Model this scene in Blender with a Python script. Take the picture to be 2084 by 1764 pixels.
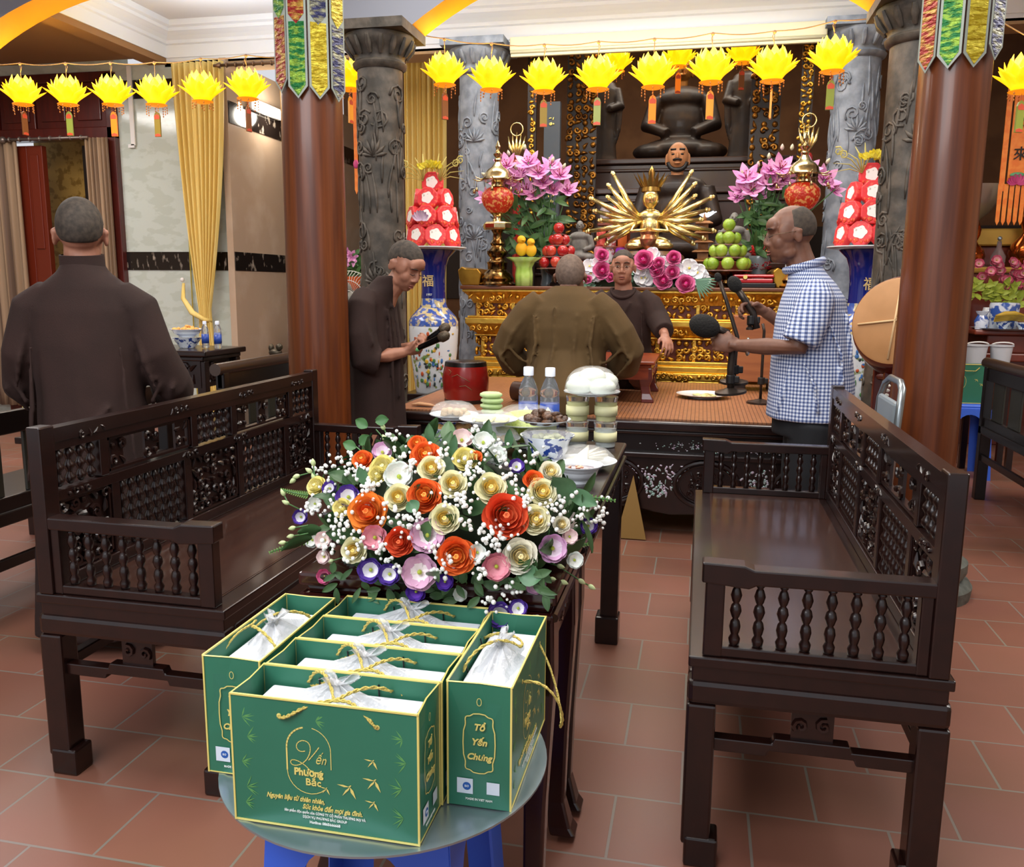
import bpy, math, random
from math import sin, cos, pi, radians as RD, sqrt, atan2
from mathutils import Vector, Matrix, Euler, noise as NZ
for o in list(bpy.data.objects): bpy.data.objects.remove(o)
S = bpy.context.scene
COL = S.collection
# ---------------------------------------------------------------- camera
FPX = 1750.0; CH = 1.25
RM = Matrix(((0.97689986, 0.04383993, -0.20915239), (0.21354643, -0.16346209, 0.96316046), (0.0080364, -0.98557506, -0.16904795)))
cd = bpy.data.cameras.new('camera'); cam = bpy.data.objects.new('camera', cd); COL.objects.link(cam)
cd.sensor_width = 36; cd.lens = 36*FPX/2084; cd.clip_start = .05; cd.clip_end = 60
_r = RM @ Vector((1,0,0)); _u = -(RM @ Vector((0,1,0))); _b = -(RM @ Vector((0,0,1)))
cam.matrix_world = Matrix(((_r.x,_u.x,_b.x,0),(_r.y,_u.y,_b.y,0),(_r.z,_u.z,_b.z,CH),(0,0,0,1)))
S.camera = cam
def at(px, py, Y=None, Z=None, X=None):            # a pixel of the photograph as a point at a known depth / height
    d = RM @ Vector((px-1042, py-882, FPX))
    t = Y/d.y if Y is not None else ((Z-CH)/d.z if Z is not None else X/d.x)
    return Vector((d.x*t, d.y*t, CH+d.z*t))
# ---------------------------------------------------------------- world, light, exposure
S.view_settings.view_transform = 'Standard'; S.view_settings.look = 'None'
S.view_settings.exposure = 0.62; S.view_settings.gamma = 1.0; S.view_settings.use_curve_mapping = False
w = bpy.data.worlds.new('world'); S.world = w; w.use_nodes = True
w.node_tree.nodes['Background'].inputs[0].default_value = (.93,.94,1,1)
w.node_tree.nodes['Background'].inputs[1].default_value = .5
def area(name, loc, size, power, color=(1,.97,.93), rot=(0,0,0), sy=None):
    l = bpy.data.lights.new(name, 'AREA'); l.energy = power; l.color = color; l.size = size
    if sy: l.shape = 'RECTANGLE'; l.size_y = sy
    o = bpy.data.objects.new(name, l); COL.objects.link(o); o.location = loc; o.rotation_euler = rot; return o
area('ceiling_light', (-.5, 2.0, 3.3), 2.2, 60, (1,.97,.92), sy=1.6)
area('ceiling_light', (-.5, 4.4, 3.3), 3.2, 42, (1,.95,.88), sy=.8)
area('ceiling_light', (-3.9, 4.2, 3.0), 1.0, 42, (1,.97,.93), sy=1.8)
area('ceiling_light', (2.8, 4.0, 3.2), 1.6, 60, (1,.95,.9), sy=2.4)
area('ceiling_light', (-.6, 6.1, 3.3), 3.0, 40, (1,.97,.93), sy=.5)
area('coffer_fill_light', (-.6, 6.3, 2.95), 4.5, 8, (.75,.87,1), rot=(pi,0,0), sy=.25)  # added fill aimed up to whiten coffer and crown, no real fitting
area('coffer_fill_light', (-3.3, 6.2, 2.9), 1.6, 8, (.75,.87,1), rot=(pi,0,0), sy=.5)  # second added upward fill, for the left end of the coffer
area('ceiling_light', (-.3, 8.3, 3.7), 2.4, 26, (1,.9,.75), sy=.6)
area('ceiling_light', (-1.6, -.6, 3.0), 3.0, 75, (.93,.96,1), rot=(RD(35),0,0), sy=1.5)
area('ceiling_light', (-5.4, 5.6, 2.9), .8, 20, (1,.97,.93), sy=1.0)
# ---------------------------------------------------------------- materials
def lin(h):
    if not isinstance(h, str): return h
    c = [int(h[i:i+2],16)/255 for i in (0,2,4)]
    return tuple((x/12.92 if x <= .04045 else ((x+.055)/1.055)**2.4) for x in c)+(1,)
MC = {}
def M(name, c, rough=.5, metal=0, n=None, bump=None, emit=None, alpha=1, trans=0, coat=0, ior=1.45, sub=0, spec=.5, coords='Object'):
    """n=(scale, hex2, lo, hi, [stretch]) mottles the colour; bump=(scale, strength, [stretch])"""
    if name in MC: return MC[name]
    m = bpy.data.materials.new(name); m.use_nodes = True; nt = m.node_tree; b = nt.nodes['Principled BSDF']; MC[name] = m
    I = b.inputs
    I['Base Color'].default_value = lin(c); I['Roughness'].default_value = rough; I['Metallic'].default_value = metal
    I['Alpha'].default_value = alpha; I['Transmission Weight'].default_value = trans; I['IOR'].default_value = ior
    I['Coat Weight'].default_value = coat; I['Coat Roughness'].default_value = .12
    I['Subsurface Weight'].default_value = sub; I['Specular IOR Level'].default_value = spec
    if sub: I['Subsurface Radius'].default_value = (.02,.008,.005)
    if emit: I['Emission Color'].default_value = lin(emit[0]); I['Emission Strength'].default_value = emit[1]
    def tex(scale, st, det=4):
        tc = nt.nodes.new('ShaderNodeTexCoord'); mp = nt.nodes.new('ShaderNodeMapping'); no = nt.nodes.new('ShaderNodeTexNoise')
        nt.links.new(tc.outputs[coords], mp.inputs[0]); nt.links.new(mp.outputs[0], no.inputs[0])
        if st: mp.inputs['Scale'].default_value = st
        no.inputs['Scale'].default_value = scale; no.inputs['Detail'].default_value = det; return no
    if n:
        no = tex(n[0], n[4] if len(n) > 4 else None); r = nt.nodes.new('ShaderNodeValToRGB')
        r.color_ramp.elements[0].position = n[2]; r.color_ramp.elements[0].color = lin(c)
        r.color_ramp.elements[1].position = n[3]; r.color_ramp.elements[1].color = lin(n[1])
        nt.links.new(no.outputs[0], r.inputs[0]); nt.links.new(r.outputs[0], I['Base Color'])
    if bump:
        no = tex(bump[0], bump[2] if len(bump) > 2 else None); bp = nt.nodes.new('ShaderNodeBump')
        bp.inputs['Strength'].default_value = bump[1]; bp.inputs['Distance'].default_value = .01
        nt.links.new(no.outputs[0], bp.inputs['Height']); nt.links.new(bp.outputs[0], I['Normal'])
    return m
dwood = M('dark_rosewood', '160806', .3, n=(3,'200c08',.35,.7,(8,1,8)), coat=.4)
dwood2 = M('dark_rosewood_seat', '2e1a14', .28, n=(4,'3a2219',.3,.7,(10,.6,3)), coat=.5)
black_w = M('black_wood', '120b0a', .3, coat=.3)
colwood = M('polished_column_wood', '4e230c', .34, n=(5,'6b3513',.35,.7,(7,7,.35)), coat=.25)
redwood = M('red_brown_wood', '8a3b1c', .35, n=(5,'6d2a12',.35,.65,(2,8,8)), coat=.2)
gilt = M('gilded_carving', 'e3b048', .33, .9, n=(14,'b5802a',.35,.7), bump=(60,.5))
gilt_flat = M('gilded_plain', 'e3b54e', .3, .9, bump=(30,.2))
brass = M('polished_brass', 'dccb98', .18, 1, n=(9,'7a5c35',.35,.75))
brass_d = M('dark_brass', '8a6a3c', .2, 1, n=(30,'3c2a16',.4,.6))
white = M('white_paint', 'ece9e6', .6)
glass = M('clear_plastic', 'f4f8fa', .06, trans=.92, ior=1.2)
wrapm = M('cling_film', 'f3f2ee', .12, alpha=.2, spec=.8, bump=(25,.6))
porc = M('white_porcelain', 'dfe5ea', .12, coat=.5)
porc_b = M('blue_and_white_porcelain', 'dde4ec', .12, n=(38,'24408f',.54,.57), coat=.5)
skin = M('skin', '946450', .5, n=(20,'9f6e58',.4,.6), sub=.06)
skin_d = M('tanned_skin', '6b4737', .5, n=(20,'77503e',.4,.6), sub=.05)
robe = M('brown_robe_cloth', '25140f', .88, n=(6,'2d1914',.35,.65), bump=(420,.25))
robe_o = M('olive_brown_robe_cloth', '493618', .88, n=(5,'533e1e',.35,.65), bump=(420,.2))
stub = M('shaved_hair', '2e2822', .8, n=(60,'463c33',.35,.65))
leafm = M('leaf_green', '3f6b3a', .45, n=(9,'54824a',.35,.65))
# ---------------------------------------------------------------- geometry builder
class B:
    def __init__(s): s.v = []; s.f = []; s.m = []; s.mi = 0; s.T = None
    def add(s, vs, fs):
        o = len(s.v)
        if s.T: vs = [s.T @ Vector(p) for p in vs]
        s.v += [tuple(p) for p in vs]; s.f += [tuple(i+o for i in f) for f in fs]; s.m += [s.mi]*len(fs); return s
    def box(s, c, d, rot=None, tp=1, tpx=None):
        x,y,z = d[0]/2,d[1]/2,d[2]/2; q = tp if tpx is None else tpx
        vs = [Vector((sx*x*(q if sz > 0 else 1), sy*y*(tp if sz > 0 else 1), sz*z)) for sz in (-1,1) for sx,sy in ((-1,-1),(1,-1),(1,1),(-1,1))]
        if rot: e = Euler(rot).to_matrix(); vs = [e@p for p in vs]
        vs = [p+Vector(c) for p in vs]
        return s.add(vs, [(0,3,2,1),(4,5,6,7),(0,1,5,4),(1,2,6,5),(2,3,7,6),(3,0,4,7)])
    def b2(s, a, b): return s.box([(a[i]+b[i])/2 for i in range(3)], [abs(b[i]-a[i]) for i in range(3)])
    def lathe(s, prof, c=(0,0,0), seg=16, rot=None, sx=1, sy=1, fl=0):
        vs = []; n = len(prof)
        for r, z in prof:
            for k in range(seg):
                a = 2*pi*k/seg; rr = r*(1+fl*cos(a*8)) if fl else r
                vs.append(Vector((rr*cos(a)*sx, rr*sin(a)*sy, z)))
        fs = [(i*seg+k, i*seg+(k+1)%seg, (i+1)*seg+(k+1)%seg, (i+1)*seg+k) for i in range(n-1) for k in range(seg)]
        if prof[0][0] > 1e-5: fs.append(tuple(reversed(range(seg))))
        if prof[-1][0] > 1e-5: fs.append(tuple((n-1)*seg+k for k in range(seg)))
        if rot is not None: e = Euler(rot).to_matrix() if not isinstance(rot, Matrix) else rot; vs = [e@p for p in vs]
        return s.add([p+Vector(c) for p in vs], fs)
    def cyl(s, c, r, h, seg=16, rot=None, r2=None): return s.lathe([(r,-h/2),(r if r2 is None else r2,h/2)], c, seg, rot)
    def ell(s, c, r, seg=12, rings=8, rot=None):
        if not hasattr(r, '__len__'): r = (r,r,r)
        e = (Euler(rot).to_matrix() if not isinstance(rot, Matrix) else rot) if rot is not None else None
        vs = [Vector((0,0,-r[2]))]
        for i in range(1,rings):
            t = pi*i/rings
            for k in range(seg): a = 2*pi*k/seg; vs.append(Vector((r[0]*sin(t)*cos(a), r[1]*sin(t)*sin(a), -r[2]*cos(t))))
        vs.append(Vector((0,0,r[2]))); L = len(vs)-1
        fs = [(0, 1+(k+1)%seg, 1+k) for k in range(seg)]
        fs += [(1+i*seg+k, 1+i*seg+(k+1)%seg, 1+(i+1)*seg+(k+1)%seg, 1+(i+1)*seg+k) for i in range(rings-2) for k in range(seg)]
        fs += [(L, 1+(rings-2)*seg+k, 1+(rings-2)*seg+(k+1)%seg) for k in range(seg)]
        if e: vs = [e@p for p in vs]
        return s.add([p+Vector(c) for p in vs], fs)
    def tube(s, pts, rad, seg=8, closed=False, flat=1):
        P = [Vector(p) for p in pts]; n = len(P)
        if not hasattr(rad, '__len__'): rad = [rad]*n
        up = Vector((0,0,1)); vs = []; N = None
        for i in range(n):
            t = (P[(i+1)%n]-P[i-1]) if closed else (P[min(i+1,n-1)]-P[max(i-1,0)])
            t = t.normalized() if t.length > 1e-9 else Vector((0,0,1))
            if N is None: N = t.cross(up); N = N.normalized() if N.length > 1e-3 else Vector((1,0,0))
            else: N = (N-t*N.dot(t)); N = N.normalized() if N.length > 1e-6 else Vector((1,0,0))
            Bn = t.cross(N)
            for k in range(seg): a = 2*pi*k/seg; vs.append(P[i]+(N*cos(a)+Bn*sin(a)*flat)*rad[i])
        m = n if closed else n-1
        fs = [(i*seg+k, i*seg+(k+1)%seg, ((i+1)%n)*seg+(k+1)%seg, ((i+1)%n)*seg+k) for i in range(m) for k in range(seg)]
        if not closed: fs += [tuple(reversed(range(seg))), tuple((n-1)*seg+k for k in range(seg))]
        return s.add(vs, fs)
    def prism(s, pts, h, O=(0,0,0), U=(1,0,0), V=(0,0,1)):    # 2D outline in the U,V plane extruded by h along U x V
        O,U,V = Vector(O),Vector(U),Vector(V); N = U.cross(V).normalized(); n = len(pts)
        a = [O+U*x+V*y-N*h/2 for x,y in pts]; b = [p+N*h for p in a]
        return s.add(a+b, [tuple(reversed(range(n))), tuple(range(n,2*n))]+[(i,(i+1)%n,n+(i+1)%n,n+i) for i in range(n)])
    def grid(s, fn, nu, nv, cu=False):
        vs = [fn(i/nu, j/nv) for j in range(nv+1) for i in range(nu+(0 if cu else 1))]; w_ = nu if cu else nu+1
        return s.add(vs, [(j*w_+i, j*w_+(i+1)%w_, (j+1)*w_+(i+1)%w_, (j+1)*w_+i) for j in range(nv) for i in range(nu)])
    def loft(s, rings, cap=True):
        n = len(rings[0]); vs = [p for r in rings for p in r]
        fs = [(i*n+k, i*n+(k+1)%n, (i+1)*n+(k+1)%n, (i+1)*n+k) for i in range(len(rings)-1) for k in range(n)]
        if cap: fs += [tuple(reversed(range(n))), tuple((len(rings)-1)*n+k for k in range(n))]
        return s.add(vs, fs)
    def build(s, name, mats, parent=None, smooth=False, bevel=0, solid=0, sub=0, label=None, loc=None, rot=None, remesh=0, sm=0, kind=None, mirror=False):
        if mirror: s.v = [(-x,y,z) for x,y,z in s.v]; s.f = [tuple(reversed(f)) for f in s.f]
        me = bpy.data.meshes.new(name); me.from_pydata(s.v, [], s.f)
        if not isinstance(mats, (list,tuple)): mats = [mats]
        for m in mats: me.materials.append(m)
        if len(mats) > 1: me.polygons.foreach_set('material_index', s.m)
        o = bpy.data.objects.new(name, me); COL.objects.link(o)
        if parent: o.parent = parent
        if remesh:
            q = o.modifiers.new('r','REMESH'); q.mode = 'VOXEL'; q.voxel_size = remesh; q.use_smooth_shade = True
            if sm: q = o.modifiers.new('s','SMOOTH'); q.iterations = sm; q.factor = .5
            dg = bpy.context.evaluated_depsgraph_get(); me2 = bpy.data.meshes.new_from_object(o.evaluated_get(dg)); o.modifiers.clear(); o.data = me2; me = me2
        if smooth or remesh: me.polygons.foreach_set('use_smooth', [True]*len(me.polygons)); me.update()
        if smooth == 'auto':
            try: me.set_sharp_from_angle(angle=RD(40))
            except Exception: pass
        if solid: q = o.modifiers.new('so','SOLIDIFY'); q.thickness = solid; q.offset = 0
        if bevel: q = o.modifiers.new('b','BEVEL'); q.width = bevel; q.segments = 2; q.limit_method = 'ANGLE'; q.angle_limit = RD(35)
        if sub: q = o.modifiers.new('su','SUBSURF'); q.levels = sub; q.render_levels = sub
        if loc: o.location = loc
        if rot: o.rotation_euler = rot
        if label: o['label'] = label
        if kind: o['kind'] = kind
        return o
def tag(o, label, cat, group=None, kind=None):
    o['label'] = label; o['category'] = cat
    if group: o['group'] = group
    if kind: o['kind'] = kind
    return o
def thing(name, label, cat, loc=(0,0,0), rz=0, group=None):
    o = bpy.data.objects.new(name, None); COL.objects.link(o); o.empty_display_size = .05
    o.location = loc; o.rotation_euler = (0,0,rz); return tag(o, label, cat, group)
def st(o): o['kind'] = 'structure'; return o
def dup(root, loc=None, rz=None, label=None, group=None, scale=None):
    def cp(o, par):
        c = o.copy(); COL.objects.link(c)
        if par: c.parent = par
        for ch in kids.get(o.name, []): cp(ch, c)
        return c
    kids = {}
    stack = [root]
    while stack:
        x = stack.pop(); ks = list(x.children); kids[x.name] = ks; stack += ks
    r = cp(root, None)
    if loc is not None: r.location = loc
    if rz is not None: r.rotation_euler = (0,0,rz)
    if label: r['label'] = label
    if group: r['group'] = group
    if scale: r.scale = (scale,)*3 if not hasattr(scale,'__len__') else scale
    return r
def curl(b, c, r, U, V, N, turns=1.4, t=.006, ph=0, dr=1):   # a carved scroll lying in the U,V plane
    P = []; R = []
    for i in range(11):
        q = i/10; a = ph+dr*q*turns*2*pi; rr = r*(1-.82*q)
        P.append(Vector(c)+U*(rr*cos(a))+V*(rr*sin(a))+N*(t*.6*q)); R.append(t*(1-.45*q))
    b.tube(P, R, 5)
def carving(b, O, U, V, w, h, seed=1, t=.006, dens=1.0, frame=False, beads=True):
    """a field of carved scrolls, leaves and beads in a w x h rectangle centred on O"""
    rg = random.Random(seed); U,V = Vector(U).normalized(),Vector(V).normalized(); N = U.cross(V); O = Vector(O)
    step = t*5.2/dens; nx = max(1,int(w/step)); ny = max(1,int(h/step))
    for i in range(nx):
        for j in range(ny):
            x = ((i+.5)/nx-.5)*w+rg.uniform(-.15,.15)*step; y = ((j+.5)/ny-.5)*h+rg.uniform(-.15,.15)*step
            c = O+U*x+V*y; k = rg.random()
            if k < .55: curl(b, c, step*.5, U, V, N, rg.uniform(.9,1.5), t, rg.uniform(0,6.28), rg.choice((-1,1)))
            elif k < .85:
                a = rg.uniform(0,pi); d = U*cos(a)+V*sin(a); e = V*cos(a)-U*sin(a)
                b.tube([c-d*step*.5, c-d*step*.15+e*step*.14, c+d*step*.2+e*step*.1, c+d*step*.55], [t*.3,t*1.1,t*.8,t*.2], 5)
            elif beads: b.ell(c, t*1.5, 6, 4)
def text(s, size, O, U, V, mat_, parent=None, name='lettering', align='CENTER', ext=.0004, shear=0, off=0, sx=1):
    cu = bpy.data.curves.new(name, 'FONT'); cu.body = s; cu.size = size; cu.align_x = align; cu.align_y = 'CENTER'
    cu.extrude = ext; cu.shear = shear; cu.offset = off; cu.resolution_u = 3
    o = bpy.data.objects.new(name, cu); COL.objects.link(o)
    dg = bpy.context.evaluated_depsgraph_get(); me = bpy.data.meshes.new_from_object(o.evaluated_get(dg))
    bpy.data.objects.remove(o); U,V = Vector(U).normalized(),Vector(V).normalized(); N = U.cross(V); O = Vector(O)
    me.transform(Matrix(((U.x*sx,V.x,N.x,O.x),(U.y*sx,V.y,N.y,O.y),(U.z*sx,V.z,N.z,O.z),(0,0,0,1))))
    me.materials.clear(); me.materials.append(mat_)
    o = bpy.data.objects.new(name, me); COL.objects.link(o)
    if parent: o.parent = parent
    return o
X3,Y3,Z3 = Vector((1,0,0)),Vector((0,1,0)),Vector((0,0,1))
# ================================================================ the setting
def tile_mat():
    m = bpy.data.materials.new('terracotta_tiles'); m.use_nodes = True; nt = m.node_tree; b = nt.nodes['Principled BSDF']
    tc = nt.nodes.new('ShaderNodeTexCoord'); mp = nt.nodes.new('ShaderNodeMapping'); br = nt.nodes.new('ShaderNodeTexBrick')
    nt.links.new(tc.outputs['Object'], mp.inputs[0]); nt.links.new(mp.outputs[0], br.inputs[0])
    mp.inputs['Location'].default_value = (-.162,-1.973+.2457*8,0)
    br.inputs['Scale'].default_value = 1; br.inputs['Brick Width'].default_value = .317; br.inputs['Row Height'].default_value = .2457
    br.inputs['Mortar Size'].default_value = .0035; br.inputs['Mortar Smooth'].default_value = .1; br.offset = .5
    br.inputs['Color1'].default_value = lin('7a4630'); br.inputs['Color2'].default_value = lin('875038'); br.inputs['Mortar'].default_value = lin('7c7165')
    br.inputs['Bias'].default_value = -.2
    no = nt.nodes.new('ShaderNodeTexNoise'); no.inputs['Scale'].default_value = 2.2; no.inputs['Detail'].default_value = 6
    nt.links.new(tc.outputs['Object'], no.inputs[0])
    mx = nt.nodes.new('ShaderNodeMix'); mx.data_type = 'RGBA'; mx.blend_type = 'OVERLAY'; mx.inputs[0].default_value = .22
    nt.links.new(br.outputs['Color'], mx.inputs[6]); nt.links.new(no.outputs['Color'], mx.inputs[7])
    hs = nt.nodes.new('ShaderNodeHueSaturation'); hs.inputs['Saturation'].default_value = .86; nt.links.new(mx.outputs[2], hs.inputs['Color'])
    nt.links.new(hs.outputs[0], b.inputs['Base Color'])
    mr = nt.nodes.new('ShaderNodeMapRange'); mr.inputs[3].default_value = .3; mr.inputs[4].default_value = .5; nt.links.new(no.outputs[0], mr.inputs[0]); nt.links.new(mr.outputs[0], b.inputs['Roughness'])
    bp = nt.nodes.new('ShaderNodeBump'); bp.inputs['Strength'].default_value = .5; bp.inputs['Distance'].default_value = .003; bp.invert = True
    nt.links.new(br.outputs['Fac'], bp.inputs['Height']); nt.links.new(bp.outputs[0], b.inputs['Normal'])
    return m
b = B(); b.b2((-9,-2.5,-.05),(5.5,12,0)); st(b.build('floor', tile_mat()))
plaster = M('ceiling_plaster', 'dcd8d6', .85); tan = M('tan_plaster', 'b49b80', .9)
greyp = M('grey_blue_paint', '8b8f9b', .8); yellow = M('yellow_ochre_paint', 'e09a1c', .6)
b = B(); b.b2((-9,-2.5,3.42),(5.5,5.2,3.5)); b.b2((-4.585,5.2,3.42),(5.5,7.2,3.5)); st(b.build('ceiling', plaster))
# lower cream soffit left of the coffer and beam, shade painted in as tan
b = B(); b.b2((-9,5.3,3.16),(-4.75,7.0,3.5)); b.b2((-4.75,5.2,3.10),(-4.585,7.05,3.42)); st(b.build('trim_1', M('soffit_shaded_cream','a07850',.9)))
# crown moulding, stepped; around the coffer
def crown(b, a, c, inw):     # from a to c (at fascia foot), inw = horizontal direction into the room
    prof = [(0,.0),(.012,.0),(.012,.10),(.03,.11),(.03,.135),(.055,.16),(.09,.185),(.10,.19),(.10,.215),(.135,.225),(.135,.27),(0,.27)]
    a,c,inw = Vector(a),Vector(c),Vector(inw)
    b.loft([[p+inw*x+Z3*z for x,z in prof] for p in (a,c)])
crown_m = M('white_crown_paint', 'eef0f3', .5)
b = B(); b.b2((-4.6,7.0,3.10),(5.5,7.2,3.42)); crown(b,(-4.6,7.0,3.15),(5.5,7.0,3.15),(0,-1,0)); crown(b,(-4.585,7.05,3.15),(-4.585,5.2,3.15),(1,0,0)); st(b.build('trim_2', crown_m, bevel=.002))
# beam soffit over the altar opening
b = B(); b.b2((-4.6,7.0,3.08),(5.5,7.25,3.12)); st(b.build('trim_3', M('beam_tan','b08f6a',.9)))
# arcade: grey faces with ochre soffits, springing from the stone capitals
def arch(name, x0, x1, zs=2.75, rise=.43, y0=5.2, y1=5.45, top=3.42):
    n = 24; c = (x0+x1)/2; hw = (x1-x0)/2; R = (hw*hw+rise*rise)/(2*rise)
    P = []
    for i in range(n+1):
        x = x0+(x1-x0)*i/n; P.append((x, zs+sqrt(R*R-(x-c)**2)-(R-rise)))
    b = B()
    for i in range(n):
        (xa,za),(xb,zb) = P[i],P[i+1]; b.mi = 0
        for y in (y0,y1): b.add([(xa,y,za),(xb,y,zb),(xb,y,max(top,zb)),(xa,y,max(top,za))],[(0,1,2,3)])
        b.mi = 1; b.add([(xa,y0,za),(xb,y0,zb),(xb,y1,zb),(xa,y1,za)],[(0,1,2,3)])
        b.mi = 0
    return st(b.build(name, [greyp, yellow], smooth=False))
arch('trim_4', -5.02, -2.16); arch('trim_5', -1.80, .88); arch('trim_6', 1.34, 4.3)
b = B()
for x0,x1 in ((-5.38,-5.02),(-2.16,-1.80),(.88,1.34)): b.b2((x0,5.2,2.74),(x1,5.45,3.42))
st(b.build('trim_7', greyp))
# marble walls of the left bay
marble = M('pale_green_marble', 'cbd2c9', .12, n=(5,'c1c8bd',.49,.54,(1,1,2.2)), coat=.5)
marble2 = M('beige_marble', 'bca38c', .12, n=(2.5,'cdb8a4',.5,.8,(1,1,1)), coat=.7)
bandm = M('dark_veined_marble', '1c1614', .12, n=(14,'a89a8c',.58,.72,(2,1,.7)), coat=.6)
b = B(); b.b2((-5.1,7.0,0),(-4.45,7.2,3.12)); b.b2((-9,7.0,0),(-6.45,7.2,3.12)); b.b2((-6.45,7.0,3.05),(-5.1,7.2,3.3)); b.b2((-4.45,7.02,0),(-4.06,7.2,3.12)); st(b.build('wall_back', marble))
b = B(); b.b2((-5.1,6.992,1.365),(-4.45,7.0,1.525)); b.b2((-4.45,7.01,1.365),(-4.06,7.02,1.525)); b.b2((-5.1,6.992,2.83),(-4.45,7.0,2.985)); b.b2((-5.1,6.99,0),(-4.45,7.0,.14)); st(b.build('trim_8', bandm))
b = B(); b.b2((-4.06,6.95,0),(-4.0,9.9,3.12)); st(b.build('wall_left', marble2))
b = B(); b.b2((-4.0,6.96,1.365),(-3.992,9.9,1.525)); b.b2((-4.0,6.96,2.60),(-3.992,9.9,2.78)); b.b2((-4.0,6.96,0),(-3.985,9.9,.22)); st(b.build('trim_9', bandm))
b = B(); b.tube([(-4.45,6.985,.1),(-4.45,6.985,3.1)], .006, 6); st(b.build('trim_10', M('gold_edge_strip','d9c45a',.3,.6)))
backp = M('brown_back_wall', '6d4a2e', .9, n=(3,'5c3c24',.4,.6))
b = B(); b.b2((-4.2,9.9,0),(6,10.0,4.2)); b.b2((-4.2,7.2,3.9),(6,10,4.0)); st(b.build('wall_altar_recess', backp))
b = B(); b.b2((-4.0,9.88,1.1),(3.5,9.9,1.9)); st(b.build('trim_11', M('dark_dado','2a1c14',.7)))
b = B(); b.b2((5.4,-2.5,0),(5.5,12,3.42)); st(b.build('wall_right', M('cream_wall','c9b79e',.85)))
b = B(); b.b2((-9,-2.5,0),(-8.9,7.0,3.5)); st(b.build('wall_far_left', M('cream_wall','c9b79e',.85)))
# door with transom in the back left wall
doorw = M('door_mahogany', '451410', .35, n=(4,'561a12',.35,.65,(6,6,1)), coat=.3)
b = B()
b.b2((-6.42,6.94,0),(-6.28,7.06,3.05)); b.b2((-5.17,6.94,0),(-5.09,7.06,3.05)); b.b2((-6.42,6.94,2.98),(-5.09,7.06,3.06)); b.b2((-6.42,6.94,2.50),(-5.09,7.06,2.60))
d1 = st(b.build('door_1', doorw, bevel=.006))
b = B()
for x0,x1 in ((-6.28,-5.9),(-5.9,-5.53),(-5.53,-5.17)):
    b.b2((x0+.01,6.97,2.6),(x1-.01,7.03,2.98)); b.b2((x0+.06,6.955,2.66),(x1-.06,6.97,2.92))
b.build('transom', doorw, d1, bevel=.006)
b = B(); b.b2((-6.02,6.96,0),(-5.86,7.02,2.46)); b.b2((-5.99,6.95,1.55),(-5.90,6.96,2.38)); b.b2((-6.26,6.96,0),(-6.02,7.02,2.46)); b.build('leaf', M('door_leaf_mahogany','6b2412',.35,coat=.3), d1, bevel=.006)
b = B(); b.b2((-6.4,7.5,0),(-5.1,7.52,3)); st(b.build('wall_beyond_door', M('patterned_ochre_panel', 'b08a45', .4, n=(12,'8a6628',.5,.58))))
b = B(); b.b2((-5.50,7.03,0),(-5.30,7.06,2.46)); b.build('dark_jamb', black_w, d1)
# striped curtains in the doorway
def drape(b, fx, fy, z0, z1, n=60, folds=9, amp=.03, x0f=None, rows=14):
    """fx(v)->(x0,x1), gathered folds, v from top (0) to bottom (1)"""
    def fn(u, v):
        x0,x1 = fx(v); wd = x1-x0; a = amp*(.6+.4*min(1,wd/.4))
        return (x0+wd*u, fy+a*sin(u*folds*2*pi)+a*.35*sin(u*folds*4.3*pi+v*2), z1+(z0-z1)*v)
    b.grid(fn, n, rows)
cur_g = M('taupe_curtain', 'a08468', .7, n=(1,'6a5242',.4,.6,(30,0.1,.1)))
for k,(xa,xb) in enumerate(((-6.6,-6.06),(-5.37,-5.13))):
    b = B(); drape(b, lambda v,xa=xa,xb=xb: (xa,xb), 6.9, .1, 2.5, 70, 6, .028); o = b.build('striped_curtain', cur_g, smooth=True, solid=.003)
    tag(o, ('grey and taupe striped curtain left of the doorway at far left', 'narrow grey and taupe striped curtain against the right door jamb')[k], 'curtain')
b = B(); b.tube([(-6.15,6.86,2.5),(-5.3,6.86,2.5)], .012, 8)
for i in range(8): b.lathe([(.02,-.006),(.024,0),(.02,.006)], (-6.1+i*.105,6.86,2.5), 8, (0,pi/2,0))
b.ell((-6.17,6.86,2.5), .03, 10, 6); tag(b.build('curtain_rod', M('steel_rod','8b7f78',.35,.7), smooth=True), 'short ringed curtain rod across the doorway at far left', 'curtain rod')
# yellow curtains
cur_y = M('golden_yellow_curtain', 'efd585', .6, n=(1.5,'e2c168',.35,.7,(14,1,.3)))
def gath(top, waist, bot, vt):
    def f(v):
        q = (v/vt) if v < vt else 1
        if v < vt: s_ = q*q*.85+.15*q; return (top[0]+(waist[0]-top[0])*s_, top[1]+(waist[1]-top[1])*s_)
        s_ = (v-vt)/(1-vt); s_ = sin(s_*pi/2); return (waist[0]+(bot[0]-waist[0])*s_, waist[1]+(bot[1]-waist[1])*s_)
    return f
t = thing('yellow_curtain', 'tall yellow curtain tied at the waist before the beige marble wall', 'curtain', (-4.3,6.86,0))
b = B(); drape(b, gath((-.13-.02,.33),(.0,.10),(-.03,.14),.68), 0, .05, 3.07, 120, 9, .035, rows=40); b.build('curtain_fabric', cur_y, t, smooth=True, solid=.003)
b = B(); b.tube([(-.16,.02,1.25),(-.12,-.06,1.12),(-.02,-.09,1.0),(.08,-.07,.94),(.11,0,.93)], [.012,.02,.026,.02,.015], 8, flat=.6); b.build('tieback', cur_y, t, smooth=True)
b = B(); b.ell((-.17,.02,1.28), .02, 8, 6); b.build('tieback_hook', white, t, smooth=True)
t = thing('yellow_curtain', 'straight yellow curtain hanging behind the carved stone columns left of the altar', 'curtain', (-2.42,7.6,0))
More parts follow.
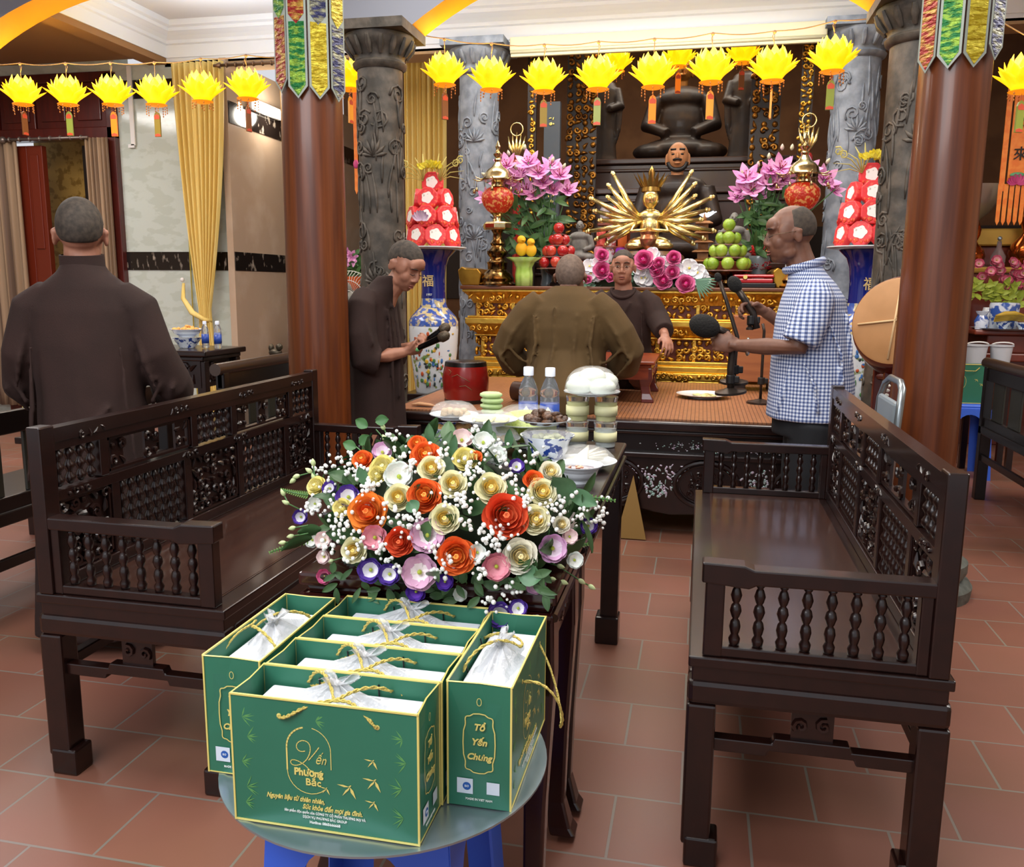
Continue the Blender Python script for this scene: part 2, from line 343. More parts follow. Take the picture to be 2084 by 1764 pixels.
b = B(); drape(b, lambda v:(-.23,.16-.02*v), 0, .05, 3.5, 110, 8, .03, rows=20); b.build('curtain_fabric', cur_y, t, smooth=True, solid=.003)
b = B(); b.tube([(-3.97,6.8,3.02),(-2.9,6.8,3.02)], .013, 8); b.lathe([(0,-.05),(.025,-.04),(.012,0),(.012,.02)], (-4.0,6.8,3.02), 10, (0,-pi/2,0))
for i in range(12): b.lathe([(.02,-.006),(.024,0),(.02,.006)], (-3.9+i*.08,6.8,3.02), 8, (0,pi/2,0))
tag(b.build('curtain_rod', M('bronze_rod','7c5f46',.35,.7), smooth=True), 'bronze curtain rod beside the tall yellow tied curtain', 'curtain rod')
b = B(); b.b2((-4.96,6.975,2.44),(-4.92,6.99,3.1)); b.b2((-4.99,6.975,2.42),(-4.93,6.99,2.45)); tag(b.build('cable_duct', white), 'white plastic cable duct on the pale marble wall beside the door', 'cable duct')
# rolled blind box over the altar
t = thing('rolled_blind', 'long cream roller blind rolled up above the altar', 'blind', (-.37,6.88,2.98))
blm = M('cream_blind', 'cfc9a8', .5)
b = B(); b.b2((-1.16,-.04,.05),(1.16,.04,.15)); b.b2((-1.15,-.05,.0),(1.15,-.02,.045)); b.build('cassette', blm, t, bevel=.008)
b = B(); b.tube([(-1.15,-.05,.035),(1.15,-.05,.035)], .012, 8); b.build('bottom_rail', blm, t, smooth=True)
# round wooden columns
def wood_col(x, y, r, label, q=1.0):
    t = thing('wooden_column', label, 'column', (x,y,0))
    b = B(); b.lathe([(r*1.03,.22),(r*1.0,1.2),(r*.97,2.4),(r*.96,3.42)], seg=48); b.build('shaft', colwood, t, smooth='auto')
    b = B(); b.lathe([(r*1.75*q,0),(r*1.8*q,.05),(r*1.7*q,.07),(r*1.5*q,.08),(r*1.62*q,.11),(r*1.62*q,.15),(r*1.3,.18),(r*1.12,.225),(0,.225)], seg=40); b.build('stone_base', M('green_grey_stone','4a4d47',.55,n=(20,'5f635c',.4,.6),bump=(40,.3)), t, smooth='auto')
wood_col(-1.742,3.75,.139,'glossy round wooden column left of the bowed young monk',.68)
wood_col(.905,3.75,.131,'glossy round wooden column right of the man in the checked shirt')
# carved stone columns
stone_d = M('carved_dark_stone', '3a3630', .55, n=(12,'5b534a',.4,.65), bump=(14,.7,(1,1,.6)))
stone_b = M('carved_blue_grey_stone', '6d747e', .55, n=(12,'8b929c',.4,.65), bump=(14,.7,(1,1,.6)))
def stone_col(x, y, r, zt, mat_, label, seed):
    t = thing('carved_stone_column', label, 'column', (x,y,0))
    b = B(); b.lathe([(r,.3),(r*.98,zt-.22)], seg=40); b.build('shaft', mat_, t, smooth='auto')
    b = B()
    b.lathe([(r*1.02,zt-.24),(r*1.14,zt-.225),(r*1.18,zt-.205),(r*1.08,zt-.19),(r*1.08,zt-.17),(r*1.3,zt-.12),(r*1.48,zt-.085),(r*1.5,zt-.05)], seg=40)
    b.box((0,0,zt-.02), (r*3.15,r*3.15,.055))
    for k in range(16):
        a = k*pi/8; b.tube([(r*1.16*cos(a),r*1.16*sin(a),zt-.165),(r*1.38*cos(a),r*1.38*sin(a),zt-.12),(r*1.52*cos(a),r*1.52*sin(a),zt-.075)], [.012,.02,.012], 6)
    b.build('capital', mat_, t, smooth='auto')
    b = B(); b.lathe([(r*1.6,0),(r*1.6,.1),(r*1.4,.13),(r*1.5,.2),(r*1.15,.28),(r*1.05,.3)], seg=32); b.build('plinth', mat_, t, smooth='auto')
    # relief: clouds, a lotus and reeds wrapped round the shaft
    rg = random.Random(seed); b = B()
    def wr(u, z, d=0): a = -pi/2+u/r; return Vector((x_+(r*.985+d)*cos(a), (r*.985+d)*sin(a), z))
    x_ = 0
    for _ in range(46):
        u0 = rg.uniform(-r*1.7,r*1.7); z0 = rg.uniform(.5,zt-.3); rr = rg.uniform(.03,.065); dr = rg.choice((-1,1)); ph = rg.uniform(0,6.28)
        P = [];R_ = []
        for i in range(13):
            q = i/12; a = ph+dr*q*1.5*2*pi; k = rr*(1-.8*q); P.append(wr(u0+k*cos(a), z0+k*sin(a), .003)); R_.append(.0085*(1-.4*q))
        b.tube(P, R_, 5)
    for _ in range(60):
        u0 = rg.uniform(-r*1.6,r*1.6); z0 = rg.uniform(.4,zt-.5); L = rg.uniform(.12,.3); ben = rg.uniform(-.06,.06)
        b.tube([wr(u0+ben*(i/6)**2, z0+L*i/6, .002) for i in range(7)], [.003,.008,.010,.010,.008,.005,.002], 5)
    for zz in (zt-.75, zt-1.5):
        for k in range(7):
            a = pi*k/6; P = [wr(.0, zz, .003), wr(.035*cos(a)+.02*cos(a), zz+.05*sin(a)+.012, .006), wr(.085*cos(a), zz+.09*sin(a)+.02, .003)]
            b.tube(P, [.006,.013,.003], 5)
    b.build('relief_carving', mat_, t, smooth=True)
stone_col(-1.965,5.2,.139,2.76,stone_d,'dark carved stone column behind the bowed young monk',1)
stone_col(1.075,5.2,.155,2.76,stone_d,'dark carved stone column behind the big drum at right',2)
stone_col(-1.81,7.0,.16,3.12,stone_b,'blue-grey carved stone column left of the altar, behind the lotus lanterns',3)
stone_col(1.03,7.0,.165,3.12,stone_b,'blue-grey carved stone column right of the altar, behind the rightmost lantern',4)

p = at(552,222,Y=7.55); t = thing('wall_lamp','bright white lamp high on the beige marble wall beside the left wooden column','lamp',(-3.985,p.y,p.z)); b = B(); b.b2((0,-.28,-.05),(.04,.28,.05)); b.build('lamp_housing',white,t,bevel=.01); b = B(); b.tube([(.06,-.26,-.01),(.06,.26,-.01)],.028,10); b.build('glowing_tube',M('lamp_glow','ffffff',.4,emit=('fff0d0',9)),t,smooth=True)
l = bpy.data.lights.new('wall_lamp_light','POINT'); l.energy = 9; l.color = (1,.92,.78); l.shadow_soft_size = .1; o = bpy.data.objects.new('wall_lamp_light',l); COL.objects.link(o); o.parent = t; o.location = (.16,0,-.05)
# ================================================================ benches, tables, platform
SPIN = [(.006,0),(.011,.004),(.013,.018),(.008,.028),(.010,.032),(.0125,.045),(.010,.058),(.006,.064),(.009,.069),(.013,.082),(.010,.095),(.006,.100),(.009,.105),(.0125,.118),(.0085,.132),(.006,.137),(.010,.142),(.006,.150)]
def spindle(b, c, h, r=1.0, seg=10):
    k = h/.150; b.lathe([(p*r,z*k) for p,z in SPIN], c, seg)
def bead_spindle(b, c, h, n, r, seg=8):
    prof = [(r*.4,0)]
    for i in range(n):
        z0 = h*i/n; d = h/n
        prof += [(r*.55,z0+d*.08),(r,z0+d*.38),(r*.95,z0+d*.62),(r*.5,z0+d*.9)]
    b.lathe(prof+[(r*.4,h)], c, seg)
def bench(label, loc, mirror):
    D,L = .52,1.55; t = thing('carved_bench', label, 'bench', loc, 0, 'carved rosewood benches beside the offering table')
    def BB(b, name, mat_=dwood, **k): return b.build(name, mat_, t, mirror=mirror, **k)
    b = B(); b.b2((.0,0,.462),(D,L,.486)); BB(b,'seat_frame',bevel=.004)
    b = B(); b.b2((.055,.05,.484),(D-.075,L-.05,.4875)); b.b2((.06,.055,.4875),(.062,L-.055,.4885)); BB(b,'seat',dwood2)
    for y in (0,L-.06):
        for x in (.0,D-.062):
            b = B(); b.loft([[Vector((x+a*.062, y+c*.06, z)) for a,c in ((0,0),(1,0),(1,1),(0,1))] for z in (0.05,.379)])
            inx = .012 if x < .1 else -.012
            b.box((x+.031+inx,y+.03,.035),(.072,.066,.07)); BB(b,'leg',bevel=.006)
    b = B(); b.b2((.008,.008,.425),(D-.008,L-.008,.465)); b.b2((.02,.02,.455),(D-.02,L-.02,.462))
    BB(b,'waist',bevel=.003)
    for nm,(a,c) in {'end':((.0,.0),(D,.055)),'far':((.0,L-.055),(D,L)),'front':((.001,.052),(.05,L-.052)),'rear':((D-.05,.052),(D-.001,L-.052))}.items():
        b = B(); b.b2((a[0],a[1],.378),(c[0],c[1],.433)); BB(b,'apron_rail',bevel=.012)
    for y in (.03,L-.03):       # humpbacked stretchers with a carved flower
        b = B(); pts = [(.05,.27),(.05,.30),(.18,.30),(.185,.313),(D-.185,.313),(D-.18,.30),(D-.05,.30),(D-.05,.27),(D-.17,.27),(D-.175,.283),(.175,.283),(.17,.27)]
        b.prism(pts, .03, (0,y,0)); BB(b,'stretcher',bevel=.003)
        b = B(); b.box((D/2,y,.345),(.085,.012,.066)); carving(b,(D/2,y-.008,.345),(1,0,0),(0,0,1),.085,.06,3,.006); BB(b,'carved_flower',smooth='auto')
    for x in (.025,D-.025):
        b = B(); pts = [(.05,.27),(.05,.30),(.3,.30),(.305,.313),(L-.305,.313),(L-.3,.30),(L-.05,.30),(L-.05,.27),(L-.29,.27),(L-.295,.283),(.295,.283),(.29,.27)]
        b.prism(pts, .03, (x,0,0), (0,1,0)); BB(b,'stretcher',bevel=.003)
    for y in (.025,L-.025):     # arms
        b = B(); b.b2((.028,y-.018,.486),(.068,y+.018,.675)); b.b2((D-.075,y-.018,.486),(D-.05,y+.018,.66)); b.b2((.06,y-.016,.486),(D-.05,y+.016,.51))
        b.prism([(.02,.648),(.02,.692),(.105,.690),(.125,.682),(D-.02,.682),(D-.02,.652),(.13,.648),(.115,.640)], .046, (0,y,0)); BB(b,'arm_frame',bevel=.004)
        for i in range(8):
            b = B(); spindle(b,(.092+i*(D-.165)/7*.93,y,.508),.142,.95,12); BB(b,'spindle',smooth=True)
    xb = D-.032
    for y0,y1 in ((.0,.05),(L-.05,L)):
        b = B(); b.b2((xb-.02,y0,.486),(xb+.02,y1,.905)); BB(b,'back_post',bevel=.004)
    b = B(); b.b2((xb-.019,.04,.862),(xb+.019,L-.04,.897)); b.b2((xb-.016,.04,.84),(xb+.016,L-.04,.862))
    for f in (.12,.37,.63,.88): carving(b,(xb-.019,L*f,.869),(0,-1,0),(0,0,1),.10,.022,int(f*10),.004)
    BB(b,'top_rail',bevel=.003)
    b = B(); b.b2((xb-.016,.04,.712),(xb+.016,L-.04,.738))
    for f in (.08,.4,.6,.92): carving(b,(xb-.017,L*f,.725),(0,-1,0),(0,0,1),.09,.018,int(f*10),.004)
    BB(b,'middle_rail',bevel=.003)
    b = B(); b.b2((xb-.018,.04,.486),(xb+.018,L-.04,.518)); BB(b,'lower_rail',bevel=.003)
    k = L/1.44
    rows = ((.745,.838,[0,.215,.61,.83,1.22,1.44],(1,0,1,0,1)),(.522,.71,[0,.25,.565,.86,1.18,1.44],(0,1,0,1,0)))
    for z0,z1,ys,_ in rows:
        for y in ys[1:-1]: b = B(); b.b2((xb-.015,y*k-.016,z0-.006),(xb+.015,y*k+.016,z1+.006)); BB(b,'muntin',bevel=.003)
    for ri,(z0,z1,ys,kinds) in enumerate(rows):
        for i,kd in enumerate(kinds):
            y0 = max(ys[i]*k+.02,.055); y1 = min(ys[i+1]*k-.02,L-.055); cy = (y0+y1)/2; wd = y1-y0
            if kd:
                n = max(3,int(wd/.036))
                for j in range(n):
                    b = B(); bead_spindle(b,(xb,y0+wd*(j+.5)/n,z0-.002),z1-z0+.004,3 if ri == 0 else 5,.0135,8); BB(b,'back_spindle',smooth=True)
            else:
                b = B(); f = .007
                for p,q in (((y0,z0),(y1,z0+f)),((y0,z1-f),(y1,z1)),((y0,z0),(y0+f,z1)),((y1-f,z0),(y1,z1))): b.b2((xb-.01,p[0],p[1]),(xb+.01,q[0],q[1]))
                if ri == 0:
                    for c0 in (y0+.045,cy,y1-.045):
                        b.box((xb,c0,(z0+z1)/2),(.008,.05,z1-z0)); carving(b,(xb-.006,c0,(z0+z1)/2),(0,-1,0),(0,0,1),.07,z1-z0,int(c0*100),.006)
                else: b.box((xb+.004,cy,(z0+z1)/2),(.006,wd,z1-z0)); carving(b,(xb-.004,cy,(z0+z1)/2),(0,-1,0),(0,0,1),wd,z1-z0,i+7,.007)
                BB(b,'carved_panel',smooth='auto')
    return t
bench('dark rosewood bench with openwork back at right, beside the man in the checked shirt',(.005,1.745,0),False)
bench('dark rosewood bench with openwork back at left, behind the green gift bags',(-1.072,1.745,0),True)
# plain dark benches of the side bays
def plain_bench(label, loc, rz, L=1.4, crest=True, mt=None):
    mt = mt or black_w; t = thing('black_bench', label, 'bench', loc, rz)
    b = B(); b.b2((0,0,.40),(.5,L,.45)); b.build('seat',mt,t,bevel=.006)
    b = B(); b.b2((.01,.02,.30),(.03,L-.02,.40)); b.b2((.47,.02,.24),(.49,L-.02,.28)); b.build('apron',mt,t,bevel=.004)
    for x in (0,.44):
        for y in (0,L-.06): b = B(); b.b2((x,y,0),(x+.06,y+.06,.42)); b.build('leg',mt,t,bevel=.004)
    b = B()
    for y in (0,L-.05): b.b2((.45,y,.4),(.5,y+.05,.80))
    b.b2((.46,0,.44),(.49,L,.50)); b.b2((.46,0,.72),(.49,L,.80)); b.build('back_frame',mt,t,bevel=.004)
    n = 5
    for i in range(n): b = B(); b.b2((.468,.06+i*(L-.1)/n,.50),(.480,.06+(i+.62)*(L-.1)/n,.72)); b.build('back_panel',M('dark_olive_panel','2b2a22',.4,coat=.3),t,bevel=.003)
    if crest: b = B(); b.tube([(.475,-.04,.82),(.475,L+.04,.82)],.032,14); b.build('crest_rail',M('brown_crest_rail','3b2a20',.3,coat=.4),t,smooth='auto')
    return t
plain_bench('black panelled bench at the far right edge, seen from its back',(2.16,4.1,0),0,1.5).scale = (-1,1,1)
plain_bench('black bench at the far left edge in front of the standing monk',(-2.86,2.0,0),0,1.5,False)
plain_bench('black bench with round crest rail between the left monk and the wooden column',(-2.86,3.95,0),0,1.2)
# offering tables
def leg_curved(b, x, y, h, sx):
    P = [(x,y,h),(x+sx*.006,y,h*.8),(x,y,h*.4),(x-sx*.002,y,h*.14),(x+sx*.008,y,h*.05),(x+sx*.018,y,.012)]
    for i in range(len(P)-1): pass
    b.loft([[Vector((p[0]+a*w_,p[1]+c*w_,p[2])) for a,c in ((-1,-1),(1,-1),(1,1),(-1,1))] for p,w_ in zip(P,(.034,.03,.022,.02,.026,.03))])
def otable(label, x0, x1, y0, y1, h, mt, square=False):
    t = thing('offering_table', label, 'table', ((x0+x1)/2,(y0+y1)/2,0)); w_,d = (x1-x0)/2,(y1-y0)/2
    b = B(); b.b2((-w_,-d,h-.028),(w_,d,h)); b.b2((-w_+.012,-d+.012,h-.045),(w_-.012,d-.012,h-.028)); b.build('tabletop',mt,t,bevel=.007)
    b = B()
    for s_ in (-1,1):
        b.b2((-w_+.03,s_*(d-.03)-.01,h-.14),(w_-.03,s_*(d-.03)+.01,h-.045)); b.b2((s_*(w_-.03)-.01,-d+.03,h-.14),(s_*(w_-.03)+.01,d-.03,h-.045))
        carving(b,(s_*(w_-.019),0,h-.095),(0,s_,0),(0,0,1),2*d-.1,.07,5,.007)
    carving(b,(0,-d+.019,h-.095),(1,0,0),(0,0,1),2*w_-.1,.07,6,.007); b.build('carved_apron',mt,t,smooth='auto')
    b = B()
    for s_ in (-1,1): b.tube([(s_*(w_-.006),-d+.01,h-.052),(s_*(w_-.006),d-.01,h-.052)],.009,8); b.tube([(-w_+.01,s_*(d-.006),h-.052),(w_-.01,s_*(d-.006),h-.052)],.009,8)
    b.build('moulding',mt,t,smooth='auto')
    for sx in (-1,1):
        for sy in (-1,1):
            b = B()
            if square and sy > 0: b.box((sx*(w_-.04),sy*(d-.04),h/2-.03),(.062,.062,h-.06)); b.box((sx*(w_-.045),sy*(d-.045),.05),(.082,.082,.1))
            else: leg_curved(b,sx*(w_-.04),sy*(d-.04),h-.045,sx)
            b.build('leg',mt,t,bevel=.006)
    return t
redblk = M('dark_cherry_wood', '260c0b', .22, n=(3,'32110e',.4,.7), coat=.5)
otable('small dark cherry table carrying the big flower arrangement', -.745,-.235,1.475,1.83,.70,redblk)
otable('long dark table set with bowls, jars and bottles', -.87,-.235,1.85,2.97,.715,dwood,True)
# platform bed with carved front
PX0,PX1,PY0,PY1,PZ = -1.62,.80,4.22,6.02,.60
t = thing('platform_bed', 'wide dark carved platform with mother-of-pearl inlay, topped by a bamboo mat', 'platform', ((PX0+PX1)/2,PY0,0))
sh = Vector(((PX0+PX1)/2,PY0,0)); hw = (PX1-PX0)/2; dp = PY1-PY0
b = B(); b.b2((-hw,0,.555),(hw,dp,.60)); b.b2((-hw+.02,.02,.53),(hw-.02,dp-.02,.555)); b.build('top_frame',dwood,t,bevel=.01)
b = B(); b.b2((-hw+.05,.05,.42),(hw-.05,dp-.05,.53)); b.build('waist',black_w,t,bevel=.004)
b = B(); b.b2((-hw+.015,.02,.415),(hw-.015,dp-.02,.44)); b.build('ledge',dwood,t,bevel=.006)
b = B(); pts = [(-hw+.05,.43),(-hw+.02,.3),(-hw+.04,.15),(-hw+.03,.0),(-hw+.30,.0),(-hw+.34,.09),(-hw+.6,.14),(-.3,.12),(0,.16),(.3,.12),(hw-.6,.14),(hw-.34,.09),(hw-.30,0),(hw-.03,0),(hw-.04,.15),(hw-.02,.3),(hw-.05,.43)]
b.prism(pts,.05,(0,.075,0)); b.build('front_apron',dwood,t,bevel=.008)
for i in range(5):
    cx = -hw+.27+i*(2*hw-.54)/4
    b = B(); P = [(cx+.155*cos(a),.045,.285+.115*sin(a)) for a in [k*2*pi/28 for k in range(28)]]; b.tube(P,.012,7,closed=True)
    P = [(cx+.135*cos(a),.04,.285+.097*sin(a)) for a in [k*2*pi/28 for k in range(28)]]; b.tube(P,.004,5,closed=True)
    carving(b,(cx,.047,.285),(1,0,0),(0,0,1),.18,.13,i,.006); b.build('carved_medallion',dwood,t,smooth='auto')
pearl = M('mother_of_pearl', '8fb3a8', .15, .3, n=(40,'c8b3c8',.4,.6), coat=1)
for i in range(4):
    cx = -hw+.27+(i+.5)*(2*hw-.54)/4; rg = random.Random(i+3); b = B()
    for k in range(110):
        z = rg.uniform(.21,.375); ww = .05+.11*((z-.21)/.165)**1.5; x = cx+rg.uniform(-ww,ww)
        b.ell((x,.046,z),(rg.uniform(.003,.008),.002,rg.uniform(.005,.014)),6,4,(0,rg.uniform(0,3.1),0))
    b.build('pearl_inlay',pearl,t,smooth=True)
b = B(); rg = random.Random(9)
for k in range(420): x = rg.gauss(0,.12)+rg.choice((-.75,-.35,.45,.8)); b.ell((max(-hw+.1,min(hw-.1,x)),.047,.475+rg.gauss(0,.012)),(rg.uniform(.002,.006),.002,rg.uniform(.002,.004)),5,3)
b.build('inlay_band',pearl,t)
matm = bpy.data.materials.new('bamboo_mat'); matm.use_nodes = True; nt = matm.node_tree; bs = nt.nodes['Principled BSDF']; bs.inputs['Roughness'].default_value = .45
tc = nt.nodes.new('ShaderNodeTexCoord'); mp = nt.nodes.new('ShaderNodeMapping'); br = nt.nodes.new('ShaderNodeTexBrick'); nt.links.new(tc.outputs['Object'],mp.inputs[0]); mp.inputs['Rotation'].default_value = (0,0,RD(90)); nt.links.new(mp.outputs[0],br.inputs[0])
br.inputs['Scale'].default_value = 1; br.inputs['Brick Width'].default_value = .045; br.inputs['Row Height'].default_value = .02; br.inputs['Mortar Size'].default_value = .0018; br.inputs['Color1'].default_value = lin('8f5c38'); br.inputs['Color2'].default_value = lin('996542'); br.inputs['Mortar'].default_value = lin('5a3420'); nt.links.new(br.outputs[0],bs.inputs[0])
b = B(); b.b2((-hw+.05,.05,.60),(hw-.05,dp-.04,.608)); b.build('bamboo_mat',matm,t)
for o in t.children: o.location = (0,0,0)
b = B(); b.prism([(-.075,0),(.075,0),(.0,.32)],.008); o = b.build('triangular_board',M('plywood','8a6a35',.7)); o.rotation_euler = (RD(-7),0,0); o.location = at(1296,1082,Z=.005)+Vector((-.02,-.13,0)); tag(o,'small triangular tan board leaning under the dark platform edge','board')
# ================================================================ stool, tray and gift bags
blue = M('blue_plastic', '3a66d8', .4, sub=.0)
def stool(label, loc, mt, h=.44, s=1.0):
    t = thing('plastic_stool', label, 'stool', loc)
    b = B(); b.loft([[Vector((a*w_*s,c*w_*s,z)) for a,c in ((-1,-1),(1,-1),(1,1),(-1,1))] for w_,z in ((.135,h-.02),(.13,h-.004),(.12,h))]); b.b2((-.14*s,-.14*s,h-.045),(.14*s,.14*s,h-.02)); b.build('seat',mt,t,bevel=.006)
    for sx in (-1,1):
        for sy in (-1,1):
            b = B()
            def P(z, a, c): q = 1+(h-z)*.42; return Vector((sx*(.14*s*q-a*s), sy*(.14*s*q-c*s), z))
            for (a1,c1),(a2,c2) in (((0,0),(.062,0)),((0,0),(0,.062))):
                v = [P(h-.03,a1,c1),P(h-.03,a2,c2),P(0,a2,c2),P(0,a1,c1)]; inn = Vector((-sx*.004,-sy*.004,0))
                b.add(v+[p+inn for p in v],[(0,1,2,3),(7,6,5,4),(0,4,5,1),(1,5,6,2),(2,6,7,3),(3,7,4,0)])
            b.build('leg',mt,t)
    # arched skirt between the legs
    for k in range(4):
        b = B(); T = Matrix.Rotation(k*pi/2,4,'Z'); b.T = T
        pts = [(-.14,h-.03),(.14,h-.03)]+[(.14*s*(1+(h-z)*.42)-.06*s if i == 0 else .0,z) for i,z in ()]
        arc = [(.088*cos(a)*1.05, h-.16+.095*sin(a)) for a in [i*pi/10 for i in range(11)]]
        pts = [(-.15*s,h-.16),(-.142*s,h-.03),(.142*s,h-.03),(.15*s,h-.16)]+[(x*s,z) for x,z in arc]
        n = len(pts); y = -.143*s
        b.add([Vector((x,y-(h-z)*.05,z)) for x,z in pts]+[Vector((x,y+.004-(h-z)*.05,z)) for x,z in pts],[tuple(range(n)),tuple(reversed(range(n,2*n)))]+[(i,(i+1)%n,n+(i+1)%n,n+i) for i in range(n)])
        b.T = None; b.build('skirt',mt,t)
    return t
TZ = .467
stool('blue plastic stool under the round tray of green gift bags',(-.49,1.285,0),blue,.457,1.05)
steel = M('brushed_steel_tray', '9fb0b8', .28, .75)
b = B(); b.lathe([(0,.0),(.20,.0),(.240,.001),(.262,.003),(.272,.005),(.272,.0085),(.264,.0088),(.258,.0075),(.245,.0070),(0,.0070)],seg=72); o = b.build('round_tray',steel,smooth='auto',loc=(-.49,1.275,.458)); tag(o,'round metal tray on the blue plastic stool, full of green bags','tray')
green = M('green_gift_paper', '2a6c54', .36, n=(3,'337a60',.3,.7), coat=.15)
greenin = M('green_bag_inside', '2f7058', .6)
goldp = M('gold_print', 'e8d87c', .35, .1); goldd = M('pale_gold_print','cbb560',.4,.1)
cordm = M('gold_cord', 'e2cc6c', .55, bump=(300,.8,(1,1,1)))
whitec = M('white_card_box','e3e6ee',.6); plast = M('thin_plastic_bag','d5d8dc',.18,alpha=.55,spec=.9,bump=(30,1.0)); darkc = M('black_tie','15181a',.5)
labm = M('white_label','dbe6f2',.5); labb = M('blue_label_print','2a5fb0',.5); whp = M('white_print','e8efe8',.5); leafp = M('faint_leaf_print','5d9a58',.45)
BW,BD,BH = .285,.098,.20
def strip(b, pts, w_, y, closed=False, t=.0006):   # flat printed line in the XZ plane facing -Y
    n = len(pts)
    for i in range(n if closed else n-1):
        a,c = Vector(pts[i]),Vector(pts[(i+1)%n]); d = (c-a)
        if d.length < 1e-6: continue
        d.normalize(); e = Vector((-d.y,d.x))*w_/2; q = d*w_*.3
        P = [a-q+e,a-q-e,c+q-e,c+q+e]; b.add([(p.x,y,p.y) for p in P],[(0,1,2,3)])
def swallow(b, x, z, s, y):
    for pl in (((0,0),(-.5,.12),(-1,.1),(-.45,-.05)),((0,0),(.25,-.25),(.45,-.9),(.05,-.4)),((0,.02),(-.35,-.3),(-.6,-.75),(-.1,-.25)),((0,0),(.12,.12),(.06,.16),(-.1,.05))):
        b.add([(x+px*s,y,z+pz*s) for px,pz in pl],[(0,1,2,3)])
def swash(pts): return pts
def bez(P, n=8):
    out = []
    for i in range(0,len(P)-3,3):
        a,c,d,e = [Vector(p) for p in P[i:i+4]]
        for k in range(n): t = k/n; out.append(tuple(a*(1-t)**3+c*3*t*(1-t)**2+d*3*t*t*(1-t)+e*t**3))
    return out+[tuple(P[-1])]
def bag(label, full=True, loop=False):
    t = thing('gift_bag', label, 'bag', (0,0,TZ), 0, 'green and gold gift bags on the round tray')
    w_,d = BW/2,BD/2; th = .0012
    b = B()   # paper walls, outside and inside; side gussets folded slightly in
    def wall(P, mi):
        b.mi = mi; b.add([Vector(p) for p in P],[(0,1,2,3)])
    g = .004
    for s_ in (-1,1):
        b.mi = 0; b.add([(-w_,s_*d,0),(w_,s_*d,0),(w_,s_*(d+.001),BH),(-w_,s_*(d+.001),BH)],[(0,1,2,3)])
        b.mi = 1; b.add([(-w_,s_*(d-th),0.001),(w_,s_*(d-th),0.001),(w_,s_*(d+.001-th),BH),(-w_,s_*(d+.001-th),BH)],[(3,2,1,0)])
        b.mi = 0; b.add([(s_*w_,-d,0),(s_*w_,0,0),(s_*w_,d,0),(s_*w_,-d,.07),(s_*w_,0,.075),(s_*w_,d,.07),(s_*w_,-d,BH),(s_*(w_-g),0,BH),(s_*w_,d,BH)],[(0,1,4,3),(1,2,5,4),(3,4,7,6),(4,5,8,7)])
        b.mi = 1; q = s_*(w_-th); b.add([(q,-d,0),(q,d,0),(q,-d,BH),(s_*(w_-g-th),0,BH),(q,d,BH)],[(0,1,4,3,2)])
    b.mi = 0; b.add([(-w_,-d,0.0005),(w_,-d,0.0005),(w_,d,0.0005),(-w_,d,0.0005)],[(0,1,2,3)])
    b.build('paper_body',[green,greenin],t)
    b = B()
    e = .0028
    for s_ in (-1,1):
        for x in (-w_,w_): b.box((x,s_*d,BH/2),(e,e,BH))
        b.box((0,s_*(d+.001),BH),(BW,e,e))
    for x in (-w_,w_): b.tube([(x,-d,BH),(x*.975,0,BH),(x,d,BH)],.0013,4)
    b.box((0,-d,.0015),(BW,e*.9,e)); b.box((w_,0,.0012),(e*.6,BD,e*.6)); b.build('gold_edging',goldp,t)
    b = B(); b.b2((-w_+.02,-d+.006,.005),(w_-.02,d-.006,BH-.028)); b.build('white_box',whitec,t,bevel=.003)
    # knotted plastic bag on top
    rg = random.Random(len(label)); ox = rg.uniform(-.05,.01); b = B()
    def fn(u, v):
        a = u*2*pi; r = (1-v)**.8; f = 1+.14*sin(a*9+v*3)*(.4+v)
        return Vector((ox+.095*r*cos(a)*f+.004*cos(a*5), .040*r*sin(a)*f, BH-.03+.038*v**1.4+.004*sin(a*7)))
    b.grid(fn,54,8,True)
    for k in range(3):
        a = k*2.1+rg.uniform(0,1); P0 = Vector((ox,0,BH+.004)); D_ = Vector((cos(a)*.03,sin(a)*.015,.016))
        b.grid(lambda u,v,P0=P0,D_=D_: P0+D_*v+Vector((.012*(u-.5)*(1+v),.006*sin(u*12),.004*sin(u*9+v*4))),10,4)
    b.ell((ox,0,BH+.004),(.009,.008,.009),10,6); b.build('plastic_wrap',plast,t,smooth=True)
    for k in (-1,1):
        for s_ in ((1,) if full else (1,)):
            b = B(); b.tube([(k*.048,d-.002,BH-.012),(k*.048+.002,d-.005,BH-.03)],.0013,5); b.build('cord_knot',darkc,t)
    def cord(side, pts):
        b = B(); P = bez([Vector(p) for p in pts],10); n = len(P)
        # two twisted strands
        for ph in (0,pi):
            Q = []
            for i,p in enumerate(P):
                for k in range(3):
                    if i == n-1 and k: break
                    q = Vector(P[i]).lerp(Vector(P[min(i+1,n-1)]),k/3); a = (i*3+k)*.85+ph
                    Q.append(q+Vector((.0013*cos(a),.0013*sin(a)*.6,.0013*sin(a))))
            b.tube(Q,.0017,5)
        b.build('cord_handle',cordm,t,smooth=True)
    y = -d-.003
    if loop: cord(-1,[(-.066,y,BH-.026),(-.07,y-.05,BH-.01),(-.05,y-.07,BH-.09),(-.01,y-.05,BH-.125),(.03,y-.05,BH-.15),(.05,y-.04,BH-.08),(.075,y,BH-.026)])
    else: cord(-1,[(-.066,y,BH-.026),(-.05,y-.006,BH-.03),(-.03,y,BH-.002),(.0,y+.012,BH-.002),(.04,y+.02,BH+.006),(.05,y+.004,BH+.004),(.083,y,BH-.026)])
    cord(1,[(-.066,d-.003,BH-.02),(-.05,d-.01,BH+.015),(-.01,0.0,BH+.03),(.01,-.03,BH-.003),(.02,-.045,BH+.0),(.04,.0,BH+.02),(.07,d-.003,BH-.02)])
    b = B()
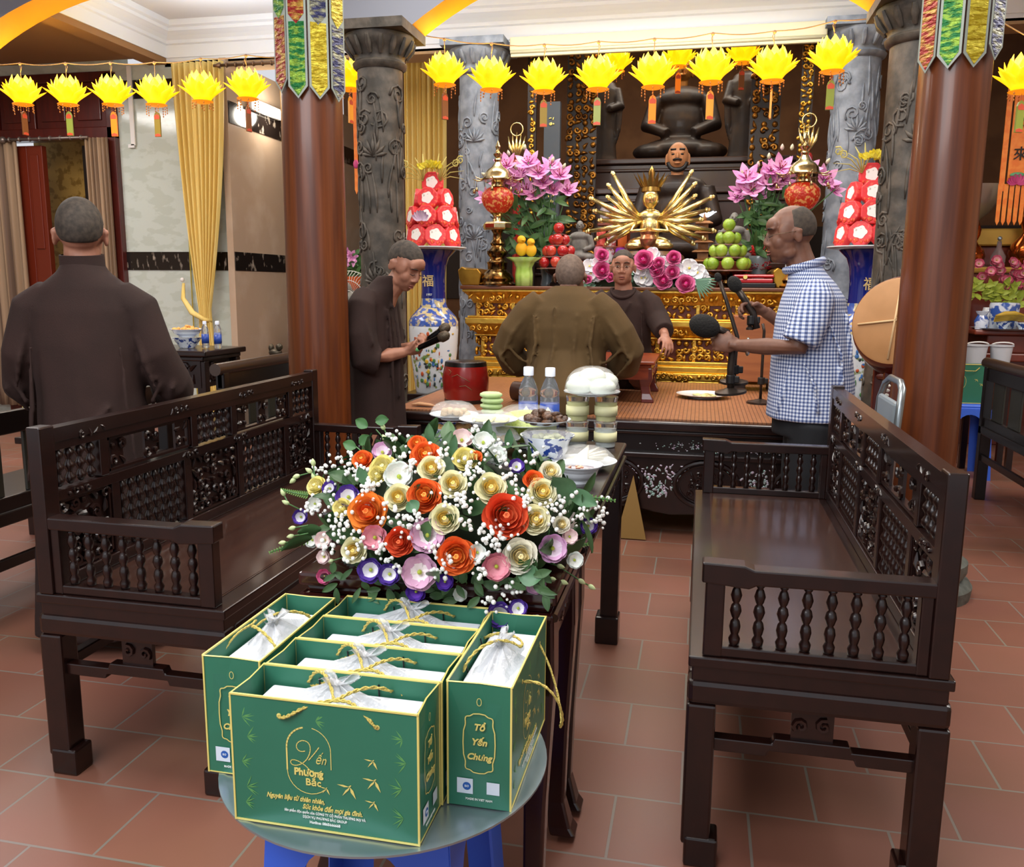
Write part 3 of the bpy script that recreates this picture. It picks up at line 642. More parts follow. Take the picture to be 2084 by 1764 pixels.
    for x in (-.066,.083): b.lathe([(.0018,-.0008),(.0036,-.0004),(.0038,.0004),(.002,.0008)],(x,y+.0022,BH-.026),12,(pi/2,0,0))
    b.build('eyelet',goldp,t)
    # printing: big face
    y = -d-.0012; b = B(); cx,cz = -.022,.106
    arc = [(cx-.034,.092)]+[(cx+.034*cos(a),.127+.034*sin(a)) for a in [pi-k*(pi*.42)/8 for k in range(9)]]; strip(b,arc,.0024,y)
    arc = [(cx+.034*cos(a),.127+.034*sin(a)) for a in [pi*.44-k*(pi*.44)/8 for k in range(9)]]+[(cx+.034,.10)]; strip(b,arc,.0012,y)
    arc = [(cx+.034*cos(a),.092+.034*sin(a)*1.0) for a in [pi+k*(pi*.75)/10 for k in range(11)]]; strip(b,arc,.0012,y)
    Yp = bez([(-.006,.124),(-.020,.118),(-.026,.135),(-.010,.140),(.006,.142),(.006,.125),(-.003,.112),(-.012,.100),(-.028,.096),(-.030,.104),(-.030,.112),(-.014,.108),(-.004,.100),(.004,.092),(.012,.088),(.020,.096)],9)
    strip(b,[(cx+x*.95,z) for x,z in Yp],.0014,y); strip(b,[(cx+x,z) for x,z in bez([(.0,.111),(.006,.118),(.012,.126),(.016,.132)],5)],.0014,y)
    swallow(b,.040,.077,.020,y); swallow(b,.076,.122,.014,y); swallow(b,.078,.092,.019,y); swallow(b,.076,.058,.014,y); swallow(b,cx+.026,.070,.011,y)
    b.build('gold_emblem',goldp,t)
    F = lambda s_,sz,x,z,m_,**k: text(s_,sz,(x,y,z),(1,0,0),(0,0,1),m_,t,'printed_lettering',**k)
    if full:
        F('ến',.020,cx+.018,.1125,goldp,shear=.35,off=-.0001,sx=.8); F('Phương',.0150,cx-.001,.0905,goldp,off=.0006,sx=.95); F('Bắc',.0150,cx+.006,.0760,goldp,off=.00025,sx=1.05)
        F('Nguyên liệu từ thiên nhiên,',.0102,-.045,.0475,goldp,shear=.3,off=.0003,sx=.8); F('Sức khỏe đến mọi gia đình.',.0102,.012,.0365,goldp,shear=.3,off=.0003,sx=.8)
        F('Sản phẩm độc quyền của: CÔNG TY CỔ PHẦN THƯƠNG MẠI VÀ',.0052,.0,.0275,whp,sx=.85,off=.0001); F('DỊCH VỤ PHƯƠNG BẮC GROUP',.0052,.0,.0205,whp,sx=.9,off=.0001); F('Hotline: 0865666668',.0056,.0,.0130,whp,off=.0002)
    rg = random.Random(5)
    for (x,z,sg) in ((-.125,.165,1),(-.118,.135,1),(-.128,.095,1),(-.122,.055,1),(-.125,.03,1),(.12,.16,-1),(.125,.125,-1),(.118,.085,-1),(.12,.04,-1),(-.01,.172,1)):
        b = B()
        for k in range(5):
            a = RD(-50+k*28)+(pi if sg < 0 else 0)+rg.uniform(-.2,.2); L = rg.uniform(.014,.022); u = Vector((cos(a),sin(a))); v = Vector((-u.y,u.x))
            p0 = Vector((x,z)); b.add([(q.x,y+.0003,q.y) for q in (p0,p0+u*L*.4+v*.0011,p0+u*L,p0+u*L*.4-v*.0011)],[(0,1,2,3)])
        b.build('leaf_print',leafp,t)
    # printing: both narrow sides
    for s_ in ((-1,1) if full else (1,)):
        xx = s_*(w_+.0012); U = Vector((0,s_,0)); b = B(); cr = []
        for k in range(48):
            a = 2*pi*k/48; px,pz = .0235*(abs(cos(a))**.5)*(1 if cos(a) > 0 else -1), .047*(abs(sin(a))**.45)*(1 if sin(a) > 0 else -1)
            r_ = 1+.06*cos(a*4*2); cr.append((px*r_,.105+pz*(1+.03*cos(8*a))))
        def strips(pts, w_, closed):
            n = len(pts)
            for i in range(n if closed else n-1):
                a,c = Vector(pts[i]),Vector(pts[(i+1)%n]); d_ = (c-a)
                if d_.length < 1e-6: continue
                d_.normalize(); e_ = Vector((-d_.y,d_.x))*w_/2; P = [a+e_,a-e_,c-e_,c+e_]; b.add([Vector((xx,0,0))+U*p.x+Z3*p.y for p in P],[(0,1,2,3)])
        strips(cr,.0018,True); strips([(.0035*cos(a),.172+.006*sin(a)) for a in [k*pi/8 for k in range(17)]],.001,True); b.build('gold_cartouche',goldp,t)
        G = lambda q,sz,u,z,m_,**k: text(q,sz,Vector((xx,0,z))+U*u,U,(0,0,1),m_,t,'printed_lettering',**k)
        G('Tổ',.0145,.0,.131,goldp,shear=.25,off=.0005); G('Yến',.0145,.0,.107,goldp,shear=.25,off=.0005); G('Chưng',.014,.0,.083,goldp,shear=.25,off=.0005); G('MADE IN VIET NAM',.0048,0,.013,whp,off=.0001)
        for (u,c_) in ((-.022,0),(.022,1)):
            b = B(); c = Vector((xx+s_*.0002,0,.034))+U*u; e_ = .0125 if c_ == 0 else .010
            b.add([c+U*p*e_+Z3*q*e_ for p,q in ((-1,-1),(1,-1),(1,1),(-1,1))],[(0,1,2,3)]); lb = b.build('label',labm,t)
            if c_ == 0:
                b = B(); c2 = c+U*.003+X3*s_*.0004; b.add([c2]+[c2+U*.0065*cos(a)+Z3*.0065*sin(a) for a in [k*pi/8 for k in range(16)]],[(0,i+1,(i+1)%16+1) for i in range(16)])
                b.build('round_seal',labb,lb)
                text('ISO',.0045,c+U*.003+X3*s_*.0006,U,(0,0,1),labm,lb,'seal_lettering',off=.0001)
    return t
gb = bag('green gift bag at the front of the tray, its broad printed face towards us'); gb.location = (-.500,1.050+BD/2,TZ)
for x,y,rz,lb in ((-.497,1.152+BD/2,0,'green gift bag second from the front, wedged behind the foremost bag'),(-.494,1.255+BD/2,0,'green gift bag third from the front, its pale wrap knotted in the middle'),
    (-.492,1.358+BD/2,0,'rearmost of the green gift bags, touching the flowers'),(-.702,1.155+BW/2,RD(-90),'green gift bag on the left rim of the tray, its narrow side towards us')):
    dup(gb,(x,y,TZ),rz,lb)
o = bag('green gift bag on the right rim of the tray with its cord hanging down outside',loop=True); o.location = (-.298,1.158+BW/2,TZ); o.rotation_euler = (0,0,RD(90))
# ================================================================ flowers
def petal_pts(c, ax, side, nrm, L, W, cup, curlv, rot=0):
    """grid function of one petal: grows along ax from c, width along side, bulging along nrm"""
    def fn(u, v):
        s_ = (u-.5)*2; wv = W*(sin(min(1,v*1.05+.12)*pi*.62)**.8)*(1-.35*max(0,v-.75)*4*.25)
        x = s_*wv; bulge = cup*sin(v*pi*.75)*L-abs(s_)**2*wv*.45; out = curlv*L*max(0,v-.65)**1.3*2.2
        return c+ax*(L*v*(1-.1*abs(s_)**2*v))+side*x+nrm*(bulge+out)
    return fn
def frame(N):
    N = N.normalized(); U = N.cross(Z3); U = U.normalized() if U.length > .05 else X3.copy(); return U, N.cross(U).normalized(), N
def rose(b, C, N, r, seed=0, opn=.55):
    rg = random.Random(seed); U,V,N = frame(Vector(N)); C = Vector(C)-N*r*.8
    rings = ((5,1.0,.70,.98,0),(5,.84,.6,1.02,0),(5,.66,.52,1.08,0),(5,.5,.44,1.12,0),(4,.34,.36,1.12,1),(3,.18,.26,1.08,1))
    for ri,(n,rad,W,L,mi) in enumerate(rings):
        b.mi = mi
        for k in range(n):
            a = 2*pi*(k+rg.uniform(-.12,.12))/n+ri*.7; d = U*cos(a)+V*sin(a); side = N.cross(d)
            lean = (1.15-.2*ri)*opn
            ax = (N*cos(lean)+d*sin(lean)).normalized(); nr = (d*cos(lean)-N*sin(lean)).normalized()
            b.grid(petal_pts(C+d*r*rad*.30, ax, side, nr, r*1.15*L, r*W, .16 if ri else .2, .24 if ri < 2 else .06), 5, 5)
    b.mi = 1
    P = []
    for i in range(15): q = i/14; a = q*4.5*pi; P.append(C+N*(r*(1.2-.1*q))+U*(cos(a)*r*.17*(1-q*.85))+V*(sin(a)*r*.17*(1-q*.85)))
    b.tube(P, r*.045, 4); b.mi = 0; b.ell(C+N*r*.2,(r*.42,r*.42,r*.42),8,6)
def lisi(b, C, N, r, seed=0, opn=.9, edge=.6, n=7):
    rg = random.Random(seed); U,V,N = frame(Vector(N)); C = Vector(C)-N*r*.6
    for ri in range(2):
        for k in range(n-ri*2):
            a = 2*pi*(k+rg.uniform(-.1,.1))/(n-ri*2)+ri*.5; d = U*cos(a)+V*sin(a); side = N.cross(d); lean = opn*(1-.35*ri)+rg.uniform(-.08,.08)
            ax = N*cos(lean)+d*sin(lean); nr = d*cos(lean)-N*sin(lean); fn = petal_pts(C+d*r*.1,ax,side,nr,r*1.05,r*.55,.22,.18)
            o = len(b.v); nu,nv = 6,5
            vs = [fn(i/nu,j/nv)+N*(r*.04*sin(i*2.3+k)*(j/nv)) for j in range(nv+1) for i in range(nu+1)]
            for j in range(nv):
                b.mi = 1 if (j+1)/nv > edge else 0
                vv = vs[j*(nu+1):(j+2)*(nu+1)]; b.add(vv,[(i,i+1,nu+2+i,nu+1+i) for i in range(nu)])
    b.mi = 2; b.ell(C+N*r*.25,(r*.16,r*.16,r*.22),8,6,N.to_track_quat('Z','Y').to_matrix())
def bud(b, C, N, r):
    q = Vector(N).normalized().to_track_quat('Z','Y').to_matrix(); b.lathe([(r*.25,-r*1.2),(r*.7,-r*.7),(r*.85,0),(r*.6,r*.8),(r*.12,r*1.5)],C,8,q)
def leaf(b, C, D, N, L, W, bend=.3):
    C,D,N = Vector(C),Vector(D).normalized(),Vector(N).normalized(); S_ = D.cross(N).normalized(); N = S_.cross(D)
    b.grid(lambda u,v: C+D*(L*v)+S_*((u-.5)*2*W*sin(pi*min(1,v*.93+.05))**.8)+N*(-bend*L*v*v+abs(u-.5)*W*.5), 4, 7)
FC = {'orange':('f27c3c','f7a24c'),'redorange':('e65f3a','ea7448'),'peach':('f59a42','f07c3c'),'cream':('f3efcb','f6dc82'),'creampale':('f4f1e0','f4e3a8'),'yellow':('f1e79c','f6edb2')}
def fm(h): return M('petal_'+h, h, .8, spec=.15)
center = M('flower_centre_green','a8b83f',.6)
FL = thing('flower_arrangement','large arrangement of orange, cream, pink and purple blooms on the near small table','flowers',(-.49,1.63,.70))
FO = Vector((-.49,1.63,.70)); EC = Vector((-.485,1.66,.735)); ER = Vector((.325,.24,.215))
def hit(px, py, push=0):
    d = (RM@Vector((px-1042,py-882,FPX))).normalized(); O = Vector((0,0,CH))-EC
    A = sum((d[i]/ER[i])**2 for i in range(3)); Bq = 2*sum(O[i]*d[i]/ER[i]**2 for i in range(3)); Cq = sum((O[i]/ER[i])**2 for i in range(3))-1
    disc = Bq*Bq-4*A*Cq
    t = (-Bq-sqrt(disc))/(2*A) if disc > 0 else -Bq/(2*A)
    p = Vector((0,0,CH))+d*t; q = p-EC; n = Vector((q.x/ER.x**2,q.y/ER.y**2,q.z/ER.z**2)).normalized()
    return p+n*push, n
def z2(X,Y): return 550+X*.3359, 820+Y*.3359
def toc(p): return (Vector((0,0,CH))-p).normalized()
blooms = [('orange',565,355,55),('orange',895,262,50),('orange',945,330,80),('orange',940,570,92),('peach',600,665,108),('redorange',1425,690,118),('redorange',790,840,78),('orange',1130,925,100),('orange',1590,480,55),('orange',1245,340,35),
 ('cream',980,410,72),('cream',1110,500,74),('cream',1335,525,82),('cream',1060,705,80),('cream',785,580,75),('cream',520,890,72),('creampale',1510,925,92),('cream',1640,550,76),('cream',1600,710,78),('yellow',1180,350,65),('yellow',690,400,70),('yellow',445,640,52),('yellow',290,510,55),('yellow',655,445,50),('creampale',1690,430,60),('creampale',1755,740,45)]
zs = .3359
for i,(k,X,Y,r) in enumerate(blooms):
    px,py = z2(X,Y); p,n = hit(px,py,.006); rr = r*zs*.62*(p.y*.965+.1)/FPX*1.72; N = (n*.55+toc(p)*.6).normalized(); b = B(); rose(b,p-FO,N,rr,i)
    b.build(('orange_rose' if k in('orange','redorange','peach') else 'cream_rose'),[fm(FC[k][0]),fm(FC[k][1])],FL,smooth=True)
lis = [('white',780,445,85),('white',1290,240,60),('white',1370,325,60),('white',1255,905,52),('white',265,610,45),('white',250,830,45),('white',1840,950,48),('white',1150,1160,42),('white',1610,1330,45),
 ('pink',955,800,95),('pink',905,1025,98),('rose',635,815,75),('rose',1370,990,82),('lilac',1710,880,82),('pale',1160,225,62),('lilac',680,300,60),('pale',330,830,55),('pale',1810,810,45),('lilac',1600,1085,65),('magenta',335,1045,48),('pale',330,930,42),
 ('purple',610,1010,76),('purple',725,1035,66),('purple',475,570,72),('purple',365,520,45),('violet',885,1140,58),('violet',1060,1080,52),('purple',1390,1285,78),('purple',1500,1245,56),('purple',1490,390,45),('purple',180,690,48),('purple',1930,745,50)]
LC = {'white':('f2f2ee','e6ece6'),'pink':('f4e8ec','dcaecb'),'rose':('e8a0ac','dd8f9e'),'lilac':('ead6e6','d5a8cc'),'pale':('f0dcd8','e8cfcf'),'magenta':('e07ba0','d76492'),'purple':('ece8f2','5b3f9e'),'violet':('6a3fae','4f2f95')}
for i,(k,X,Y,r) in enumerate(lis):
    px,py = z2(X,Y); p,n = hit(px,py,.004)
    if Y > 1150: p = at(px,py,Y=1.445 if k == 'purple' else 1.46); n = Vector((0,-1,.1))
    if X < 300 or X > 1880: p = at(px,py,Y=1.66); n = Vector((-.3 if X < 300 else .5,-1,.2))
    rr = r*zs*.62*(p.y*.965+.1)/FPX*1.8; N = (n*.45+toc(p)*.7).normalized(); b = B(); lisi(b,p-FO,N,rr,i,.95 if k in ('pink',) else .75,.62 if k != 'pink' else .55)
    b.build('lisianthus',[fm(LC[k][0]),fm(LC[k][1]),center],FL,smooth=True)
# baby's breath
b = B(); rg = random.Random(4)
cl = [(600,525,40),(440,400,60),(390,330+80,70),(760,280,70),(800,340,50),(870,400,40),(1060,390,60),(1240,400,70),(1330,390,80),(1200,450,60),(1420,440,60),(1500,560,60),(1080,600,60),(1170,660,70),(1230,740,60),(800,700,70),(740,690,60),(860,770,50),(450,720,50),(520,780,70),(420,780,60),(370,860,60),(350,590,50),(580,600,40),(1370,780,60),(1430,830,80),(1330,840,60),(1050,1010,60),(1090,950,30),(750,980,50),(560,900,50),(1640,640,60),(1700,700,60),(1930,660,90),(2000,640,60),(1960,700,60),(1860,680,50),(500,370,50),(560,440,60),(640,520,60),(1160,590,50),(690,880,40),(1330,1180,60),(1450,1160,70),(1000,880,40),(280,660,40),(1550,620,40),(1240,200,40),(1390,300,60),(1010,320,50),(900,700,40),(1270,1000,40),(310,420,40),(1580,350,40),(1770,600,40)]
for X,Y,s_ in cl:
    for k in range(12):
        px,py = z2(X+rg.gauss(0,s_*.62),Y+rg.gauss(0,s_*.62)); p,n = hit(px,py,rg.uniform(.0,.022))
        if X > 1880: p = at(px,py,Y=1.66+rg.uniform(-.03,.03))
        b.ell(p-FO,rg.uniform(.0027,.005),6,5)
b.build('babys_breath',M('tiny_white_blossom','f2f3ee',.7),FL,smooth=True,kind='stuff')
# foliage: inner mass, leaves, sprigs and stems
b = B(); rg = random.Random(8)
for k in range(260):
    a = rg.uniform(0,2*pi); el = rg.uniform(-.15,1.35); n = Vector((cos(a)*cos(el),sin(a)*cos(el),sin(el))); p = EC+Vector((n.x*ER.x,n.y*ER.y,n.z*ER.z))*rg.uniform(.72,.93)
    D = Vector((rg.uniform(-1,1),rg.uniform(-1,1),rg.uniform(-.3,1)))+n*.9
    if p.z < .715 and p.y > 1.45: continue
    leaf(b,p-FO,D,n,rg.uniform(.04,.07),rg.uniform(.010,.018))
for k in range(80):
    px = rg.uniform(680,1110); p = at(px,rg.uniform(1165,1225)-abs(px-915)*.10,Y=rg.uniform(1.455,1.47)); leaf(b,p-FO,Vector((rg.uniform(-1,1),-.15,rg.uniform(-1,.5))),Vector((0,-1,.2)),rg.uniform(.022,.038),rg.uniform(.005,.009),.15)
b.build('foliage',M('arrangement_foliage','2d4a2a',.5,n=(12,'47683c',.35,.65)),FL,smooth=True)
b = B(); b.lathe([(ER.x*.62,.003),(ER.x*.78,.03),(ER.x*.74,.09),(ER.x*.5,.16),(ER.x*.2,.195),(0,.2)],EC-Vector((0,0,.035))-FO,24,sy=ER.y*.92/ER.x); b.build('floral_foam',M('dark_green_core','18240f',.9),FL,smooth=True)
for X,Y,dx,dy,L,W in ((1740,550,-.1,-.2,.065,.028),(1860,600,.8,.3,.06,.016),(1560,1030,.6,0,.045,.020),(970,235,0,-1,.045,.010),(1110,300,.2,-1,.045,.009),(1435,260,.1,-1,.04,.009),(880,645,.3,.3,.025,.014),(580,470,-.3,-1,.035,.011)):
    px,py = z2(X,Y); p,n = hit(px,py,.015); b = B(); D = Vector((dx,-.15,-dy)); leaf(b,p-FO-D.normalized()*L*.5,D,toc(p),L,W,.12); b.build('leaf',M('broad_leaf','476f4c',.4,n=(30,'557f58',.4,.6)),FL,smooth=True)
def sprig(pts, kind, Y=1.6, name='sprig'):
    P = [at(*z2(X,Yy),Y=Y)-FO for X,Yy in pts]; b = B(); b.mi = 0; b.tube(P,[.0014]*len(P),5); b.mi = 1
    if kind == 'euc':
        for i in range(26):
            q = i/25*(len(P)-1); j = min(int(q),len(P)-2); p = P[j].lerp(P[j+1],q-j); D = (P[j+1]-P[j]).normalized()
            for s_ in (-1,1): leaf(b,p,D*.6+Vector((0,-.2,0))+Z3.cross(D)*0+Vector((-D.z,0,D.x))*s_,Vector((0,-1,.2)),.017*(1-.45*i/25),.0035,.05)
        b.build('eucalyptus_sprig',[leafm,M('eucalyptus_grey_green','6d8b86',.5)],FL,smooth=True)
    elif kind == 'bud':
        for i in range(1,len(P)):
            D = (P[i]-P[i-1]).normalized(); bud(b,P[i]+D*.006,D+Vector((0,-.1,0)),.0062)
        b.build('bud_sprig',[leafm,M('pale_green_bud','c3d39a',.5)],FL,smooth=True)
    else:
        for i in range(13):
            q = i/12*(len(P)-1); j = min(int(q),len(P)-2); p = P[j].lerp(P[j+1],q-j); D = (P[j+1]-P[j]).normalized()
            for s_ in (-1,1): leaf(b,p,D*.7+Vector((-D.z,0,D.x))*s_,Vector((0,-1,.2)),.011*(1-.05*i),.0016,.05)
        b.build('fern_sprig',[leafm,M('fern_green','6f9a4f',.5)],FL,smooth=True)
sprig([(520,970),(380,1030),(260,1130),(185,1215)],'euc',1.55)
sprig([(230,560),(150,545),(70,525)],'fern'); sprig([(230,830),(100,870),(0,905)],'fern'); sprig([(1800,560),(1940,570),(2084,590)],'fern',1.62); sprig([(1700,850),(1830,870),(1920,855)],'fern'); sprig([(560,980),(500,1060),(430,1120)],'fern',1.52)
sprig([(320,470),(250,420),(175,440),(150,460)],'bud'); sprig([(300,540),(270,465),(262,380)],'bud'); sprig([(190,650),(110,610),(85,560)],'bud'); sprig([(230,740),(150,755)],'bud'); sprig([(230,790),(140,805)],'bud'); sprig([(240,830),(90,845)],'bud'); sprig([(460,930),(380,955),(270,1000)],'bud',1.55)
sprig([(760,360),(700,230)],'bud',1.68); sprig([(770,330),(730,240),(690,160)],'bud',1.7); sprig([(1650,960),(1740,985),(1870,1070),(1930,1105)],'bud'); sprig([(1600,990),(1700,1060),(1760,1080)],'bud',1.55)
sprig([(1170,1030),(1200,1120),(1215,1190),(1235,1260)],'bud',1.49); sprig([(1180,1000),(1130,1090),(1100,1160)],'bud',1.49); sprig([(1350,1060),(1400,1120),(1480,1220)],'bud',1.5); sprig([(1400,1060),(1480,1150),(1560,1230)],'bud',1.5); sprig([(1320,1060),(1340,1070)],'bud',1.48); sprig([(640,1060),(640,1110)],'bud',1.48); sprig([(730,1080),(730,1130)],'bud',1.48); sprig([(800,1060),(810,1120)],'bud',1.48)
b = B()
for X,Y,a in ((640,110,-.2),(590,145,-2.6),(520,270,-2.8),(545,250,-.8)):
    p = at(*z2(X,Y),Y=1.7)-FO; leaf(b,p,Vector((cos(a),-.1,-sin(a))),Vector((0,-1,.3)),.03,.012,.1)
b.tube([at(*z2(X,Y),Y=1.7)-FO for X,Y in ((780,370),(720,250),(640,160))],.0013,5); b.tube([at(*z2(X,Y),Y=1.7)-FO for X,Y in ((600,330),(550,290),(520,265))],.0013,5); b.build('leafy_twig',leafm,FL,smooth=True)
# ================================================================ offerings on the long table
TT = .715
rim = M('blue_porcelain_print','2c4a94',.2)
def dish(b, r, h, foot=.45, deep=.6): b.lathe([(r*foot,0),(r*foot,.004),(r*(foot+.1),.006),(r*.85,h*.7),(r,h),(r*1.01,h+.002),(r*.98,h+.001),(r*.82,h*.72),(r*foot*.9,.010),(0,.009)],seg=36)
def plate(label, loc, r=.095, h=.018, cat='plate', group=None, mt=None):
    t = thing('porcelain_plate',label,cat,loc,0,group); b = B(); dish(b,r,h,.55); b.build('dish',mt or porc,t,smooth='auto'); return t
def bowl(label, loc, r=.08, h=.065, mt=None, cat='bowl'):
    t = thing('porcelain_bowl',label,cat,loc); b = B()
    b.lathe([(r*.5,0),(r*.5,.008),(r*.55,.010),(r*.8,h*.5),(r*.86,h*.85),(r*1.04,h),(r*1.05,h+.003),(r*.98,h+.002),(r*.78,h*.55),(r*.4,.014),(0,.013)],seg=36); b.build('vessel',mt or porc,t,smooth='auto'); return t
def dome(b, r, h, c=(0,0,0), seed=0, wr=.05):
    def fn(u, v):
        a = u*2*pi; f = 1+wr*sin(a*11+v*4+seed)*(.3+v*.7)*(1-v); return Vector((c[0]+r*cos(v*pi/2)**.75*cos(a)*f, c[1]+r*cos(v*pi/2)**.75*sin(a)*f, c[2]+h*sin(v*pi/2)+.003*sin(a*7+v*9)*(1-v)))
    b.grid(fn,44,8,True)
def lumps(b, n, r, z, s_, seed, fl=.7, zr=.02):
    rg = random.Random(seed)
    for k in range(n): a = rg.uniform(0,6.28); q = sqrt(rg.random())*r; b.ell((q*cos(a),q*sin(a),z+rg.uniform(0,zr)*(1-q/r*.8)),(s_*rg.uniform(.7,1.2),s_*rg.uniform(.7,1.2),s_*fl),8,6,(rg.uniform(-.5,.5),rg.uniform(-.5,.5),rg.uniform(0,3)))
def wrap(t, r, h, z, seed=0): b = B(); dome(b,r,h,(0,0,z),seed); b.build('cling_film',wrapm,t,smooth=True)
# sauce bowl nearest us at the table's right edge
t = bowl('small white bowl of dark red dipping sauce at the right table edge',(-.315,2.32,TT),.066,.048)
b = B(); b.lathe([(0,.036),(.055,.0365)],seg=24); b.build('dark_sauce',M('chilli_oil_sauce','5a1d0c',.06,coat=1),t); b = B(); lumps(b,14,.04,.036,.006,3,.5,.002); b.build('chilli_pieces',M('chilli_bits','d8a58a',.3),t,smooth=True,kind='stuff')
# blue and white bowl of greens with a plate of mushrooms over it
t = bowl('blue and white bowl of film-covered pale food under the mushroom plate',(-.445,2.56,TT),.080,.085,porc_b); b = B(); lumps(b,14,.055,.072,.014,4); b.build('boiled_greens',M('pale_boiled_greens','b8bf8e',.5),t,smooth=True,kind='stuff')
wrap(t,.078,.022,.086,2)
t = plate('white plate of dark braised mushrooms stacked on the blue and white bowl',(-.462,2.60,TT+.112),.082,.016)
b = B(); lumps(b,34,.062,.014,.018,5,.55,.035); b.build('dark_mushrooms',M('braised_mushroom','3a2418',.35,n=(50,'5b3d28',.4,.6),bump=(90,.6)),t,smooth=True,kind='stuff')
# pale wedges at the right
t = plate('plate of pale folded rice wedges behind the sauce bowl',(-.325,2.52,TT),.098,.02)
b = B()
for k in range(5):
    a = -.5+k*.5; b.T = Matrix.Translation((.0,.0,.022+.004*k))@Matrix.Rotation(a,4,'Z')@Matrix.Rotation(-.2,4,'Y'); b.prism([(-.05,-.02),(.075,0),(-.05,.03)],.012,U=(1,0,0),V=(0,1,0))
b.T = None; b.build('rice_wedge',M('pale_grey_rice_paper','b9b6a8',.3,coat=.4),t,bevel=.003)
wrap(t,.092,.045,.02,5)
t = plate('second white plate of pale slices under film, half behind the blue bowl',(-.43,2.38,TT),.09,.016); b = B(); lumps(b,16,.06,.014,.014,9,.5,.01); b.build('pale_slices',M('pale_grey_rice_paper2','c4c2b4',.3),t,smooth=True,kind='stuff')
# middle bowl + plate
t = bowl('film-covered white bowl in the middle of the table under a plate of yellow cake',(-.640,2.66,TT),.085,.05); b = B(); lumps(b,18,.06,.045,.014,7,.6,.015); b.build('yellow_fritters',M('golden_fritters','bf9a5a',.5),t,smooth=True,kind='stuff'); wrap(t,.088,.04,.050,1)
t = plate('film-covered plate of pale yellow steamed cake in the centre of the table',(-.655,2.66,TT+.094),.095,.018); b = B(); b.b2((-.05,-.03,.012),(.02,.03,.026)); b.b2((.025,-.03,.012),(.065,.03,.024)); b.build('steamed_cake',M('pale_yellow_cake','e3d69a',.5),t,bevel=.006); wrap(t,.09,.026,.018,3)
# left bowl + plate
t = bowl('blue and white bowl of tofu at the left of the offering table',(-.795,2.73,TT),.078,.07,porc_b); b = B(); lumps(b,14,.055,.062,.018,8,.7,.012); b.build('fried_tofu',M('brown_fried_tofu','94703f',.6,n=(30,'7a5630',.4,.6)),t,smooth=True,kind='stuff')
t = plate('film-wrapped plate of spring rolls on top of the left bowl',(-.80,2.76,TT+.092),.082,.016); b = B(); lumps(b,14,.05,.014,.016,10,.7,.03); b.build('spring_rolls',M('pale_brown_rolls','b49a74',.5),t,smooth=True,kind='stuff'); wrap(t,.08,.045,.016,4)
# green sticky rice under film
t = plate('wide plate of lime-green sticky rice under film in front of the bottles',(-.560,2.80,TT+.070),.118,.014)
b = B(); b.ell((0,0,.0),(.105,.07,.056),24,12); b.build('green_sticky_rice',M('green_sticky_rice','a3b53a',.7,n=(60,'bccb5c',.4,.6),bump=(150,.5)),t,smooth=True); wrap(t,.114,.062,.012,6)
b = B(); b.lathe([(.045,0),(.05,.003),(.02,.010),(.02,.055),(.05,.069),(0,.069)],(-.560,2.80,TT),24); tag(b.build('bowl_stand',porc,smooth='auto'),'low white footed stand under the green sticky rice plate','stand')
# stack of green cakes
cakem = M('soft_green_cake','bccf98',.6,n=(20,'a9c084',.4,.6))
for k in range(5):
    b = B(); b.lathe([(0,0),(.030,.001),(.038,.007),(.037,.014),(.028,.019),(0,.020)],seg=24,sx=1.05,sy=.9); o = b.build('green_cake',cakem,smooth=True,loc=(-.700+.003*(k%2),2.885-.002*k,TT+.075+.0195*k))
    tag(o,('lowest soft green cake in the stack before the red drum','second soft green cake from the bottom of the stack','middle soft green cake of the stack of five','second soft green cake from the top of the stack','topmost soft green cake of the stack beside the red drum')[k],'cake','green cakes stacked before the red drum')
b = B(); b.lathe([(.04,0),(.045,.003),(.035,.02),(.042,.07),(.03,.074),(0,.074)],(-.700,2.885,TT),20); tag(b.build('cake_stand',porc,smooth='auto'),'small white footed stand under the stack of green cakes','stand')
# water bottles
blu = M('bottle_label_blue','27408f',.35,n=(8,'3556ad',.4,.6)); bcap = M('white_bottle_cap','dfe6f5',.4)
def bottle(label, loc, h=.24, group=None, txt=True):
    t = thing('water_bottle',label,'bottle',loc,0,group); k = h/.24
    b = B(); b.lathe([(r*k,z*k) for r,z in ((.0,.002),(.026,.002),(.031,.008),(.031,.03),(.0295,.035),(.031,.04),(.031,.145),(.029,.15),(.031,.156),(.030,.168),(.022,.19),(.0135,.208),(.0125,.214),(.0125,.222))],seg=24); b.build('clear_body',glass,t,smooth=True)
    b = B(); b.lathe([(r*k,z*k) for r,z in ((.0,.212),(.0165,.212),(.0165,.236),(.015,.239),(0,.239))],seg=20); b.build('cap',bcap,t,smooth='auto')
    b = B(); b.lathe([(.0316*k,.045*k),(.0316*k,.125*k)],seg=24); lb = b.build('blue_label',blu,t,smooth=True)
    if txt:
        text('AQUAFINA',.0135*k,(0,-.0325*k,.088*k),(1,0,0),(0,0,1),whp,lb,'label_lettering',off=.0002,sx=.85)
        b = B(); b.add([(-.010*k,-.0322*k,.103*k),(.0,-.0322*k,.118*k),(.010*k,-.0322*k,.103*k)],[(0,1,2)]); b.build('mountain_mark',whp,lb)
    return t
bottle('left one of the two clear water bottles standing behind the green rice',(-.578,2.925,TT),.26); bottle('right one of the two clear water bottles, touching the stack of jars',(-.500,2.915,TT),.26)
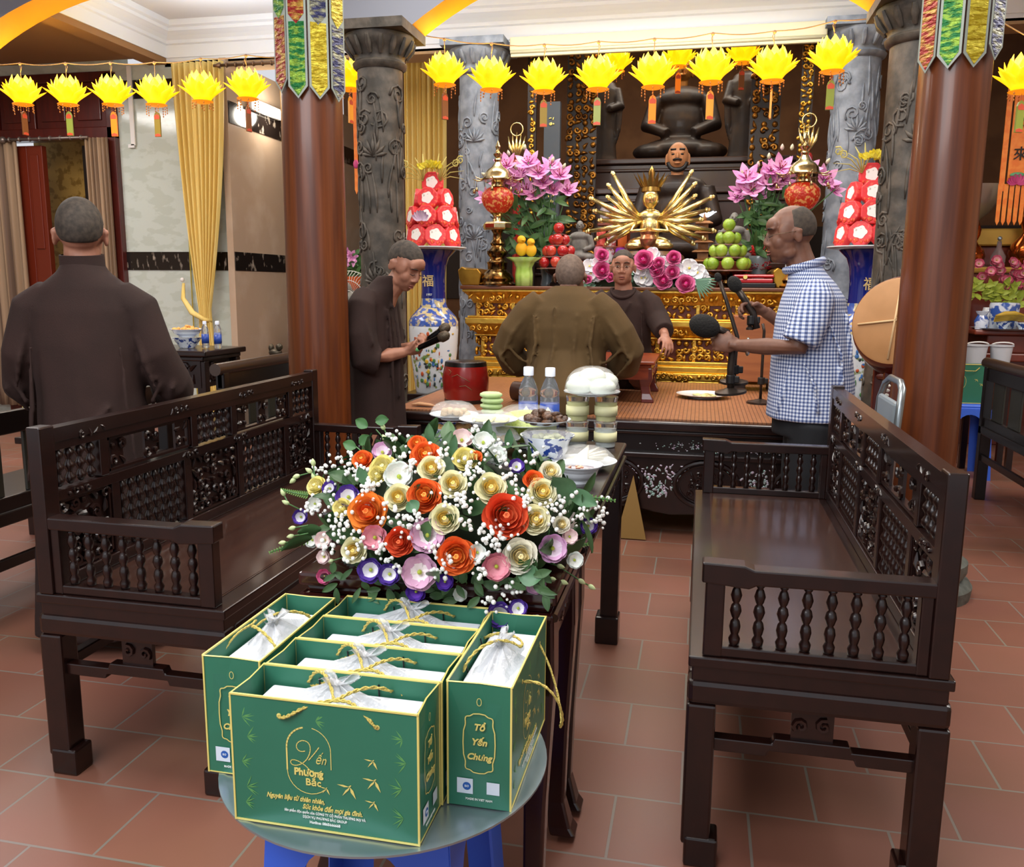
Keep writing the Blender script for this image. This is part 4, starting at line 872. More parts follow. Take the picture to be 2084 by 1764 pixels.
# jars with buns on top
def jar(label, loc, c1, r=.039, h=.085):
    t = thing('sweet_jar',label,'jar',loc); b = B(); b.lathe([(r*.82,0),(r*.86,.004),(r*.98,h*.9),(r*1.02,h*.93),(r*1.02,h),(r*.8,h)],seg=24); b.build('clear_cup',glass,t,smooth='auto')
    b = B(); b.lathe([(0,.003),(r*.80,.003),(r*.92,h*.78),(0,h*.79)],seg=24); b.build('filling',c1,t,smooth='auto'); b = B(); b.lathe([(r*1.0,h*.25),(r*1.01,h*.62)],seg=24); b.build('paper_label',M('cream_jar_label','e3e0b0',.5),t,smooth=True); return t
jc1 = M('white_jelly','d9ded8',.4); jc2 = M('pale_yellow_jelly','e0da98',.4)
jar('lower left clear cup of white jelly beneath the wrapped buns',(-.395,2.86,TT),jc1); jar('lower right clear cup of white jelly beneath the wrapped buns',(-.30,2.87,TT),jc1)
jar('upper left clear cup of pale yellow jelly under the plate of buns',(-.395,2.86,TT+.088),jc2); jar('upper right clear cup of pale yellow jelly under the plate of buns',(-.30,2.87,TT+.088),jc2)
t = plate('film-wrapped plate of white steamed buns on top of the stacked jars',(-.348,2.862,TT+.176),.094,.012)
bunm = M('white_steamed_bun','d5dcd0',.35,coat=.3)
for x,y,z in ((-.038,-.03,.033),(.038,-.034,.031),(-.038,.03,.045),(.038,.03,.045),(0,0,.062)):
    b = B(); b.ell((x,y,z),(.047,.038,.030),16,10); b.build('steamed_bun',bunm,t,smooth=True)
wrap(t,.092,.088,.010,8)
# ================================================================ lotus lanterns, strings, banners
pet_o = M('glowing_yellow_petal','ffd21e',.4,alpha=.8,emit=('ffb400',.72),n=(14,'ffe640',.3,.6)); pet_i = M('glowing_inner_petal','ffe93a',.4,alpha=.5,emit=('ffe44a',2.1)); bulbm = M('lantern_bulb','ffffff',.3,emit=('fff6b0',14))
edge_o = M('orange_petal_rim','f29a1c',.4,emit=('f08a10',.6)); bead = M('orange_bead','d98a3a',.25,trans=.3)
strm = M('tan_string','9a7c5c',.8)
tagc = {'green':M('green_tag','8f9a3f',.3,alpha=.85),'orange':M('orange_tag','ee7a18',.35,emit=('ee7a18',.25)),'olive':M('olive_tag','8c7426',.35),'brown':M('brown_tag','7b4a22',.4),'gold':M('amber_tag','d9902c',.35,emit=('d98a20',.15))}
tred = M('red_tag_end','c24a2c',.4)
def lantern(label, loc, tagk=None, rt=0, seed=0):
    t = thing('lotus_lantern',label,'lantern',loc,seed*.7,'glowing yellow lotus lanterns on strings over the altar'); rg = random.Random(seed)
    for nm,n,rad,L,W,lean,cup,cv,mt,ph in (('outer_petals',8,.045,.140,.036,1.08,-.10,-.22,pet_o,0),('middle_petals',8,.05,.145,.040,.72,-.02,-.12,pet_o,.39),('upper_petals',8,.05,.160,.042,.36,.06,-.06,pet_o,.0),('inner_petals',8,.045,.185,.040,.12,.16,-.04,pet_i,.39)):
        b = B()
        for k in range(n):
            a = 2*pi*k/n+ph; d = Vector((cos(a),sin(a),0)); side = Z3.cross(d); ax = Z3*cos(lean)+d*sin(lean); nr = d*cos(lean)-Z3*sin(lean)
            def fn(u, v, d=d, side=side, ax=ax, nr=nr): s_ = (u-.5)*2; w_ = W*(sin(pi*min(1,.18+v*.82))**.75)*(1 if v < .99 else 0); return d*rad+Z3*(-.085)+ax*(L*v)+side*s_*w_+nr*(cup*L*sin(v*pi)+cv*L*v*v*v-abs(s_)*abs(s_)*w_*.35)
            b.grid(fn,4,6)
        b.build(nm,mt,t,smooth=True,solid=.002)
    b = B(); b.lathe([(.0,-.10),(.045,-.10),(.062,-.092),(.052,-.082),(0,-.08)],seg=18); b.lathe([(.064,-.094),(.071,-.09),(.064,-.086)],seg=24); b.build('base_ring',edge_o,t,smooth='auto')
    b = B(); b.ell((0,0,-.015),(.046,.046,.055),14,10); b.build('bulb',bulbm,t,smooth=True)
    for k in range(8):
        b = B(); a = k*pi/4+.2; x,y = .066*cos(a),.066*sin(a); n = rg.choice((2,3,4))
        for j in range(n): b.ell((x,y,-.105-j*.017),(.0042,.0042,.007),6,5)
        b.build('bead_strand',bead,t,smooth=True)
    b = B(); b.tube([(0,0,.05),(0,0,.10),(.0,0,.175)],.0018,5); b.tube([(0,0,.125),(.012,0,.16),(0,0,.175)],.0025,5); b.ell((0,0,.18),.011,8,6); b.build('hanging_cord',strm,t,smooth=True)
    if tagk:
        b = B(); b.T = Matrix.Rotation(rt-seed*.7,4,'Z')
        pts = [(-.022,-.30),(.022,-.30),(.022,-.165),(.015,-.145),(0,-.135),(-.015,-.145),(-.022,-.165)]
        b.mi = 0; b.prism(pts,.012); b.mi = 1; b.prism([(-.0215,-.298),(.0215,-.298),(.0215,-.285),(0,-.278),(-.0215,-.285)],.0135); b.prism([(-.018,-.185),(.018,-.185),(.021,-.165),(.0,-.15),(-.021,-.165)],.0135)
        b.T = None; b.tube([(0,0,-.10),(0,0,-.137)],.0012,5); b.build('paper_tag',[tagc[tagk],tred],t,bevel=.003)
    l = bpy.data.lights.new('lantern_light','POINT'); l.energy = .55; l.color = (1,.78,.35); l.shadow_soft_size = .05
    o = bpy.data.objects.new('lantern_light',l); COL.objects.link(o); o.parent = t; o.location = (0,0,.07)
    return t
LZ = 5.5
lans = [(45,185,'brown',1.5,'leftmost lotus lantern of all, at the left edge of the picture'),(137,185,'green',.1,'second lotus lantern from the left, with a green tag'),(228,185,'orange',.1,'third lotus lantern from the left, with a bright orange tag'),(317,185,'olive',0,'fourth lotus lantern from the left, before the pale marble'),(411,178,None,0,'fifth lotus lantern from the left, in front of the tall yellow curtain'),(503,172,'brown',1.3,'sixth lotus lantern from the left, beside the striped hanging pennant'),
 (712,152,'gold',1.4,'lotus lantern half hidden between the wooden column and the dark stone column'),(905,142,'brown',.9,'lotus lantern just right of the dark stone column, before the yellow curtain'),(1000,152,None,0,'lotus lantern in front of the left blue-grey stone column'),(1107,155,'olive',.3,'lotus lantern with an olive tag, right after the left blue-grey column'),(1217,150,'green',0,'lotus lantern with a pale green tag above the lilies'),(1330,145,'orange',.2,'lotus lantern with an orange tag over the golden many-armed statue'),
 (1448,135,'gold',.5,'lotus lantern with an amber tag over the green fruit'),(1573,132,'gold',1.5,'lotus lantern whose tag is seen edge-on, second from the right column'),(1695,112,'green',0,'highest lotus lantern, before the right blue-grey stone column')]
P = []
for i,(px,py,tk,rt,lb) in enumerate(lans):
    p = at(px,py,Y=LZ); p.z -= .0; lantern(lb,p,tk,rt+atan2(-p.x,p.y)*-1*0,i); P.append(p+Vector((0,0,.185)))
def string(pts, name, label):
    b = B(); Q = []
    for i in range(len(pts)-1):
        for k in range(6): q = k/6; p = pts[i].lerp(pts[i+1],q); p.z -= .02*sin(q*pi)*min(1,(pts[i+1]-pts[i]).length*2); Q.append(p)
    Q.append(pts[-1]); b.tube(Q,.0035,5); tag(b.build('lantern_string',strm,smooth=True),label,'string')
string([Vector((-5.4,5.5,2.80))]+P[:6]+[Vector((-2.6,5.5,2.72))]+[P[6]]+[Vector((-1.96,5.5,2.80))],'s','tan string carrying the seven lotus lanterns on the left')
string([Vector((-1.9,5.5,2.84))]+P[7:]+[Vector((1.0,5.5,2.78))],'s','tan string carrying the eight lotus lanterns over the altar')
Q = []
for i,(px,py,tk,lb) in enumerate(((1255,122,None,'back-row lotus lantern peeping out behind the row, left one under the blind'),(1382,112,'orange','back-row lotus lantern in the middle, just below the blind'),(1512,104,'brown','back-row lotus lantern at right, just below the blind'))):
    p = at(px,py,Y=7.6); lantern(lb,p,tk,.2,20+i); Q.append(p+Vector((0,0,.185)))
string([Q[0]+Vector((-.9,0,.1))]+Q+[Q[-1]+Vector((.9,0,.1))],'s','string of the back row of lotus lanterns behind the blind')
p = at(2084,150,Y=5.3); lantern('lotus lantern cut by the right edge of the picture',p,'green',.4,31); string([Vector((1.3,5.3,2.8)),p+Vector((0,0,.185)),Vector((2.2,5.3,2.8))],'s','short string of the lantern at the right edge')
# striped pennants on the wooden columns
def satin(n,h,h2): return M('satin_'+n,h,.32,.45,n=(22,h2,.45,.6,(1,1,3)),bump=(34,1.0,(1,1,3)))
cg = {'r':satin('red','8a1f1c','b08a3a'),'g':satin('green','1c6b35','86a83a'),'y':satin('yellow','a08a12','d0c040'),'n':satin('navy','2c2f55','8a8a70')}
edgem = M('silver_braid','8e958c',.5,.2)
def pennant(label, cx, cy, r, cols, zb, a0, da, shift):
    t = thing('striped_pennant',label,'pennant',(cx,cy,0))
    for k,(top,bot) in enumerate(cols):
        a = a0+k*da; n = Vector((cos(a),sin(a),0)); U = Vector((-sin(a),cos(a),0)); w_ = r*da*.5; O = n*(r+.006+.004*(k%2)); zs = zb+shift[k]
        b = B(); b.mi = 1; b.prism([(-w_,1.1),(-w_,.05),(0,0),(w_,.05),(w_,1.1)],.003,O+Z3*zs,U,Z3)
        f = .009; b.mi = 0
        b.prism([(-w_+f,.31),(-w_+f,.05+f*.6),(0,f*1.2),(w_-f,.05+f*.6),(w_-f,.31)],.006,O+Z3*zs,U,Z3); b.mi = 2
        b.prism([(-w_+f,1.1),(-w_+f,.34),(0,.30),(w_-f,.34),(w_-f,1.1)],.0075,O+Z3*zs,U,Z3)
        b.build('stripe',[cg[bot],edgem,cg[top]],t)
    return t
pennant('four-striped satin pennant hanging round the left wooden column',-1.742,3.75,.150,(('g','r'),('r','g'),('n','y'),('y','n')),2.035,RD(-118),RD(33),(.03,0,0,.0))
pennant('four-striped satin pennant hanging round the right wooden column',.905,3.75,.142,(('r','r'),('g','g'),('y','y'),('n','n')),2.05,RD(-146),RD(33),(.0,0,0,.03))
# ================================================================ the altar and what stands on it
AX = -.55; AY = 6.10; AZ = 1.25; ah = 1.17
t = thing('gilded_altar','long gilded altar table densely carved, behind the bamboo mat','altar',(AX,AY,0))
def tier(b, z0, z1, off, d=.74): b.b2((-ah+off,off*.8,z0),(ah-off,d-off*.8,z1))
b = B(); tier(b,1.225,1.25,0); b.build('red_top',M('altar_top_wood','6a3a1c',.3,coat=.4),t,bevel=.006)
b = B(); tier(b,1.205,1.226,.012); tier(b,1.02,1.035,.045); tier(b,.975,1.02,.03); tier(b,.885,.90,.09); tier(b,.70,.735,.085); tier(b,.655,.70,.07); tier(b,.60,.655,.05); tier(b,.0,.60,.06); b.build('gilded_mouldings',gilt_flat,t,bevel=.008)
b = B(); b.loft([[Vector((sx*(ah-o),(o*.8 if sy < 0 else .74-o*.8),z)) for sx,sy in ((-1,-1),(1,-1),(1,1),(-1,1))] for o,z in ((.085,1.125),(.06,1.17),(.02,1.207))]); b.loft([[Vector((sx*(ah-o),(o*.8 if sy < 0 else .74-o*.8),z)) for sx,sy in ((-1,-1),(1,-1),(1,1),(-1,1))] for o,z in ((.11,.90),(.07,.935),(.035,.978))]); b.build('cove_frieze',gilt,t)
b = B(); tier(b,1.03,1.13,.095); tier(b,.735,.89,.13); b.build('red_ground',M('altar_dark_red','5a2410',.5),t)
b = B()
def fr(z, h, off, ts, seed, dens=1): carving(b,(0,off*.8-.006,z),(1,0,0),(0,0,1),2*(ah-off)-.02,h,seed,ts,dens)
for a_ in ((1.165,.08,.045,.012,1,1.3),(1.08,.10,.095,.013,2,1.4),(.94,.065,.06,.011,3,1.3)): b = B(); fr(*a_); b.build('carved_frieze',gilt,t,smooth=True)
for a_ in ((.812,.155,.13,.014,4,1.45),(.628,.05,.05,.012,5,1.3)): b = B(); fr(*a_); b.build('carved_frieze',gilt,t,smooth=True)
b = B(); carving(b,(-ah+.10,.35,.81),(0,-1,0),(0,0,1),.5,.14,8,.012); b.build('carved_side_panel',gilt,t,smooth=True)
for k in range(9):
    b = B(); b.b2((-ah+.12+k*(2*ah-.24)/8-.014,.062,1.03),(-ah+.12+k*(2*ah-.24)/8+.014,.08,1.13)); b.build('gilded_muntin',gilt_flat,t,bevel=.004); b = B(); b.b2((-ah+.15+k*(2*ah-.30)/8-.014,.088,.735),(-ah+.15+k*(2*ah-.30)/8+.014,.11,.89)); b.build('gilded_muntin',gilt_flat,t,bevel=.004)
for s_ in (-1,1):
    b = B(); b.prism([(0,0),(.13,0),(.145,.09),(.12,.12),(.03,.12),(.0,.135),(-.03,.11),(-.02,.04)],.62,(s_*(ah-.06)-(.06 if s_ < 0 else .07),.36,AZ+.002)); b.build('scroll_end',M('gilded_scroll','c99a3c',.3,.8,n=(6,'a87a2a',.4,.6)),t,bevel=.008)
# ---- brass lamps with red crystal bowls
def censer(label, loc):
    t = thing('brass_altar_lamp',label,'lamp',loc)
    b = B(); b.lathe([(0,0),(.135,0),(.14,.012),(.13,.02),(.12,.03),(.125,.05),(.105,.085),(.085,.10),(.07,.115),(.072,.15),(.078,.165),(.06,.18),(.055,.20),(.074,.225),(.076,.245),(.05,.27),(.045,.285),(.055,.30),(.035,.33),(.032,.37),(.05,.40),(0,.40)],seg=36); b.build('foot',brass_d,t,smooth='auto')
    b = B(); b.lathe([(0,.395),(.095,.395),(.105,.41),(.105,.44),(.095,.452),(0,.452)],seg=8); b.build('octagonal_tray',brass,t,bevel=.003)
    b = B(); b.lathe([(.04,.452),(.03,.48),(.035,.50),(.055,.515)],seg=24); b.lathe([(.075,.685),(.05,.70),(.045,.73),(.06,.745)],seg=24); b.build('collar',brass,t,smooth='auto')
    b = B(); b.lathe([(.035,.505),(.075,.53),(.105,.57),(.118,.61),(.112,.65),(.085,.68),(.07,.69)],seg=28); b.build('red_crystal_bowl',M('red_crystal','a82a18',.12,n=(40,'c89a58',.52,.6),bump=(60,1.0),emit=('ff3a10',.06)),t,smooth=True)
    b = B(); b.lathe([(.0,.74),(.115,.74),(.12,.748),(.10,.765),(.095,.79),(.07,.82),(.045,.835),(.035,.85),(.022,.87),(.028,.885),(.018,.90),(.03,.915),(.034,.925),(.018,.935),(.012,.955),(.02,.975),(.01,1.0),(0,1.02)],seg=28); b.build('domed_lid',brass,t,smooth='auto')
    for k in range(8):
        a = k*pi/4; c = Vector((cos(a),sin(a),0)); b = B(); b.tube([c*.11+Z3*.745,c*.15+Z3*.742,c*.185+Z3*.755],[.004,.006,.003],6); b.tube([c*.175+Z3*.745,c*.175+Z3*.68],.0012,4); b.lathe([(.0,.03),(.006,.028),(.012,.0),(.0,.0)],c*.175+Z3*.655,8); b.build('dragon_hook_bell',brass,t,smooth=True)
    return t
c1 = censer('tall brass altar lamp with red crystal bowl at the left end of the altar',(-1.47,6.22,AZ+.002)); dup(c1,(.625,6.22,AZ+.002),.2,'tall brass altar lamp with red bowl behind the head of the checked-shirt man')
# ---- lilies
lp = M('lily_pink','d283bd',.5,n=(14,'e3abd2',.4,.65)); lpd = M('lily_magenta','b8519c',.5); ost = M('lily_stamen','8a3a1c',.6)
def lily(b, C, N, r, seed=0):
    rg = random.Random(seed); U,V,N = frame(Vector(N)); C = Vector(C)
    for k in range(6):
        a = 2*pi*k/6+seed; d = U*cos(a)+V*sin(a); side = N.cross(d); lean = .85+(k%2)*.1; ax = N*cos(lean)+d*sin(lean); nr = d*cos(lean)-N*sin(lean)
        b.mi = 0
        b.grid(lambda u,v: C+ax*r*v+side*((u-.5)*2)*r*.26*sin(pi*min(1,.1+v*.88))+nr*(r*.12*sin(v*pi)+r*.35*max(0,v-.6))-N*0,4,7)
        b.mi = 1; b.tube([C+ax*r*.1+nr*.002,C+ax*r*.55+nr*r*.1],[r*.05,r*.01],4)
    b.mi = 2
    for k in range(5): a = k*1.26; b.tube([C,C+N*r*.5+(U*cos(a)+V*sin(a))*r*.18],r*.012,4); b.ell(C+N*r*.5+(U*cos(a)+V*sin(a))*r*.18,r*.04,5,4)
def lilies(label, base, Y, blooms, buds, lo, hi, vh=.22):
    t = thing('lily_bouquet',label,'flowers',base); BO = Vector(base)
    b = B(); b.lathe([(.05,0),(.055,.01),(.045,.06),(.06,.14),(.075,vh-.02),(.07,vh),(.06,vh-.01),(.05,.1),(0,.05)],seg=24); b.build('vase',M('grey_glazed_vase','6b7478',.2,coat=.5),t,smooth='auto')
    T_ = BO+Z3*vh; rg = random.Random(int(base[0]*100))
    b = B()
    for i,(px,py,r) in enumerate(blooms):
        p = at(px,py,Y=Y+rg.uniform(-.08,.05)); b.tube([Vector((0,0,vh-.04)),(p-BO)*.5+Vector((0,0,vh*.5)),p-BO],.004,5)
    b.build('stems',leafm,t,smooth=True)
    for i,(px,py,r) in enumerate(blooms):
        p = at(px,py,Y=Y+rg.uniform(-.08,.0)); n = (p-T_).normalized()*.6+Vector((.12,-1,.1))*.8; b = B(); lily(b,p-BO-n.normalized()*.02,n,r*.0046,i); b.build('lily',[lp,lpd,ost],t,smooth=True)
    b = B()
    for px,py,dx,dy in buds: p = at(px,py,Y=Y); bud(b,p-BO,(dx,-.1,-dy),.016)
    b.build('lily_bud',M('lily_bud_pale','b9b79a',.5,n=(9,'c98fb0',.5,.7)),t,smooth=True)
    b = B()
    for k in range(95):
        px = rg.uniform(lo[0],hi[0]); py = rg.uniform(lo[1],hi[1]); p = at(px,py,Y=Y+rg.uniform(-.05,.1)); leaf(b,p-BO,Vector((rg.uniform(-1,1),rg.uniform(-.6,.2),rg.uniform(-.5,1))),Vector((0,-1,.4)),rg.uniform(.09,.15),rg.uniform(.015,.026),.3)
    b.build('lily_leaves',M('lily_leaf','33552f',.45,n=(9,'4b7340',.35,.65)),t,smooth=True)
    return t
lilies('big bouquet of pink lilies left of the golden statue',(-1.13,6.42,AZ+.002),6.40,[(1012,372,20),(1060,350,22),(1088,395,22),(1125,385,20),(1030,335,24),(1045,365,24),(1075,330,25),(1095,350,26),(1070,385,26),(1105,370,24),(1140,355,24),(1155,385,22),(1035,390,18),(985,400,18),(1120,335,20)],[(1035,312,-.2,-1),(1050,340,.1,-1),(1068,300,.1,-1),(1125,325,.4,-1),(1148,338,.5,-1),(985,355,-1,-.6)],(1030,400),(1135,520))
lilies('big bouquet of pink lilies right of the golden statue, by the second brass lamp',(.38,6.42,AZ+.002),6.40,[(1545,395,22),(1510,385,22),(1575,375,22),(1700,385,18),(1520,360,26),(1530,385,24),(1560,365,24),(1590,340,25),(1595,365,20),(1650,340,20),(1680,365,26),(1500,400,18),(1570,345,20)],[(1592,300,0,-1),(1612,300,.1,-1),(1565,318,0,-1),(1543,335,0,-1),(1510,350,-.4,-1),(1685,328,.6,-1),(1608,325,0,-1)],(1525,400),(1600,510))
# ---- golden many-armed statue
gl = M('bright_gilding','e6cf8c',.24,.95,bump=(30,.15)); wd = M('walnut_statue_base','5a3a20',.4,coat=.3)
t = thing('many_armed_statue','golden many-armed seated statue with spiked crown in the centre of the altar','statue',(-.39,6.42,AZ+.002))
b = B(); b.lathe([(0,0),(.20,0),(.20,.03),(.17,.05),(.15,.12),(.18,.16),(.22,.19),(.24,.22),(.2,.25),(0,.26)],seg=28,sy=.7); 
for k in range(14): a = k*pi/7; b.ell((.21*cos(a),.147*sin(a),.20),(.045,.03,.035),8,6)
b.build('lotus_base',wd,t,smooth='auto')
b = B()
b.ell((0,0,.31),(.16,.10,.055),16,8); b.ell((0,.0,.42),(.075,.055,.11),16,10); b.ell((0,0,.50),(.09,.05,.05),14,8); b.ell((0,0,.56),(.03,.03,.05),10,8); b.ell((0,-.02,.62),(.060,.06,.072),16,12); b.ell((0,-.08,.612),(.010,.012,.018),8,6); b.ell((0,-.076,.585),(.02,.01,.006),8,6)
for s_ in (-1,1): b.ell((s_*.10,-.05,.29),(.08,.05,.03),12,8,(0,0,s_*.3)); b.ell((s_*.048,0,.60),(.008,.012,.025),8,6)
b.build('body',gl,t,remesh=.007,sm=3)
for k in range(18):
    s_ = -1 if k%2 else 1; a = RD(-34+ (k//2)*11.5) ; L = .27+.05*((k//2)%3); yy = .01-.02*((k//2)%2)
    D = Vector((s_*cos(a),0,sin(a))); c = Vector((s_*.07,yy,.47)); e = c+D*L*.5+Vector((0,-.03,-.012)); h = c+D*L; b = B()
    b.tube([c,e,h],[.026,.022,.014],8); b.ell(h+D*.012,(.016,.011,.02),8,6)
    for f in range(5): q = (f-2)*.30; dd = (D*cos(q)+Vector((-D.z,0,D.x))*sin(q)).normalized(); b.tube([h+D*.015+dd*.004,h+D*.015+dd*(.028-.003*abs(f-2))],[.005,.003],5)
    for q in (.62,.9): p = c.lerp(h,q); b.tube([p-D*.004,p+D*.004],[.0125,.0125],8)
    b.build('arm',gl,t,smooth=True)
for s_ in (-1,1):
    b = B(); c = Vector((s_*.09,-.02,.47)); b.tube([c,Vector((s_*.13,-.06,.39)),Vector((s_*.02,-.10,.40))],[.016,.014,.01],8); b.ell((s_*.012,-.105,.42),(.009,.01,.024),8,6); b.build('praying_arm',gl,t,smooth=True)
b = B(); b.lathe([(.062,.665),(.070,.67),(.068,.705),(.062,.705)],seg=20)
for k in range(9):
    a = -pi/2+(k-4)*.42; c = Vector((cos(a)*.066,sin(a)*.062,.70)); o_ = Vector((cos(a)*.135,sin(a)*.105,.80+.02*(k == 4))); U = Vector((-sin(a),cos(a),0))*.026; b.add([c-U,c+U,o_,c-U*.6+Vector((cos(a),sin(a),0))*.008,c+U*.6+Vector((cos(a),sin(a),0))*.008],[(0,1,2),(3,4,2),(0,3,2),(1,4,2)])
b.lathe([(.03,.68),(.035,.72),(.02,.77),(.026,.80),(.015,.83),(0,.85)],seg=14); b.build('spiked_crown',M('antique_gilding','9c7c40',.3,.9),t,smooth='auto')
b = B(); b.lathe([(.045,0),(.05,.02),(.02,.035),(.05,.06),(.062,.10),(.045,.13),(.06,.15),(.05,.14),(.0,.10)],(0,-.17,.23),16); b.build('incense_cup',M('rose_copper','b07a58',.25,.8),t,smooth='auto')
# ---- statues behind
def figure(name, label, cat, loc, s, mt, fm_, standing=False, beard=False, crown_=False, seedr=0, base=None):
    t = thing(name,label,cat,loc)
    b = B()
    if standing:
        b.lathe([(r*s,z*s) for r,z in ((.0,0),(.17,0),(.155,.05),(.13,.35),(.14,.6),(.155,.78),(.12,.86),(.05,.90),(0,.91))],seg=20,sy=.7)
        for q in (-1,1): b.tube([Vector((q*.14,0,.80))*s,Vector((q*.18,-.04,.60))*s,Vector((q*.07,-.13,.56))*s],[.05*s,.065*s,.04*s],10); b.tube([Vector((q*.16,-.02,.6))*s,Vector((q*.16,-.03,.35))*s,Vector((q*.14,-.02,.2))*s],[.06*s,.045*s,.02*s],8,flat=.5)
        hz = .98
    else:
        b.ell((0,0,.10*s),(.34*s,.24*s,.11*s),18,10); b.ell((0,.02*s,.34*s),(.19*s,.13*s,.26*s),18,12); b.ell((0,.0,.52*s),(.22*s,.12*s,.10*s),16,10)
        for q in (-1,1): b.tube([Vector((q*.20,0,.52))*s,Vector((q*.27,-.04,.30))*s,Vector((q*.10,-.17,.22))*s],[.07*s,.07*s,.045*s],10); b.ell((q*.22*s,-.10*s,.08*s),(.17*s,.13*s,.075*s),14,8)
        hz = .72
    b.build('robed_body',mt,t,remesh=.012*s,sm=4)
    b = B(); b.tube([Vector((0,0,hz-.12))*s,Vector((0,0,hz-.04))*s],.045*s,12); b.ell((0,-.005*s,hz*s+.02*s),(.075*s,.085*s,.10*s),18,14); b.ell((0,-.088*s,hz*s+.015*s),(.013*s,.02*s,.025*s),8,6); b.ell((0,-.075*s,hz*s-.03*s),(.025*s,.018*s,.010*s),8,6)
    for q in (-1,1): b.ell((q*.078*s,.005*s,hz*s+.0*s),(.012*s,.02*s,.045*s),8,6); b.ell((q*.03*s,-.072*s,hz*s+.045*s),(.022*s,.014*s,.008*s),8,6)
    b.build('head',fm_,t,remesh=.006*s,sm=2)
    b = B()
    for q in (-1,1): b.ell((q*.03*s,-.078*s,hz*s+.028*s),(.014*s,.010*s,.007*s),8,6)
    if beard: b.tube([Vector((q*.0+cos(a)*.062,-.055+.02*abs(cos(a)),hz-.02-.055*sin(a)))*s for a in [i*pi/10 for i in range(11)]],.017*s,7); b.tube([Vector((-.03,-.09,hz-.012))*s,Vector((0,-.097,hz-.005))*s,Vector((.03,-.09,hz-.012))*s],.008*s,6); [b.tube([Vector((q*.012,-.083,hz+.062))*s,Vector((q*.05,-.072,hz+.062))*s],.007*s,5) for q in (-1,1)]
    b.build('dark_features',M('black_paint','15100e',.5),t,smooth=True)
    if crown_: b = B(); b.lathe([(r*s,(hz+z)*s) for r,z in ((.07,.05),(.082,.06),(.08,.10),(.05,.15),(.03,.19),(0,.2))],seg=16); [b.ell((.075*s*cos(a),.075*s*sin(a),(hz+.12)*s),(.016*s,.016*s,.03*s),6,5) for a in [k*pi/4 for k in range(8)]]; b.build('crown',gilt_flat,t,smooth=True)
    return t
darkst = M('dark_lacquer_statue','1f130d',.55,n=(8,'33200f',.45,.7),coat=.1); goldf = M('dull_gold_face','8a5a28',.35,.6); peach = M('painted_face','b07850',.5)
redbr = M('shelf_dark_wood','3a2014',.4,coat=.2)
for x0,x1,y0,y1,z,lb in ((-1.50,.78,7.2,7.68,1.45,'front and lowest dark wooden step of the shrine behind the altar'),(-1.35,.85,7.80,8.3,2.1,'middle dark wooden step of the shrine'),(-1.3,.85,8.3,9.6,2.42,'rearmost and highest dark wooden step of the shrine, under the tall statues')):
    b = B(); b.b2((x0,y0+.04,0),(x1,y1,z-.05)); b.b2((x0-.02,y0,z-.05),(x1+.02,y1,z)); b.b2((x0-.01,y0+.02,z-.12),(x1+.01,y0+.06,z-.09)); tag(b.build('shrine_step',redbr,bevel=.01),lb,'shelf')
figure('bearded_statue','dark robed bearded seated statue with a painted face behind the golden statue','statue',(-.245,7.45,1.452),1.15,darkst,peach,beard=True)
figure('seated_statue','large dark seated statue with a gilded lap high at the back of the shrine','statue',(-.27,8.75,2.422),1.15,darkst,goldf,crown_=True)
figure('standing_statue','dark standing robed statue high at the back, left of the large seated one','statue',(-.98,8.5,2.422),.82,darkst,goldf,standing=True,crown_=True)
figure('standing_statue','dark standing robed statue high at the back, right of the large seated one','statue',(.30,8.5,2.422),.85,darkst,goldf,standing=True,crown_=True)
b = B(); 
grst = M('grey_stone_statue','6b6762',.7,n=(20,'85817a',.4,.6))
figure('stone_buddha','small grey stone seated figure behind the green fruit','statue',(.205,6.66,AZ+.19),.42,grst,grst); b = B(); b.b2((.095,6.56,AZ+.002),(.315,6.76,AZ+.19)); tag(b.build('wooden_plinth',redwood,bevel=.006),'small wooden plinth under the grey stone figure right of the pagoda','plinth')
figure('stone_buddha','small grey stone seated figure between the apples and the red gifts','statue',(-.93,6.66,AZ+.19),.36,grst,grst); b = B(); b.b2((-1.03,6.56,AZ+.002),(-.83,6.76,AZ+.19)); tag(b.build('wooden_plinth',redwood,bevel=.006),'small wooden plinth under the grey figure by the apples','plinth')
# carved gold hangings and pillars of the shrine
cg2 = M('dark_gold_carving','b07a30',.35,.8,n=(20,'5a3614',.4,.62))
for x,w_,z0,z1,lb in ((-1.08,.26,1.5,3.4,'tall dark-gold carved panel left of the bearded statue'),(.44,.24,1.5,3.3,'tall dark-gold carved panel right of the bearded statue'),(-1.40,.07,1.6,3.2,'narrow gilded strip panel beside the left blue-grey column'),(.70,.09,1.6,3.3,'narrow bright gilded strip panel beside the right blue-grey column')):
    t = thing('carved_shrine_panel',lb,'panel',(x,7.70 if w_ > .1 else 7.10,0)); y0 = 0
    b = B(); b.b2((-w_/2,0,.0),(w_/2,.04,z1)); b.build('panel_board',M('near_black_board','20130d',.4),t)
    b = B(); carving(b,(0,-.002,(z0+z1)/2),(1,0,0),(0,0,1),w_,z1-z0,int(abs(x)*30),.017 if w_ > .1 else .012,1.45); b.build('gilt_relief',cg2 if w_ > .1 else gilt,t,smooth=True)
b = B(); b.b2((-1.30,7.10,0),(-1.17,7.16,2.70)); o = b.build('slate_couplet_board',M('slate_board','3c434a',.5)); tag(o,'tall slate-coloured board with gold brush marks left of the shrine','board')
b = B(); [carving(b,(-1.235,7.095,z),(1,0,0),(0,0,1),.06,.07,int(z*9),.005) for z in (2.55,2.25,1.95,1.7)]; g_ = b.build('gold_brush_marks',goldp,o,smooth=True)
